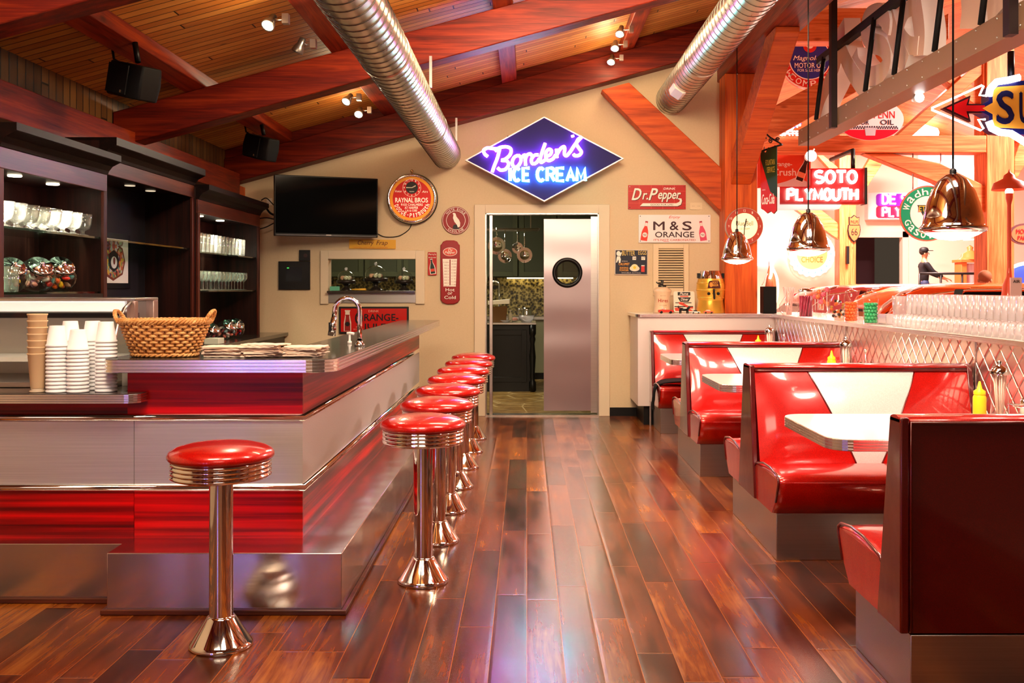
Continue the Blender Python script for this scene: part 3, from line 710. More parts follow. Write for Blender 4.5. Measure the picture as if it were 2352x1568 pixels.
M['cabback'] = wood('cabinet_back', '#170707', '#2c100f', '#43201a', 2, .4, False)
XF = -2.68
hutch(5.055, 6.36, XF, 1.96, 2.07, 2.19, 'dark wood hutch unit holding sundae glasses and candy jars, nearest the ice cream case', (1.67, 1.325), (5.2, 5.6, 6.05), M['cabback'], 1.325)
hutch(6.36, 8.12, XF - .03, 2.08, 2.18, 2.31, 'taller dark middle hutch unit with slate back and framed octagon picture', (1.67,), (6.8, 7.3, 7.7), M['slate'])
hutch(8.12, 10.0, XF, 1.96, 2.07, 2.19, 'dark wood hutch unit with rows of tumblers and wine glasses, nearest the television', (1.65, 1.325), (8.75, 9.35), M['cabback'])
for y, e in ((5.3, 40), (6.0, 40), (8.75, 40), (9.5, 40)):
    lamp('hutch_downlight_beam', 'SPOT', (-2.86, y, 1.955), e, (1, .9, .7), (-2.86, y, 0), spot_size=R(120), spot_blend=.8, shadow_soft_size=.03)
# ---- framed octagon picture on the slate back
pf = Fr((XL + .02, 7.42, 1.548), (0, -1, 0)); pf = Fr((XL + .021, 7.42, 1.548), (0, 1, 0), (0, 0, 1))
pic = thing('framed_picture', 'black framed picture of a colourful octagon badge on white mat', 'picture', (XL + .022, 7.42, 1.34))
poly(MB(), pf, rect(-.33, .33, -.208, .208), 0, .014).build('frame', M['black'], pic, .003)
poly(MB(), pf, rect(-.28, .28, -.165, .165), .014, .016).build('mat_board', mat('#e9e2dd', .6), pic)
def octo(a, b, c=.42): return [(a, b * c * .6), (a * .45, b), (-a * .45, b), (-a, b * c * .6), (-a, -b * c * .6), (-a * .45, -b), (a * .45, -b), (a, -b * c * .6)]
oc = [(0, .148), (.17, .1), (.22, 0), (.17, -.1), (0, -.148), (-.17, -.1), (-.22, 0), (-.17, .1)]
def sca(p, k): return [(a * k, b * k) for a, b in p]
poly(MB(), pf, oc, .016, .018).build('octagon_border', mat('#7a3a28', .5), pic)
t = NT('confetti_print'); vo = t.n('ShaderNodeTexVoronoi'); vo.inputs['Scale'].default_value = 42; t.l(t.coord((1, 1, 1)), vo.inputs['Vector'])
sp = t.n('ShaderNodeSeparateColor'); t.l(vo.outputs['Color'], sp.inputs[0])
t.l(t.ramp(sp.outputs[0], [(.0, '#22161c'), (.2, '#b52a26'), (.4, '#d8b436'), (.55, '#2f8a78'), (.7, '#c8cbd0'), (.85, '#d86a2a'), (1, '#47306a')]), t.b.inputs['Base Color']); t.b.inputs['Roughness'].default_value = .4; M['confetti'] = t.m
poly(MB(), pf, sca(oc, .88), .018, .02).build('colour_print', M['confetti'], pic)
poly(MB(), pf, [(a * .42, b * .55) for a, b in oc], .02, .022).build('dark_medallion', mat('#120d10', .5), pic)
disc(MB(), pf, 0, -.012, .055, .022, .024, 24, .045).build('white_oval', mat('#e8e4e4', .5), pic)
disc(MB(), pf, 0, .0, .018, .024, .025, 16, .028).build('dark_emblem', mat('#7a2a2a', .5), pic)

# ---- glassware
def glass_obj(name, prof, m, label, cat, loc, group, n=20):
    o = MB().lathe(prof, (0, 0, 0), n).build(name, m); o.location = loc; return tag(o, label, cat, group)
sund = [(.001, .002), (.036, 0), (.038, .006), (.02, .014), (.012, .022), (.016, .032), (.042, .045), (.052, .07), (.056, .1), (.06, .135), (.0585, .136), (.053, .1), (.048, .07), (.036, .05), (.001, .045)]
tumb = [(.001, .0), (.03, 0), (.033, .004), (.04, .135), (.0385, .135), (.031, .014), (.001, .012)]
wine = [(.001, .001), (.032, 0), (.032, .003), (.006, .008), (.004, .014), (.004, .075), (.014, .085), (.032, .105), (.037, .13), (.033, .165), (.0315, .165), (.035, .13), (.03, .107), (.001, .09)]
def place_glasses(name, prof, m, lb, cat, grp, spots, z, n=20):
    o = None
    for i, (x, y) in enumerate(spots):
        if o is None: o = glass_obj(name, prof, m, lb, cat, (x, y, z), grp, n)
        else: dup(o, (x, y, z))
sp_ = [(-2.78, 5.15 + .135 * i) for i in range(9)] + [(-2.92, 5.2 + .135 * i) for i in range(8)]
place_glasses('sundae_glass', sund, M['ware'], 'clear footed sundae glass on the upper shelf above the candy jars', 'glass', 'sundae glasses on the upper hutch shelf', sp_, 1.671)
place_glasses('tumbler', tumb, M['ware'], 'clear tumbler on the lower hutch shelf beside the candy jars', 'glass', 'tumblers beside the candy jars', [(-2.75, 5.14 + .088 * i) for i in range(3)] + [(-2.86, 5.12 + .1 * i) for i in range(2)], 1.326)
place_glasses('tumbler', [(r * .95, z * 1.15) for r, z in tumb], M['ware'], 'clear tall tumbler on the upper shelf above the wine glasses', 'glass', 'tall tumblers above the wine glasses', [(x, 8.3 + .105 * i) for x in (-2.74, -2.84, -2.94) for i in range(13)], 1.651)
place_glasses('wine_glass', wine, M['ware'], 'stemmed wine glass on the shelf below the tall tumblers', 'glass', 'wine glasses below the tall tumblers', [(-2.75, 8.27 + .1 * i) for i in range(15)] + [(-2.87, 8.3 + .1 * i) for i in range(14)], 1.326)
gv = glass_obj('flower_vase', [(.001, 0), (.03, 0), (.012, .012), (.012, .03), (.022, .06), (.03, .2), (.029, .2), (.02, .06), (.001, .05)], M['glass'], 'single tall slim soda glass at the end of the tumbler shelf', 'glass', (-2.8, 9.78, 1.651), None)
# ---- tilted round candy jars and the candies in them
CANDY = ['#d8281c', '#e8641c', '#e8b820', '#1f8f8a', '#c9ced6', '#7c2a55', '#2a5aa8', '#e8e4dc']
def candy_jar(x, y, z, r, label, cols, gname, k=26, lidm=None):
    t = thing('candy_jar', label, 'candy jar', (x, y, z), 'round tilted candy jars')
    ax = Matrix.Translation((x, y, z + r * .86)) @ Matrix.Rotation(R(38), 4, 'Y') @ Matrix.Rotation(R(28), 4, 'X')
    def RG(rad, h, n=24): return [ax @ Vector((rad * math.cos(2 * math.pi * i / n), rad * math.sin(2 * math.pi * i / n), h)) for i in range(n)]
    MB().loft([RG(r * math.sin(a), -r * .86 * math.cos(a)) for a in [R(2)] + [R(q) for q in range(15, 141, 12)]], False).build('bowl', M['glass'], t)
    MB().loft([RG(r * .66, r * .66), RG(r * .7, r * .68), RG(r * .7, r * .78), RG(r * .6, r * .86), RG(r * .14, r * .92), RG(r * .13, r * 1.05), RG(.002, r * 1.07)], True).build('lid', lidm or M['chrome'], t)
    pr = None; rnd = random.Random(int(x * 1000 + y * 77)); n = 0; lst = []
    tries = 0
    while n < k and tries < 4000:
        tries += 1
        p = Vector((rnd.uniform(-1, 1), rnd.uniform(-1, 1), rnd.uniform(-1, .35))) * r
        if p.length > r * .76 or z + r * .86 + p.z * .86 < z + .022: continue
        if any((p - q).length < r * .27 for q in lst): continue
        lst.append(p); n += 1
    for i, p in enumerate(lst):
        s = r * .15
        o = MB().ball((0, 0, 0), s, 8, 6, (1.5, .85, .8)).build('candy', mat(rnd.choice(cols), .3, coat=.4)) if i == 0 or True else None
        o.location = (x + p.x, y + p.y, z + r * .86 + p.z * .86); o.rotation_euler = (rnd.uniform(-1, 1), rnd.uniform(-1, 1), rnd.uniform(0, 6))
        tag(o, f'wrapped candy inside the {gname}', 'candy', f'candies in the {gname}')
candy_jar(-2.82, 5.42, 1.326, .1, 'candy jar half hidden behind the shelf tumblers', CANDY, 'candy jar behind the shelf tumblers', 20)
candy_jar(-2.8, 5.68, 1.326, .105, 'clear candy jar of pale wrapped sweets, middle of the lower shelf', ['#d8d4ca', '#b8b2a2', '#8a5a68', '#c88a7a'], 'middle jar of pale sweets', 24)
candy_jar(-2.8, 5.94, 1.326, .11, 'candy jar with chrome lid and mixed bright sweets beside the hutch post', ['#e8641c', '#d8281c', '#e8b820', '#1f8f8a', '#7a5a40'], 'bright candy jar beside the hutch post', 30)
candy_jar(-2.74, 8.62, .881, .085, 'small dark candy jar on the back counter behind the basket', ['#5a2a24', '#7a2a30', '#2a2a2a'], 'jar behind the basket', 16)
candy_jar(-2.74, 9.08, .881, .095, 'candy jar of pale foil sweets on the back counter', ['#c8b8b0', '#8aa8b0', '#c86a5a', '#9a4a4a'], 'back counter jar of foil sweets', 24)
candy_jar(-2.74, 9.33, .881, .095, 'candy jar of red foil sweets at the back counter end', ['#d8281c', '#e8641c', '#b81c20', '#3a2a5a'], 'back counter jar of red sweets', 24)
o = MB().lathe([(.001, 0), (.05, 0), (.03, .02), (.03, .05), (.1, .1), (.13, .13), (.11, .15), (.09, .14), (.001, .1)], (0, 0, 0), 11, smooth=False).build('white_bowl', mat('#e4dedc', .5)); o.location = (-2.72, 7.75, .88)
tag(o, 'white crumpled paper bowl on foot on the dark back counter', 'bowl')
tag(bx('scale_box', mat('#cfd2c2', .5), -2.66, -2.54, 8.2, 8.36, .881, .93, bevel=.004), 'small pale green box behind the basket on the back counter', 'box')

# ================================================================== ice cream display case
dc = thing('display_case', 'glass ice cream display case with curved front on the lower counter', 'display case', (-2.5, 4.75, .895))
xa, xb = -2.95, -1.885
bx('base_rail', M['steel'], xa, xb, 4.52, 5.04, .896, .92, dc, .003)
prof = [(4.525, .92), (4.53, 1.0), (4.55, 1.1), (4.59, 1.19), (4.66, 1.25), (4.75, 1.285)]
m = MB(); m.loft([[(xa, y, z) for y, z in prof], [(xb, y, z) for y, z in prof]], False, False); m.build('curved_glass', M['glass'], dc)
MB().prism([(xb, y, z) for y, z in prof + [(5.03, 1.285), (5.03, .92)]], (-.004, 0, 0)).build('end_glass', M['glass'], dc)
MB().tube([(xb, y, z) for y, z in prof], .008, 8).build('end_trim', M['steel'], dc)
bx('top_frame', M['steel'], xa, xb + .02, 4.74, 5.04, 1.285, 1.3, dc, .003)
bx('light_box', mat('#f2ede6', .4, emit=.55), xa, xb - .03, 4.74, 4.9, 1.235, 1.284, dc, .004)
bx('corner_post', mat('#b89a92', .3, .8), xb - .02, xb + .02, 4.98, 5.04, .92, 1.286, dc, .003)
bx('corner_post', mat('#b89a92', .3, .8), xb - .02, xb + .02, 4.74, 4.78, 1.2, 1.286, dc, .003)
bx('inner_back', mat('#b9b3a8', .35, .3), xa, xb - .03, 5.01, 5.03, .92, 1.28, dc)
bx('inner_shelf', mat('#cfcac0', .4), xa, xb - .03, 4.7, 5.0, 1.0, 1.02, dc)
bx('inner_rail', M['black'], xa, xb - .03, 4.9, 4.92, 1.2, 1.225, dc)
MB().box(-1.87, -1.77, 4.6, 4.9, .896, .96).build('cash_tray', mat('#d8d2c4', .5))
tag(bpy.data.objects['cash_tray'], 'cream tray beside the ice cream case under the raised counter', 'tray')
# ---- foam and paper cups, nested one in another
def cup_mesh():
    return MB().lathe([(.001, .09), (.03, .09), (.031, .087), (.0425, .01), (.0455, .009), (.0465, .004), (.0455, 0), (.0405, 0), (.029, .084), (.001, .084)], (0, 0, 0), 28)
cup = None; FOAM = mat('#f6f4f6', .55)
stacks = [(-2.043, 4.33, 13, 'the tall white stack right beside the tan cups'), (-1.952, 4.33, 12, 'the shorter front stack in the middle of the cups'), (-2.035, 4.44, 14, 'the white stack hidden behind the front cups'),
          (-1.938, 4.445, 14, 'the back stack between two front stacks'), (-1.842, 4.36, 14, 'the white stack nearest the raised counter')]
for x, y, n, gl in stacks:
    for i in range(n):
        z = .896 + i * .0165
        if cup is None: cup = cup_mesh().build('foam_cup', FOAM); c = cup; c.location = (x, y, z)
        else: c = dup(cup, (x, y, z))
        tag(c, f'white foam cup nested in {gl}', 'cup', f'cups in {gl}')
tan = None
for i in range(7):
    if tan is None:
        tan = MB().lathe([(.001, 0), (.027, 0), (.028, .003), (.039, .145), (.042, .148), (.042, .153), (.039, .153), (.0265, .01), (.001, .008)], (0, 0, 0), 28).build('paper_cup', mat('#d9b58c', .5)); c = tan
    else: c = dup(tan)
    c.location = (-2.128, 4.33, .912 + i * .0285); tag(c, 'tan paper cup in the upright stack before the ice cream case', 'cup', 'tan paper cups')
tag(MB().lathe([(.001, 0), (.032, 0), (.033, .006), (.024, .012), (.027, .016), (.001, .016)], (-2.128, 4.33, .8955), 24).build('cup_holder', mat('#cdb59a', .4)), 'small round holder under the tan paper cups', 'cup holder')

# ================================================================== wicker basket, napkins, faucet
bk_ = thing('wicker_basket', 'oval honey coloured wicker basket with two ear handles', 'basket', (-1.61, 4.43, 1.043))
bc = Vector((-1.61, 4.43, 1.044)); WK = wood('wicker', '#8a4a1a', '#c98a4a', '#e8b878', 0, .5, False, 3)
def bel(a, k, off=0): return bc + Vector(((.14 + .052 * k + off) * math.cos(a), (.088 + .03 * k + off) * math.sin(a), .012 + .135 * k))
m = MB(); NS = 44
for r_ in range(11):
    pts = []
    for i in range(NS * 4):
        a = 2 * math.pi * i / (NS * 4); pts.append(bel(a, r_ / 10, .0055 * math.sin(a * NS / 2 + (math.pi if r_ % 2 else 0))))
    m.tube(pts, .0066, 5, True)
m.build('weave', WK, bk_)
m = MB()
for i in range(NS): a = 2 * math.pi * (i + .5) / NS; m.tube([bel(a, -.04), bel(a, .5), bel(a, 1.02)], .004, 5)
m.build('stakes', mat('#8a5426', .6), bk_)['kind'] = 'stuff'
m = MB()
for ph in (0, 2.1, 4.2):
    m.tube([bel(2 * math.pi * i / 220, 1.07, .007 * math.cos(2 * math.pi * i / 220 * 22 + ph)) + Vector((0, 0, .008 * math.sin(2 * math.pi * i / 220 * 22 + ph))) for i in range(220)], .0065, 5, True)
m.build('braided_rim', WK, bk_)
m = MB()
for ph in (0, 3.1): m.tube([bel(2 * math.pi * i / 200, -.02, .004 + .004 * math.cos(i * .6 + ph)) + Vector((0, 0, .004 * math.sin(i * .6 + ph))) for i in range(200)], .0055, 5, True)
m.build('foot_rim', WK, bk_)
m = MB(); m.prism([bel(2 * math.pi * i / 32, 0, -.01) for i in range(32)], (0, 0, .006)); m.build('bottom', WK, bk_)
for s in (1, -1):
    m = MB()
    for ph in (0, 2.1, 4.2):
        pts = []
        for i in range(33):
            q = math.pi * i / 32; tw = i * .9 + ph
            pts.append(bc + Vector((s * (.19 + .028 * math.sin(q) + .005 * math.cos(tw)), .045 * math.cos(q) + .005 * math.sin(tw), .15 + .055 * math.sin(q))))
        m.tube(pts, .0055, 5)
    m.build('handle', WK, bk_)
NAP = [mat('#ead6c2', .8), mat('#d8bca6', .8), mat('#c0a08c', .8)]
for (nx, ny, lb) in ((-1.335, 4.42, 'the napkin pile touching the basket'), (-1.165, 4.41, 'the middle and tallest napkin pile'), (-.99, 4.42, 'the napkin pile beside the rounded counter corner')):
    for i in range(9 if 'middle' not in lb else 11):
        rnd = random.Random(i * 13 + int(nx * 100)); gx, gy = 9, 6; vs = []; fs = []
        a = rnd.uniform(-.35, .35); w_, d_ = .088 + rnd.uniform(-.006, .006), .062; ph = rnd.uniform(0, 6)
        dx, dy = rnd.uniform(-.012, .012), rnd.uniform(-.012, .012)
        for u in range(gx + 1):
            for v in range(gy + 1):
                x = (u / gx * 2 - 1) * w_; y = (v / gy * 2 - 1) * d_; e = max(abs(x / w_), abs(y / d_)) ** 4
                z = .0012 * math.sin(x * 70 + ph) * math.cos(y * 50 + ph) + e * (.0012 * math.sin(x * 160 + y * 110 + ph))
                x2 = x * (1 + .03 * math.sin(y * 90 + ph)); 
                vs.append((x2 * math.cos(a) - y * math.sin(a), x2 * math.sin(a) + y * math.cos(a), z))
        for u in range(gx):
            for v in range(gy): k = u * (gy + 1) + v; fs.append((k, k + 1, k + gy + 2, k + gy + 1))
        mb = MB(); mb.add(vs, fs, True); mb.add([(x, y, z + .0042) for x, y, z in vs], fs, True)
        rim = [u * (gy + 1) for u in range(gx + 1)] + [gx * (gy + 1) + v for v in range(1, gy + 1)] + [u * (gy + 1) + gy for u in range(gx - 1, -1, -1)] + [v for v in range(gy - 1, 0, -1)]; nr = len(rim)
        mb.add([vs[q] for q in rim] + [(vs[q][0], vs[q][1], vs[q][2] + .0042) for q in rim], [(q, (q + 1) % nr, nr + (q + 1) % nr, nr + q) for q in range(nr)])
        o = mb.build('paper_napkin', NAP[min(2, (i * 7) % 3)] if i < 8 else NAP[0]); o.location = (nx + dx, ny + dy, 1.0455 + i * .0052)
        tag(o, f'kraft paper napkin lying in {lb}', 'napkin', f'napkins in {lb}')
fa = thing('faucet', 'tall chrome gooseneck faucet at the counter edge', 'faucet', (-.87, 5.21, 1.043))
x, y, z = -.875, 5.21, 1.043
MB().lathe([(.001, 0), (.027, 0), (.027, .012), (.017, .02), (.017, .03)], (x, y, z), 20).build('base', M['chrome'], fa)
pts = [(x, y, z + .02), (x, y, z + .12), (x, y, z + .18)] + [(x - .065 + .065 * math.cos(R(a)), y, z + .185 + .065 * math.sin(R(a))) for a in range(0, 181, 15)] + [(x - .135, y, z + .14)]
MB().tube(pts, .0125, 12).build('spout', M['chrome'], fa)
MB().tube([(x - .134, y, z + .15), (x - .14, y, z + .10), (x - .146, y, z + .055)], [.014, .019, .021], 12).build('spray_head', M['chrome'], fa)
MB().box(x - .157, x - .147, y - .026, y - .016, z + .08, z + .125).build('spray_button', M['black'], fa)
so = thing('soap_pump', 'small white soap pump beside the faucet', 'soap pump', (-.97, 5.45, 1.043))
MB().lathe([(.001, 0), (.012, 0), (.012, .012), (.006, .016), (.006, .05)], (-.97, 5.45, 1.043), 14).build('stem', M['white'], so)
MB().tube([(-.985, 5.45, 1.098), (-.965, 5.45, 1.1), (-.945, 5.45, 1.096)], .008, 8).build('nozzle', M['white'], so)
# ================================================================== jukebox behind the camera (seen in the counter's reflections)
jb = thing('jukebox', 'jukebox with glowing arched tubes standing behind the viewer', 'jukebox', (-2.5, -1.0, 0))
MB().prism([(-2.95, -1.0, 0), (-2.05, -1.0, 0), (-2.05, -1.0, 1.1)] + [(-2.5 + .45 * math.cos(R(a)), -1.0, 1.1 + .45 * math.sin(R(a))) for a in range(15, 180, 15)] + [(-2.95, -1.0, 1.1)], (0, -.5, 0)).build('body', wood('jukebox_wood', '#2a1008', '#5a2412', '#7a3a1c', 2, .3, False), jb)
for r_, c_, s in ((.4, '#ff4a6a', 6), (.31, '#20ff9a', 5), (.22, '#8a5aff', 16)):
    MB().tube([(-2.5 - r_, -.97, .45)] + [(-2.5 + r_ * math.cos(R(a)), -.97, 1.1 + r_ * math.sin(R(a))) for a in range(180, -1, -12)] + [(-2.5 + r_, -.97, .45)], .032, 10).build('arch_tube', neon(c_, s), jb)
# ================================================================== booths, tables, divider
BX0, BX1 = 1.2, 2.405
def bench_half(t, yc, s, single, front=True):
    """one seat and back; s=-1 faces the camera, s=+1 faces away"""
    def bp(u, q, out=0):            # q 0 bottom .. 1 top of the leaning back
        z = .40 + .50 * q; y = .205 - .135 * q
        b = .034 * (1 - abs(2 * q - 1) ** 3) * (1 - abs(2 * u - 1) ** 8) + out
        return Vector((BX0 + .03 + (BX1 - BX0 - .06) * u, yc + s * (y + b), z + b * .2))
    L = lambda q: .5 - .05 - .204 * q
    Rr = lambda q: .5 + .05 + .204 * q
    for nm, ua, ub, m in (('back_pad', lambda q: 0.0, L, M['red']), ('white_back_pad', L, Rr, M['wvinyl']), ('back_pad', Rr, lambda q: 1.0, M['red'])):
        vs = []; fs = []; nq, nu = 12, 9
        for i in range(nq + 1):
            q = i / nq
            for j in range(nu + 1): vs.append(bp(ua(q) + (ub(q) - ua(q)) * j / nu, q))
        for i in range(nq):
            for j in range(nu): k = i * (nu + 1) + j; fs.append((k, k + 1, k + nu + 2, k + nu + 1))
        o = MB().add(vs, fs, True).build(nm, m, t)
        if nm == 'white_back_pad': o['label'] = 'white tapered centre panel'
    pp = MB()
    for f in (L, Rr): pp.tube([bp(f(i / 12), i / 12, .002) for i in range(13)], .004, 6)
    pp.tube([bp(i / 20, 1.0, .006) for i in range(21)], .006, 6)
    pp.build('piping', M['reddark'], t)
    # seat
    sec = [(.535, .236), (.60, .3), (.655, .40), (.652, .42), (.62, .437), (.5, .452), (.36, .45), (.2, .425), (.16, .40), (.16, .236)]
    rings = []
    for x, k, ins in ((BX0 + .012, .0, .012), (BX0 + .02, .5, .004), (BX0 + .05, .85, 0), (BX0 + .12, 1, 0), (BX1 - .1, 1, 0), (BX1 - .02, .6, 0)):
        rings.append([(x, yc + s * (y - (ins if y > .3 else 0)), z if z <= .42 else .42 + (z - .42) * k) for y, z in sec])
    MB().loft(rings).build('seat', M['red'], t)
    ep = MB(); ep.tube([(BX0 + .012, yc + s * y, z + .004) for y, z in sec[1:9]], .006, 6); ep.build('seat_piping', M['reddark'], t)
def booth(label, yc, sides, single, grp='red vinyl booth benches'):
    t = thing('booth_bench', label, 'booth bench', ((BX0 + BX1) / 2, yc, 0), grp)
    for s in sides: bench_half(t, yc, s, single)
    ya = yc + (min(sides) * .52 if min(sides) < 0 else -.015); yb = yc + (max(sides) * .52 if max(sides) > 0 else .0)
    bx('kick_base', M['steel'], 1.235, BX1, ya, yb, 0, .232, t, .003)
    # back core: full width, closed at the ends
    def core(x0, x1, g):
        f = .19 + g; tp = .068 + g
        if len(sides) == 2: return [(yc - f, .236), (yc + f, .236), (yc + tp, .925 + g), (yc - tp, .925 + g)]
        s = sides[0]; return [(yc - s * (.015 + g), .236), (yc + s * f, .236), (yc + s * tp, .925 + g), (yc - s * (.015 + g), .925 + g)]
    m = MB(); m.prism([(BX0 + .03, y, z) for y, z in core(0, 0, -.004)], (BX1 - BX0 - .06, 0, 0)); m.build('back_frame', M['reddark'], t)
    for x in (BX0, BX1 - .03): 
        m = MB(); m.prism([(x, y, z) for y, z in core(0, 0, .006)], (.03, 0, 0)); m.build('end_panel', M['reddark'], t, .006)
    c = core(0, 0, .004); ys = sorted([c[2][0], c[3][0]])
    MB().prism([(BX0, ys[0] + (ys[1] - ys[0]) * (.5 - .5 * math.cos(a)), .915 + .022 * math.sin(a)) for a in [math.pi * i / 8 for i in range(9)]], (BX1 - BX0, 0, 0), True).build('top_roll', M['red'], t)
    if len(sides) == 1:
        s = sides[0]; ry = yc - s * .02
        MB().tube([(BX0 + .035, ry, .24), (BX0 + .035, ry, .915), (BX1 - .035, ry, .915)], .006, 6).build('rear_piping', M['reddark'], t)
    return t
booth('large red booth bench in front, turned to show its plain dark back', 3.22, (1,), True)
booth('double red booth bench with white panel between the front and middle tables', 5.45, (-1, 1), False)
booth('double red booth bench with white panel between the middle and far tables', 7.62, (-1, 1), False)
booth('single red booth bench with white panel against the pale end cabinet', 9.715, (-1,), True)
for yc, lb in ((4.33, 'white diner table between the two front booth benches'), (6.53, 'white diner table in the middle booth'), (8.665, 'white diner table in the far booth, below the smallest looking pendant')):
    t = thing('diner_table', lb, 'table', (1.85, yc, 0), 'white tables with fluted metal edges')
    y0, y1 = yc - .405, yc + .405
    out = corner((1.2 + .11, y0 + .11), .11, 180, 270, 8) + [(2.41, y0), (2.41, y1)] + corner((1.2 + .11, y1 - .11), .11, 90, 180, 8)
    fluted(MB(), out, .702, .749, 4, .004).build('edge_band', M['table_edge'], t)
    m = MB(); flattop(m, offs(out, -.003), .75); flattop(m, offs(out, -.006), .71); m.build('table_top', M['formica'], t)
    m = MB().lathe([(.001, 0), (.24, 0), (.24, .012), (.06, .04), (.04, .05), (.04, .69), (.12, .70), (.12, .706)], (1.95, yc, 0), 28); m.build('pedestal', M['chrome'], t)
dv = thing('booth_divider', 'quilted steel divider wall with shelf running beside the booths', 'divider', (2.46, 6, 0))
bx('quilted_panel', M['quilt'], 2.42, 2.5, 2.4, 9.73, 0, 1.058, dv)
m = MB()
for y in (5.37, 7.55, 3.2): m.box(2.415, 2.42, y - .006, y + .006, .02, 1.058)
m.build('seam_strip', M['steel'], dv)
ec = thing('end_cabinet', 'pale steel end cabinet behind the last booth bench', 'cabinet', (1.75, 10.1, 0))
bx('cabinet_box', mat('#e6dad6', .35, .35, name='pale_steel'), 1.085, 2.6, 9.735, YB - .005, .19, 1.058, ec, .004)
bx('toe_kick', M['black'], 1.15, 2.5, 9.8, YB - .02, 0, .19, ec)
bx('leg_strip', M['steel'], 1.2, 1.215, 9.736, 9.75, 0, .19, ec)
top = corner((1.06 + .06, 9.70 + .06), .06, 180, 270, 5) + [(2.385, 9.70), (2.385, 2.4), (3.0, 2.4), (3.0, YB - .004), (1.06, YB - .004)]
st = thing('divider_shelf', 'long white topped shelf with metal edge along the booth divider', 'shelf', (2.7, 6, 1.06))
fluted(MB(), top, 1.06, 1.091, 3, .003).build('shelf_edge', M['table_edge'], st)
m = MB(); flattop(m, offs(top, -.002), 1.092); flattop(m, offs(top, -.003), 1.064); m.build('shelf_top', M['formica'], st)
# things on the tables
def mustard(x, y, z, lb, col='#e8b418'):
    t = thing('mustard_bottle', lb, 'squeeze bottle', (x, y, z))
    MB().lathe([(.001, 0), (.027, 0), (.029, .005), (.029, .1), (.024, .112), (.022, .115)], (x, y, z), 20).build('bottle', mat(col, .4), t)
    MB().lathe([(.026, .113), (.026, .128), (.012, .138), (.004, .172), (.001, .173)], (x, y, z), 20).build('nozzle_cap', mat(col, .4), t)
def straw_jar(x, y, z, lb):
    t = thing('straw_jar', lb, 'straw dispenser', (x, y, z))
    MB().lathe([(.001, 0), (.04, 0), (.04, .2), (.036, .205)], (x, y, z), 24).build('glass_body', M['glass'], t)
    MB().lathe([(.042, .2), (.042, .216), (.03, .232), (.012, .242), (.006, .246), (.012, .258), (.001, .266)], (x, y, z), 24).build('lid', M['chrome'], t)
    m = MB()
    for i in range(16):
        a = i * 2.4; r_ = .007 * math.sqrt(i); m.tube([(x + r_ * .5 * math.cos(a), y + r_ * .5 * math.sin(a), z + .01), (x + r_ * 1.1 * math.cos(a), y + r_ * 1.1 * math.sin(a), z + .195)], .0032, 5)
    m.build('straws', mat('#f0c4b4', .5), t)['kind'] = 'stuff'
def condiments(yc, w):
    mustard(2.06, yc + .2, .751, f'yellow mustard bottle on the {w} booth table')
    straw_jar(2.17, yc + .24, .751, f'glass straw jar with chrome lid on the {w} booth table')
    t = thing('napkin_caddy', f'small steel condiment caddy on the {w} booth table', 'caddy', (2.3, yc + .2, .751))
    MB().box(2.22, 2.36, yc + .14, yc + .27, .751, .757).build('tray', M['steel'], t)
    MB().tube([(2.22, yc + .14, .81), (2.36, yc + .14, .81), (2.36, yc + .27, .81), (2.22, yc + .27, .81)], .004, 6, True).build('rail', M['chrome'], t)
    MB().tube([(2.29, yc + .2, .757), (2.29, yc + .2, .92)], .004, 6).ball((2.29, yc + .2, .925), .012).build('post', M['chrome'], t)
    for dx, c, k in ((-.035, '#c8c0b0', 'salt'), (.035, '#8a8078', 'pepper')):
        s = thing(f'{k}_shaker', f'glass {k} shaker in the caddy on the {w} booth table', 'shaker', (2.29 + dx, yc + .18, .758))
        MB().lathe([(.001, 0), (.02, 0), (.022, .06), (.018, .07)], (2.29 + dx, yc + .18, .758), 14).build('body', M['glass'], s)
        MB().lathe([(.001, .002), (.017, .002), (.018, .045), (.001, .045)], (2.29 + dx, yc + .18, .758), 14).build('contents', mat(c, .8), s)
        MB().lathe([(.02, .068), (.02, .08), (.012, .09), (.001, .092)], (2.29 + dx, yc + .18, .758), 14).build('cap', M['chrome'], s)
condiments(4.33, 'front'); condiments(6.53, 'middle'); condiments(8.665, 'far')
# black jacket over the far bench
m = MB(); vs = []; fs = []; nu, nv = 14, 8
path = [(1.75, .462), (1.5, .466), (1.3, .462), (1.215, .45), (1.185, .40), (1.178, .33), (1.175, .26), (1.178, .2)]
for i, (x, z) in enumerate(path):
    for j in range(nv + 1):
        f = j / nv; wv = .012 * math.sin(j * 1.9 + i * 1.3); sp = .17 if i < 3 else .12 - .012 * i
        vs.append((x + (wv * .6 if i > 2 else 0), 9.3 + (f - .5) * 2 * sp + wv, z + (abs(wv) * 1.6 if i < 3 else -.03 * math.sin(j * 2.2) * (i > 6)) + .012))
for i in range(len(path) - 1):
    for j in range(nv): k = i * (nv + 1) + j; fs.append((k, k + 1, k + nv + 2, k + nv + 1))
m.add(vs, fs, True); jk = m.build('jacket', mat('#0a090a', .8), None, subsurf=1)
sd = jk.modifiers.new('s', 'SOLIDIFY'); sd.thickness = .012; tag(jk, 'black jacket hanging over the end of the far booth seat', 'jacket')
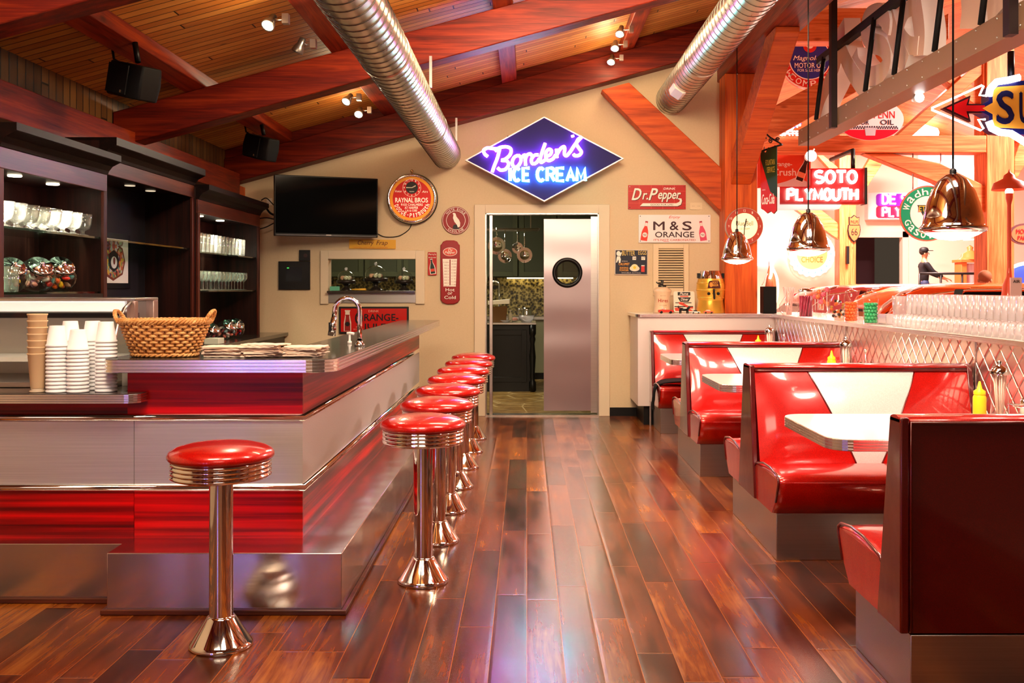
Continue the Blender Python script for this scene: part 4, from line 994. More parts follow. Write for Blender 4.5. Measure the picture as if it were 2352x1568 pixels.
# ---- pendants
def pendant(y, lb):
    x = 1.815; zt = 1.835
    t = thing('pendant_lamp', lb, 'pendant lamp', (x, y, zt), 'chrome bell pendants over the tables')
    pr = [(.012, 0), (.03, -.006), (.06, -.03), (.088, -.075), (.107, -.13), (.119, -.185), (.124, -.215), (.13, -.222), (.136, -.23), (.136, -.24), (.13, -.248), (.12, -.252)]
    MB().lathe([(r_, zt + h) for r_, h in pr], (x, y, 0), 48).lathe([(r_ - .004, zt + h - .002) for r_, h in pr[1:]], (x, y, 0), 48).build('shade', M['chrome'], t)
    MB().lathe([(.124, zt - .246), (.1, zt - .262), (.06, zt - .278), (.001, zt - .286)], (x, y, 0), 40).build('diffuser', neon('#fff0dc', 7), t)
    MB().lathe([(.014, zt - .004), (.014, zt + .016), (.006, zt + .022)], (x, y, 0), 16).build('cord_cap', M['black'], t)
    MB().tube([(x, y, zt + .02), (x, y, zc(x))], .0045, 8).build('cord', M['black'], t)
    lamp('pendant_light', 'SPOT', (x, y, zt - .3), 42, (1, .84, .66), (x, y, 0), spot_size=R(150), spot_blend=.7, shadow_soft_size=.09)
pendant(4.24, 'largest looking chrome bell pendant, over the front table'); pendant(6.42, 'middle chrome bell pendant, over the middle table'); pendant(8.6, 'smallest looking chrome bell pendant, in front of the broad post')
# ---- inverted tumblers massed on the divider shelf
tb = sb = None
for i in range(29):
    for j in range(3):
        y = 4.42 + .084 * i + (.04 if j % 2 else 0); x = 2.62 + .09 * j
        if tb is None: tb = MB().lathe([(.001, .21), (.03, .21), (.034, .206), (.038, .08), (.04, 0), (.038, 0), (.0365, .08), (.031, .2), (.001, .2)], (0, 0, 0), 18).build('tumbler', M['tumbler']); c = tb
        else: c = dup(tb)
        c.location = (x, y, 1.0935); tag(c, 'tall clear tumbler upside down in the back ranks on the divider shelf', 'glass', 'tall upside down tumblers on the divider shelf')
    for j in range(2):
        y = 4.4 + .078 * i + (.039 if j % 2 else 0); x = 2.455 + .08 * j
        if sb is None: sb = MB().lathe([(.001, .085), (.012, .084), (.026, .07), (.034, .045), (.036, 0), (.034, 0), (.032, .045), (.024, .067), (.001, .08)], (0, 0, 0), 18).build('dessert_glass', M['tumbler']); c = sb
        else: c = dup(sb)
        c.location = (x, y, 1.0935); tag(c, 'short round glass upside down in the front ranks on the divider shelf', 'glass', 'short upside down glasses on the divider shelf')
tag(MB().box(2.5, 2.78, 6.92, 6.94, 1.093, 1.16).box(2.5, 2.52, 6.92, 7.22, 1.093, 1.16).box(2.5, 2.78, 7.2, 7.22, 1.093, 1.16).box(2.76, 2.78, 6.92, 7.22, 1.093, 1.16).box(2.5, 2.78, 6.92, 7.22, 1.093, 1.098).build('clear_tray', M['tumbler']), 'clear plastic tray on the divider shelf before the green gumballs', 'tray')
# ---- gumball jars and other jars on the shelf
def gum_jar(px, y, label, col, gname, r=.062, h=.2, n=48):
    x = (px - 1210) * y / F; z = 1.0935
    t = thing('gumball_jar', label, 'candy jar', (x, y, z))
    MB().lathe([(.001, .002), (r, 0), (r, h), (r * .8, h + .02), (r * .8, h + .028)], (x, y, z), 28).build('glass_body', M['glass'], t)
    MB().lathe([(r * .85, h + .026), (r * .85, h + .04), (r * .2, h + .05), (r * .16, h + .07), (.001, h + .075)], (x, y, z), 24).build('lid', M['glass'], t)
    g = None; br = .0135; k = 0
    for lv in range(int(h * .86 / (br * 1.75))):
        zz = z + .006 + br + lv * br * 1.75
        for ring, cnt in ((r - br - .004, 10), (r * .42, 5)):
            for i in range(cnt):
                a = 2 * math.pi * (i + (.5 if lv % 2 else 0)) / cnt
                if ring < r * .5 and lv % 2: continue
                p = (x + ring * math.cos(a), y + ring * math.sin(a), zz)
                if g is None: g = MB().ball((0, 0, 0), br, 12, 8).build('gumball', mat(col, .3, coat=.5)); c = g
                else: c = dup(g)
                c.location = p; tag(c, f'gumball inside the {gname}', 'gumball', f'gumballs in the {gname}')
gum_jar(1955, 7.45, 'glass jar of orange gumballs on the divider shelf', '#e8641c', 'orange gumball jar', .052, .19)
gum_jar(2000, 7.0, 'glass jar of green gumballs on the divider shelf', '#1f9a5c', 'green gumball jar', .052, .18)
def shelf_jar(px, y, prof, label, cat, name, m=None, inner=None):
    x = (px - 1210) * y / F; z = 1.0935; t = thing(name, label, cat, (x, y, z))
    MB().lathe(prof, (x, y, z), 24).build('glass_body', m or M['glass'], t); return t, x, y, z
t, x, y, z = shelf_jar(1812, 9.0, [(.001, .002), (.05, 0), (.085, .05), (.085, .1), (.04, .17), (.035, .2), (.05, .24)], 'round glass jug of pale pink straws and sticks on the divider shelf', 'jar', 'straw_jug')
m = MB()
for i in range(14): a = i * 2.4; m.tube([(x + .02 * math.cos(a), y + .02 * math.sin(a), z + .01), (x + .05 * math.cos(a + 1), y + .05 * math.sin(a + 1), z + .26)], .004, 5)
m.build('sticks', mat('#e8b0a8', .4), t)['kind'] = 'stuff'
t, x, y, z = shelf_jar(1850, 8.6, [(.001, .002), (.065, 0), (.065, .2), (.058, .215), (.058, .225)], 'glass jar packed with dark pink candy sticks', 'jar', 'candy_stick_jar')
m = MB()
for i in range(30): a = i * 2.4; r_ = .0098 * math.sqrt(i); m.tube([(x + r_ * math.cos(a), y + r_ * math.sin(a), z + .006), (x + r_ * math.cos(a + .5), y + r_ * math.sin(a + .5), z + .185)], .007, 6)
m.build('sticks', mat('#a02a44', .35), t)['kind'] = 'stuff'; MB().lathe([(.06, .222), (.06, .24), (.02, .25), (.001, .252)], (x, y, z), 20).build('lid', M['chrome'], t)
t, x, y, z = shelf_jar(1888, 8.2, [(.001, .002), (.04, 0), (.03, .03), (.06, .06), (.064, .24), (.06, .25)], 'tall glass with round pink lollipops on the divider shelf', 'jar', 'lollipop_glass')
for i in range(10):
    a = i * 2.4; r_ = .018 * math.sqrt(i); c = (x + r_ * math.cos(a), y + r_ * math.sin(a), z + .1 + .02 * (i % 7) + .04 * (i % 2))
    l = thing('lollipop', 'round pink lollipop standing in the tall glass', 'lollipop', c, 'lollipops in the tall glass')
    MB().lathe([(.001, -.006), (.02, -.004), (.02, .004), (.001, .006)], (c[0], c[1], c[2]), 14, 'Y').build('candy', mat('#e0607a' if i % 2 else '#e87a4a', .3, coat=.4), l)
    MB().tube([(c[0], c[1], c[2] - .018), (c[0], c[1], z + .07)], .0025, 5).build('stick', M['white'], l)
t, x, y, z = shelf_jar(1930, 7.9, [(.001, .002), (.04, 0), (.08, .04), (.092, .1), (.08, .16), (.055, .2), (.055, .215)], 'round glass jar of mixed wrapped toffees behind the orange gumballs', 'jar', 'toffee_jar')
m = MB(); rnd = random.Random(4)
for i in range(40):
    a = rnd.uniform(0, 6.28); r_ = .07 * math.sqrt(rnd.random()); m.use(mat(['#b8863a', '#3a2018', '#c8c0b8', '#d86a2a'][i % 4], .4)).ball((x + r_ * math.cos(a), y + r_ * math.sin(a), z + .02 + .13 * rnd.random()), .013, 6, 4)
m.build('toffees', None, t)['kind'] = 'stuff'
sj = thing('straw_holder', 'clear holder of red striped straws among the upside down tumblers', 'straw holder', (2.66, 7.08, 1.0935))
MB().lathe([(.001, .002), (.05, 0), (.062, .19), (.06, .19), (.048, .01)], (2.66, 7.08, 1.099), 24).build('holder', M['tumbler'], sj)
m = MB()
for i in range(20): a = i * 2.4; r_ = .01 * math.sqrt(i); m.use(mat('#d84a3a' if i % 2 else '#f0e0d8', .5)).tube([(2.66 + r_ * .9 * math.cos(a), 7.08 + r_ * .9 * math.sin(a), 1.103), (2.66 + r_ * 1.25 * math.cos(a), 7.08 + r_ * 1.25 * math.sin(a), 1.285)], .003, 5)
m.build('straws', None, sj)['kind'] = 'stuff'

# ================================================================== things on the end shelf
ZS = 1.0935
def cyl_text(mb, c, r, txt, az, z, wd, ht, bold=.03, shear=0):
    """lettering wrapped on an upright cylinder; az 0 faces the camera"""
    tmp = MB(); f = Fr((0, 0, 0), (1, 0, 0), (0, 1, 0)); put_text(tmp, f, txt, 0, 0, wd, ht, bold, shear, 0)
    vs = [(c[0] + r * math.sin(v.x / r + az), c[1] - r * math.cos(v.x / r + az), z + v.y) for v in tmp.v]
    return mb.add(vs, tmp.f)
hx, hy = atY(1521, 720, 10.1).x, 10.1
hd = thing('syrup_dispenser', 'cream ceramic root beer urn with a metal pump', 'dispenser', (hx, hy, ZS))
MB().lathe([(.001, .0), (.088, 0), (.09, .01), (.082, .03), (.078, .1), (.078, .17), (.09, .205), (.094, .215), (.094, .228), (.07, .25), (.04, .262), (.001, .264)], (hx, hy, ZS), 36).build('urn', mat('#e0bf9c', .35, coat=.3), hd)
m = MB().lathe([(.04, .262), (.042, .276), (.012, .282), (.012, .31), (.016, .315), (.016, .33), (.001, .335)], (hx, hy, ZS), 16); m.tube([(hx, hy - .01, ZS + .285), (hx - .05, hy - .02, ZS + .3), (hx - .062, hy - .03, ZS + .31)], .007, 8); m.build('pump', mat('#4a4a44', .3, .8), hd)
m = MB(); cyl_text(m, (hx, hy), .0795, 'Drink', 0, ZS + .18, .055, .02, .01); cyl_text(m, (hx, hy), .0795, 'it is pure', 0, ZS + .075, .07, .014, .0); m.build('small_lettering', mat('#8a3a2a', .5), hd)
m = MB(); cyl_text(m, (hx, hy), .0795, 'Hires', 0, ZS + .125, .105, .036, .035); m.build('lettering', mat('#b0281c', .5), hd)
# square diner sign
f = Fr(atY(1571, 692, 10.2) , (1, 0, 0), (0, .15, 1)); sg = thing('counter_sign', 'square white diner sign with black and red bands on the end shelf', 'sign', (f.o.x, 10.2, ZS))
h = .103; poly(MB(), f, rrect(-.108, .108, -.112, .103, .02), 0, .01).build('board', mat('#e6d8c6', .45), sg)
m = MB(); poly(m, f, [(-.065, .095), (.065, .095), (.065, .06), (-.065, .06)], .01, .012); poly(m, f, [(-.065, .04), (.07, .04), (.045, -.005), (-.04, -.005)], .01, .012); poly(m, f, rect(-.09, .075, -.02, -.012), .01, .012); poly(m, f, rect(-.1, .09, -.06, -.05), .01, .012); m.build('black_bands', mat('#151010', .5), sg)
m = MB(); poly(m, f, rect(-.04, .045, .045, .055), .01, .012); poly(m, f, [(-.06, -.008), (-.02, -.01), (.06, -.06), (.03, -.062), (-.05, -.03)], .01, .0125); poly(m, f, rect(.03, .09, -.075, -.055), .01, .012); poly(m, f, [(-.1, -.07), (-.05, -.06), (0, -.075), (.06, -.08), (.09, -.1), (-.09, -.1)], .01, .012); m.build('red_bands', mat('#d0402a', .5), sg)
lett(sg, f, mat('#f0e6da', .5), [('Plume', 0, .078, .085, .028, dict(bold=.03, shear=.25, n=.0135)), ('Diner', .005, .02, .08, .028, dict(bold=.03, shear=.25, n=.0135))])
# toy cars and a toy dog
def toy_car(px, y, L, c1, c2, label, roofed=True):
    x = (px - 1210) * y / F; t = thing('toy_car', label, 'toy car', (x, y, ZS)); k = L / .16
    def P(a, b): return (x + a * k, y, ZS + b * k)
    body = [(-.08, .012), (.08, .012), (.082, .03), (.076, .036), (.03, .04), (-.045, .042), (-.08, .038)]
    MB().prism([(x + a * k, y - .026 * k, ZS + b * k) for a, b in body], (0, .052 * k, 0)).build('body', mat(c1, .25, coat=.6), t, .004 * k)
    m = MB()
    if roofed: m.prism([(x + a * k, y - .022 * k, ZS + b * k) for a, b in ((-.05, .041), (.035, .04), (.018, .06), (-.03, .061))], (0, .044 * k, 0))
    else: m.box(x - .01 * k, x + .0 * k, y - .02 * k, y + .02 * k, ZS + .04 * k, ZS + .056 * k).ball((x - .03 * k, y, ZS + .052 * k), .012 * k, 8, 6)
    m.build('cabin', mat(c2, .3), t)
    for a in (-.048, .05):
        for s in (-1, 1): MB().lathe([(.001, -.004), (.014 * k, -.004), (.014 * k, .004), (.001, .004)], (x + a * k, y + s * .026 * k, ZS + .014 * k), 14, 'Y').build('wheel', M['black'], t)
toy_car(1529, 9.82, .15, '#d0382c', '#e8d0c0', 'red toy convertible in front of the cream urn', False)
toy_car(1598, 9.82, .085, '#e4e0dc', '#1a1818', 'white and black toy car beside the toy dog')
toy_car(1627, 9.82, .095, '#d86a52', '#e0c8b8', 'small red toy car in front of the golden keg')
x = (1571 - 1210) * 9.82 / F; y = 9.82
dg = thing('toy_dog', 'small black and white toy dog with raised tail', 'toy dog', (x, y, ZS))
m = MB().use(mat('#121010', .4))
m.tube([(x - .04, y, ZS + .043), (x, y, ZS + .04), (x + .035, y, ZS + .044)], [.014, .017, .016], 10); m.tube([(x + .035, y, ZS + .046), (x + .052, y, ZS + .06), (x + .06, y, ZS + .058)], [.012, .014, .008], 8)
for a in (-.04, -.03, .028, .038): m.tube([(x + a, y + (.008 if a in (-.04, .028) else -.008), ZS + .04), (x + a * 1.05, y + (.008 if a in (-.04, .028) else -.008), ZS)], [.008, .005], 7)
m.tube([(x - .045, y, ZS + .048), (x - .06, y, ZS + .065), (x - .055, y, ZS + .078)], [.005, .004, .003], 6)
m.use(M['white']).ball((x + .01, y - .004, ZS + .052), .014, 10, 6, (1.8, 1, .5)); m.build('body', None, dg)
# golden keg
kx, ky_ = atY(1632, 720, 10.05).x, 10.05
kg = thing('root_beer_keg', 'golden root beer keg with silver top beside the broad post', 'keg', (kx, ky_, ZS))
MB().lathe([(.001, 0), (.138, 0), (.141, .008), (.125, .12), (.124, .128), (.13, .14), (.14, .2), (.142, .235), (.138, .29), (.124, .345)], (kx, ky_, ZS), 40).build('barrel', mat('#f0b848', .28, .6), kg)
m = MB()
for zz, r_ in ((.155, .135), (.23, .1435), (.3, .1375)): m.lathe([(r_ - .002, zz - .006), (r_ + .003, zz - .004), (r_ + .003, zz + .004), (r_ - .003, zz + .006)], (kx, ky_, ZS), 40)
m.build('hoop', mat('#f4c050', .25, .6), kg)
MB().lathe([(.124, .345), (.12, .36), (.105, .42), (.1, .425), (.001, .427)], (kx, ky_, ZS), 40).build('silver_top', M['chrome'], kg)
for s in (-1, 1): MB().box(kx + s * .122 - .012, kx + s * .122 + .012, ky_ - .02, ky_ + .02, ZS + .35, ZS + .4).build('side_handle', M['black'], kg)
fk = Fr((kx, ky_ - .142, ZS), (1, 0, 0)); m = MB()
poly(m, fk, [(-.055, .25), (.075, .25), (.06, .315), (.05, .325), (-.03, .325), (-.045, .315)], -.004, .006); m.build('label_plate', mat('#4a1408', .5), kg)
lett(kg, fk, mat('#e8a040', .5), [('ROOT', .02, .307, .055, .022, dict(bold=.03, n=.008)), ('BEER', .022, .28, .06, .022, dict(bold=.03, n=.008))])
disc(MB(), fk, -.022, .285, .016, .006, .009, 16, .024).build('mug_picture', mat('#e8923a', .5), kg)
for a in (-.042, .052): MB().lathe([(.001, 0), (.016, 0), (.016, .006), (.001, .01)], (kx + a, ky_ - .138, ZS + .195), 16, 'Y').ball((kx + a, ky_ - .146, ZS + .195), .015, 10, 8).build('knob', M['black'], kg)
m = MB().tube([(kx + .005, ky_ - .13, ZS + .2), (kx + .005, ky_ - .175, ZS + .195), (kx + .005, ky_ - .18, ZS + .14)], [.012, .012, .009], 10); m.tube([(kx + .005, ky_ - .16, ZS + .2), (kx + .005, ky_ - .165, ZS + .24)], [.008, .012], 8); m.build('tap', mat('#2a2420', .35, .5), kg)
# round ice cream clock on the post
cf = Fr((atY(1708, 520, 9.98).x, 9.995, Z_(520, 9.98)), (1, 0, 0)); ck = thing('wall_clock', 'round lit ice cream clock with red rim on the broad post', 'clock', (cf.o.x, 9.995, cf.o.z - .18))
disc(MB(), cf, 0, 0, .187, 0, .05).build('case', mat('#b8a090', .3, .5), ck); ringf(MB(), cf, 0, 0, .13, .182, .052).build('red_rim', mat('#b04030', .5), ck)
disc(MB(), cf, 0, 0, .132, .05, .054).build('face', mat('#f0d09a', .5, emit=1.1), ck)
lett(ck, cf, mat('#f0dcc8', .5), [(str(i), .156 * math.sin(R(30 * i)), .156 * math.cos(R(30 * i)), .024 if i > 9 else .012, .024, dict(bold=.02, n=.055)) for i in range(1, 13)], 'numerals')
lett(ck, cf, mat('#5a3a2a', .5), [('Blue Bell', 0, .03, .17, .046, dict(bold=.0, n=.057)), ('ICE CREAM', 0, -.025, .1, .018, dict(bold=0, n=.057))])
m = MB(); poly(m, cf, [(-.006, -.01), (.006, -.01), (.022, .075), (.012, .075)], .06, .063); poly(m, cf, [(-.003, .02), (.003, .02), (-.002, -.11), (-.012, -.11)], .064, .067); m.build('hand', mat('#2a1810', .4), ck)

# ================================================================== signs on the back wall
def sign(name, label, px0, px1, py0, py1, Y, cat='sign', rot=0, tilt=0):
    """thing plus a frame whose origin is the middle of the panel; returns thing, frame, half width, half height"""
    c = atY((px0 + px1) / 2, (py0 + py1) / 2, Y); w_, h_ = (px1 - px0) * Y / F / 2, (py1 - py0) * Y / F / 2
    t = thing(name, label, cat, (c.x, c.y, c.z - h_)); return t, Fr(c, (math.cos(rot), 0, math.sin(rot)), (-math.sin(rot), 0, math.cos(rot))), w_, h_
def panel(t, f, pts, m, name='panel', n0=-.02, n1=0, bevel=0): return poly(MB(), f, pts, n0, n1).build(name, m, t, bevel)
YS = YB - .022
WHT = mat('#f0e8dc', .4); NAVY = mat('#15183a', .4); REDP = mat('#b40e06', .4, coat=.1); CREAM = mat('#ecdfc0', .4); BLK = mat('#120f10', .45)
def screws(t, f, w_, h_, m=None): 
    b = MB()
    for a in (-1, 1):
        for c in (-1, 1): disc(b, f, a * (w_ - .016), c * (h_ - .016), .005, 0, .003, 10)
    b.build('screw_heads', m or M['chrome'], t)
# red soda sign
t, f, a, b = sign('soda_sign', 'red rectangular soda sign with white script above the white orange drink sign', 1443, 1575, 425, 480, YS)
panel(t, f, rect(-a, a, -b, b), REDP); screws(t, f, a, b)
m = MB()
for q in (-.62, -.2, .2, .6): poly(m, f, rect(q * a - .0015, q * a + .0015, -b, b), 0, .001)
for q in (-.5, .5): poly(m, f, rect(-a, a, q * b - .0015, q * b + .0015), 0, .001)
m.build('tile_lines', mat('#d8503a', .4), t)
DK = mat('#3a0c0a', .5)
for mm, ox, nn in ((DK, .006, .001), (WHT, 0, .006)):
    m = MB(); put_text(m, f, 'D', -.215 + ox, .03 - ox * .6, .105, .125, .05, .35, nn); put_text(m, f, 'r.', -.125 + ox, .008 - ox * .6, .06, .07, .05, .3, nn); put_text(m, f, 'P', -.04 + ox, .03 - ox * .6, .1, .125, .05, .35, nn)
    put_text(m, f, 'epper', .13 + ox, -.002 - ox * .6, .24, .1, .05, .3, nn); poly(m, f, [(-.18 + ox, -.095 - ox), (-.15 + ox, -.065 - ox), (.2 + ox, -.065 - ox), (.235 + ox, -.05 - ox), (.24 + ox, -.03 - ox), (.22 + ox, -.022 - ox), (.22 + ox, -.012 - ox), (.255 + ox, -.015 - ox), (.262 + ox, -.04 - ox), (.25 + ox, -.08 - ox), (.215 + ox, -.095 - ox)], nn - .002, nn)
    m.build('script_lettering' if mm is WHT else 'script_shadow', mm, t)
lett(t, f, WHT, [('DRINK', .13, .088, .125, .022, dict(bold=.05, shear=.15, n=.004))]); lett(t, f, DK, [('GOOD FOR LIFE!', .05, -.08, .24, .017, dict(bold=0, n=.0095))], 'slogan')
# orange drink sign
def bottle_poly(h, w, neck=.28): return [(-w / 2, 0), (w / 2, 0), (w / 2, h * .42), (w * .42, h * .55), (w * neck / 2 * 1.3, h * .78), (w * neck / 2 * 1.2, h * .93), (w * neck / 2 * 1.5, h * .95), (w * neck / 2 * 1.5, h), (-w * neck / 2 * 1.5, h), (-w * neck / 2 * 1.5, h * .95), (-w * neck / 2 * 1.2, h * .93), (-w * neck / 2 * 1.3, h * .78), (-w * .42, h * .55), (-w / 2, h * .42)]
def rotp(p, r_, dx, dy): return [(x * math.cos(r_) - y * math.sin(r_) + dx, x * math.sin(r_) + y * math.cos(r_) + dy) for x, y in p]
t, f, a, b = sign('orange_drink_sign', 'white enamel orange drink sign with a bottle at each end', 1467, 1632, 493, 557, YS)
panel(t, f, rect(-a, a, -b, b), mat('#e9e2e2', .3, coat=.4)); screws(t, f, a, b, BLK)
lett(t, f, mat('#3a0a14', .4), [('M', -.165, .03, .12, .09, dict(bold=.06)), ('&', -.005, .03, .095, .092, dict(bold=.05)), ('S', .13, .03, .1, .095, dict(bold=.05)), ('ORANGE', 0, -.062, .41, .06, dict(bold=.04))])
lett(t, f, mat('#d0402a', .4), [('Enjoy', 0, .118, .12, .036, dict(bold=.01, shear=.3)), ("IT'S NOT CARBONATED", 0, -.118, .44, .02, dict(bold=.02))], 'slogan')
m = MB(); poly(m, f, rect(-.12, -.06, -.136, -.133), 0, .002); m.build('underline', mat('#d0402a', .4), t)
for s, col in ((-1, '#d8301c'), (1, '#d84a6a')):
    m = MB().use(mat(col, .4)); poly(m, f, rotp(bottle_poly(.2, .07), s * -.16 * -1 if False else -s * .16 * -1, s * .325 if s < 0 else .305, -.125), 0, .003)
    m.use(mat('#f0dcd8', .4)); poly(m, f, rotp([(-.011, .155), (.011, .155), (.01, .19), (-.01, .19)], s * .16, s * .325 if s < 0 else .305, -.125), .003, .004); disc(m, f, (s * .325 if s < 0 else .305) - s * .012, -.065, .026, .003, .005, 20)
    m.use(mat('#a02030', .4)); poly(m, f, rotp(rect(-.014, .014, .195, .206), s * .16, s * .325 if s < 0 else .305, -.125), .003, .005); m.build('bottle_picture', None, t)
    lett(t, f, BLK, [('M&S', (s * .325 if s < 0 else .305) - s * .012, -.065, .04, .022, dict(bold=.0, shear=.2, n=.007))], 'bottle_lettering')
# butter and eggs price sign
t, f, a, b = sign('price_sign', 'dark blue butter and eggs price sign with yellow lettering', 1412, 1488, 573, 631, YS, rot=R(-.6))
panel(t, f, rect(-a, a, -b, b), mat('#b8a898', .4, .5), 'frame', -.02, -.003); panel(t, f, rect(-a + .008, a - .008, -b + .008, b - .008), mat('#101228', .4), 'panel', -.003, 0)
YEL = mat('#e0c060', .4)
lett(t, f, YEL, [('BUTTER', -.03, .095, .135, .05, dict(bold=.01)), ('EGGS', .115, .1, .085, .042, dict(bold=.01))]); lett(t, f, mat('#e09a30', .4), [('CALUMET', -.075, -.02, .115, .026, dict(bold=.06, shear=.1)), ('BAKING', -.075, -.06, .09, .02, dict(bold=.05)), ('POWDER', -.075, -.085, .095, .02, dict(bold=.05))], 'brand_lettering')
m = MB().use(WHT); poly(m, f, rect(.012, .05, .025, .06), 0, .002); poly(m, f, rect(.105, .145, .025, .06), 0, .002); m.build('number_card', None, t)
lett(t, f, BLK, [('14', .031, .043, .028, .024, dict(bold=.02)), ('17', .126, .043, .028, .024, dict(bold=.02))], 'numbers')
lett(t, f, WHT, [('NEW! IN NEW CAN', -.07, .01, .06, .008, dict(bold=0)), ('DOUBLE ACTING', .0, -.112, .2, .008, dict(bold=0))], 'small_lettering')
m = MB().use(WHT); disc(m, f, -.135, .09, .022, 0, .002, 18, .026); poly(m, f, [(-.15, .06), (-.12, .06), (-.11, .03), (-.115, -.01), (-.13, -.01), (-.135, .03), (-.15, -.005), (-.16, -.005), (-.155, .04)], 0, .002); poly(m, f, [(-.115, .06), (-.1, .1), (-.108, .105), (-.125, .065)], 0, .002); m.build('cook_picture', None, t)
m = MB().use(mat('#e8dcc8', .4)); disc(m, f, .035, -.065, .052, 0, .002, 24, .03); m.use(mat('#f0e0b0', .4)); disc(m, f, .035, -.05, .036, .002, .003, 20, .03); m.use(mat('#e8c030', .4)); disc(m, f, .035, -.055, .015, .003, .004, 14); m.build('plate_picture', None, t)
m = MB().use(mat('#c83028', .4)); poly(m, f, rect(.105, .14, -.1, -.035), 0, .002); m.use(mat('#e8d8c8', .4)); poly(m, f, rect(.105, .14, -.04, -.03), .002, .003); m.build('tin_picture', None, t)
# louvred vent
t, f, a, b = sign('louvre_vent', 'cream louvred vent door set in the wall behind the urn', 1500, 1582, 560, 678, YS, 'vent')
m = MB(); a2, b2 = 29 * YS / F, 42 * YS / F; cx = (1541 - 1541) * YS / F
for r_ in (rect(-a, -a2, -b, b), rect(a2, a, -b, b), rect(-a2, a2, b2 + .03, b), rect(-a2, a2, -b, -b2 + .06 - .06)): poly(m, f, r_, -.018, .004)
m.build('frame', mat('#dcc5a2', .5), t, .003); panel(t, f, rect(-a2, a2, -b2, b2 + .03), mat('#3a2414', .8), 'dark_back', -.02, -.015)
m = MB()
for i in range(16):
    z = -b2 + (2 * b2 + .03) * (i + .5) / 16; m.prism([f.p(-a2, z - .005, .002), f.p(-a2, z + .004, .002), f.p(-a2, z + .012, -.012), f.p(-a2, z + .006, -.012)], f.u * 2 * a2)
m.build('slats', mat('#d8c09a', .5), t)
t, f, a, b = sign('wall_outlet', 'cream double socket plate beside the red soda sign', 1585, 1613, 465, 481, YS, 'outlet'); panel(t, f, rrect(-a, a, -b, b, .008), mat('#dcc8a6', .5), 'plate', -.02, -.01)
m = MB()
for q in (-.03, .03): disc(m, f, q - .008, 0, .003, -.01, -.008, 8); disc(m, f, q + .008, 0, .003, -.01, -.008, 8)
m.build('sockets', mat('#8a7a60', .6), t)
# ---- diamond ice cream neon
YD = 10.2
c = atY(1250, 366, YD); f = Fr(c); t = thing('neon_sign', 'big dark blue diamond ice cream sign lit in pink and blue neon', 'neon sign', (c.x, YD, c.z - .44))
k_ = YD / F; D = [(183 * k_, 2 * k_), (0, 98 * k_), (-182 * k_, -2 * k_), (0, -97 * k_)]
t_ = NT('dark_enamel'); t_.b.inputs['Base Color'].default_value = lin('#1e1458'); t_.b.inputs['Roughness'].default_value = .5; t_.b.inputs['Specular IOR Level'].default_value = .15
panel(t, f, [(a * .985, b * .985) for a, b in D], t_.m, 'panel', -.09, 0)
m = MB()
for i in range(4):
    p, q = D[i], D[(i + 1) % 4]; poly(m, f, [p, q, (q[0] * .972, q[1] * .972), (p[0] * .972, p[1] * .972)], -.1, .012)
m.build('rim', mat('#d8c4bc', .35, .4), t)
for s in (-1, 1): MB().box(c.x + s * .36 - .02, c.x + s * .36 + .02, YD + .05, YB, c.z + .2, c.z + .25).build('bracket', M['blackm'], t)
def Z5(x, y): return f.p((1040 + x / 4.9 - 1250) * k_, (366 - 240 - y / 4.9) * k_, .035)
strokes = [[(395, 590), (360, 560), (350, 520), (390, 495), (450, 500), (530, 505)], [(530, 500), (505, 600), (470, 690), (445, 765)],
 [(475, 530), (530, 490), (610, 482), (655, 510), (645, 570), (590, 620), (550, 632), (610, 640), (628, 680), (595, 730), (540, 742), (505, 715)],
 [(735, 575), (690, 600), (668, 660), (690, 708), (730, 700), (765, 650), (765, 600), (735, 575)], [(765, 600), (800, 585)],
 [(800, 560), (815, 620), (820, 690)], [(815, 620), (835, 575), (870, 560), (890, 580)],
 [(965, 570), (920, 575), (885, 620), (895, 670), (940, 660), (975, 610)], [(1040, 440), (1005, 540), (985, 620), (995, 655), (1035, 630)],
 [(1040, 595), (1095, 570), (1110, 525), (1080, 508), (1050, 540), (1045, 600), (1075, 635), (1125, 615), (1155, 570)],
 [(1165, 505), (1170, 560), (1172, 605)], [(1170, 570), (1205, 510), (1245, 480), (1260, 500), (1255, 560), (1280, 580), (1325, 530)],
 [(1345, 350), (1352, 372)], [(1325, 530), (1370, 460), (1420, 400), (1445, 375), (1405, 400), (1390, 450), (1420, 500), (1445, 540), (1420, 575), (1375, 580), (1355, 560)]]
m = MB()
for s in strokes: m.tube([Z5(p.x, p.y) for p in catmull([Vector(q) for q in s], 5)], .0165, 7)
m.build('script_tube', neon('#ff72f6', 26), t)
m = MB(); h = 142 / 4.9 * k_
def wx(x): return (1040 + x / 4.9 - 1250) * k_
zb = (366 - 240 - 862 / 4.9) * k_
neon_word(m, f, 'ICE', wx(640), zb, h, .068, .03, .0165, .035); neon_word(m, f, 'CREAM', wx(950), zb, h, .075, .026, .0165, .035)
m.build('letter_tube', neon('#58fff0', 36), t)
lamp('neon_glow', 'POINT', (c.x, YD - .25, c.z - .02), 1.5, (.75, .5, 1), None, shadow_soft_size=.25)
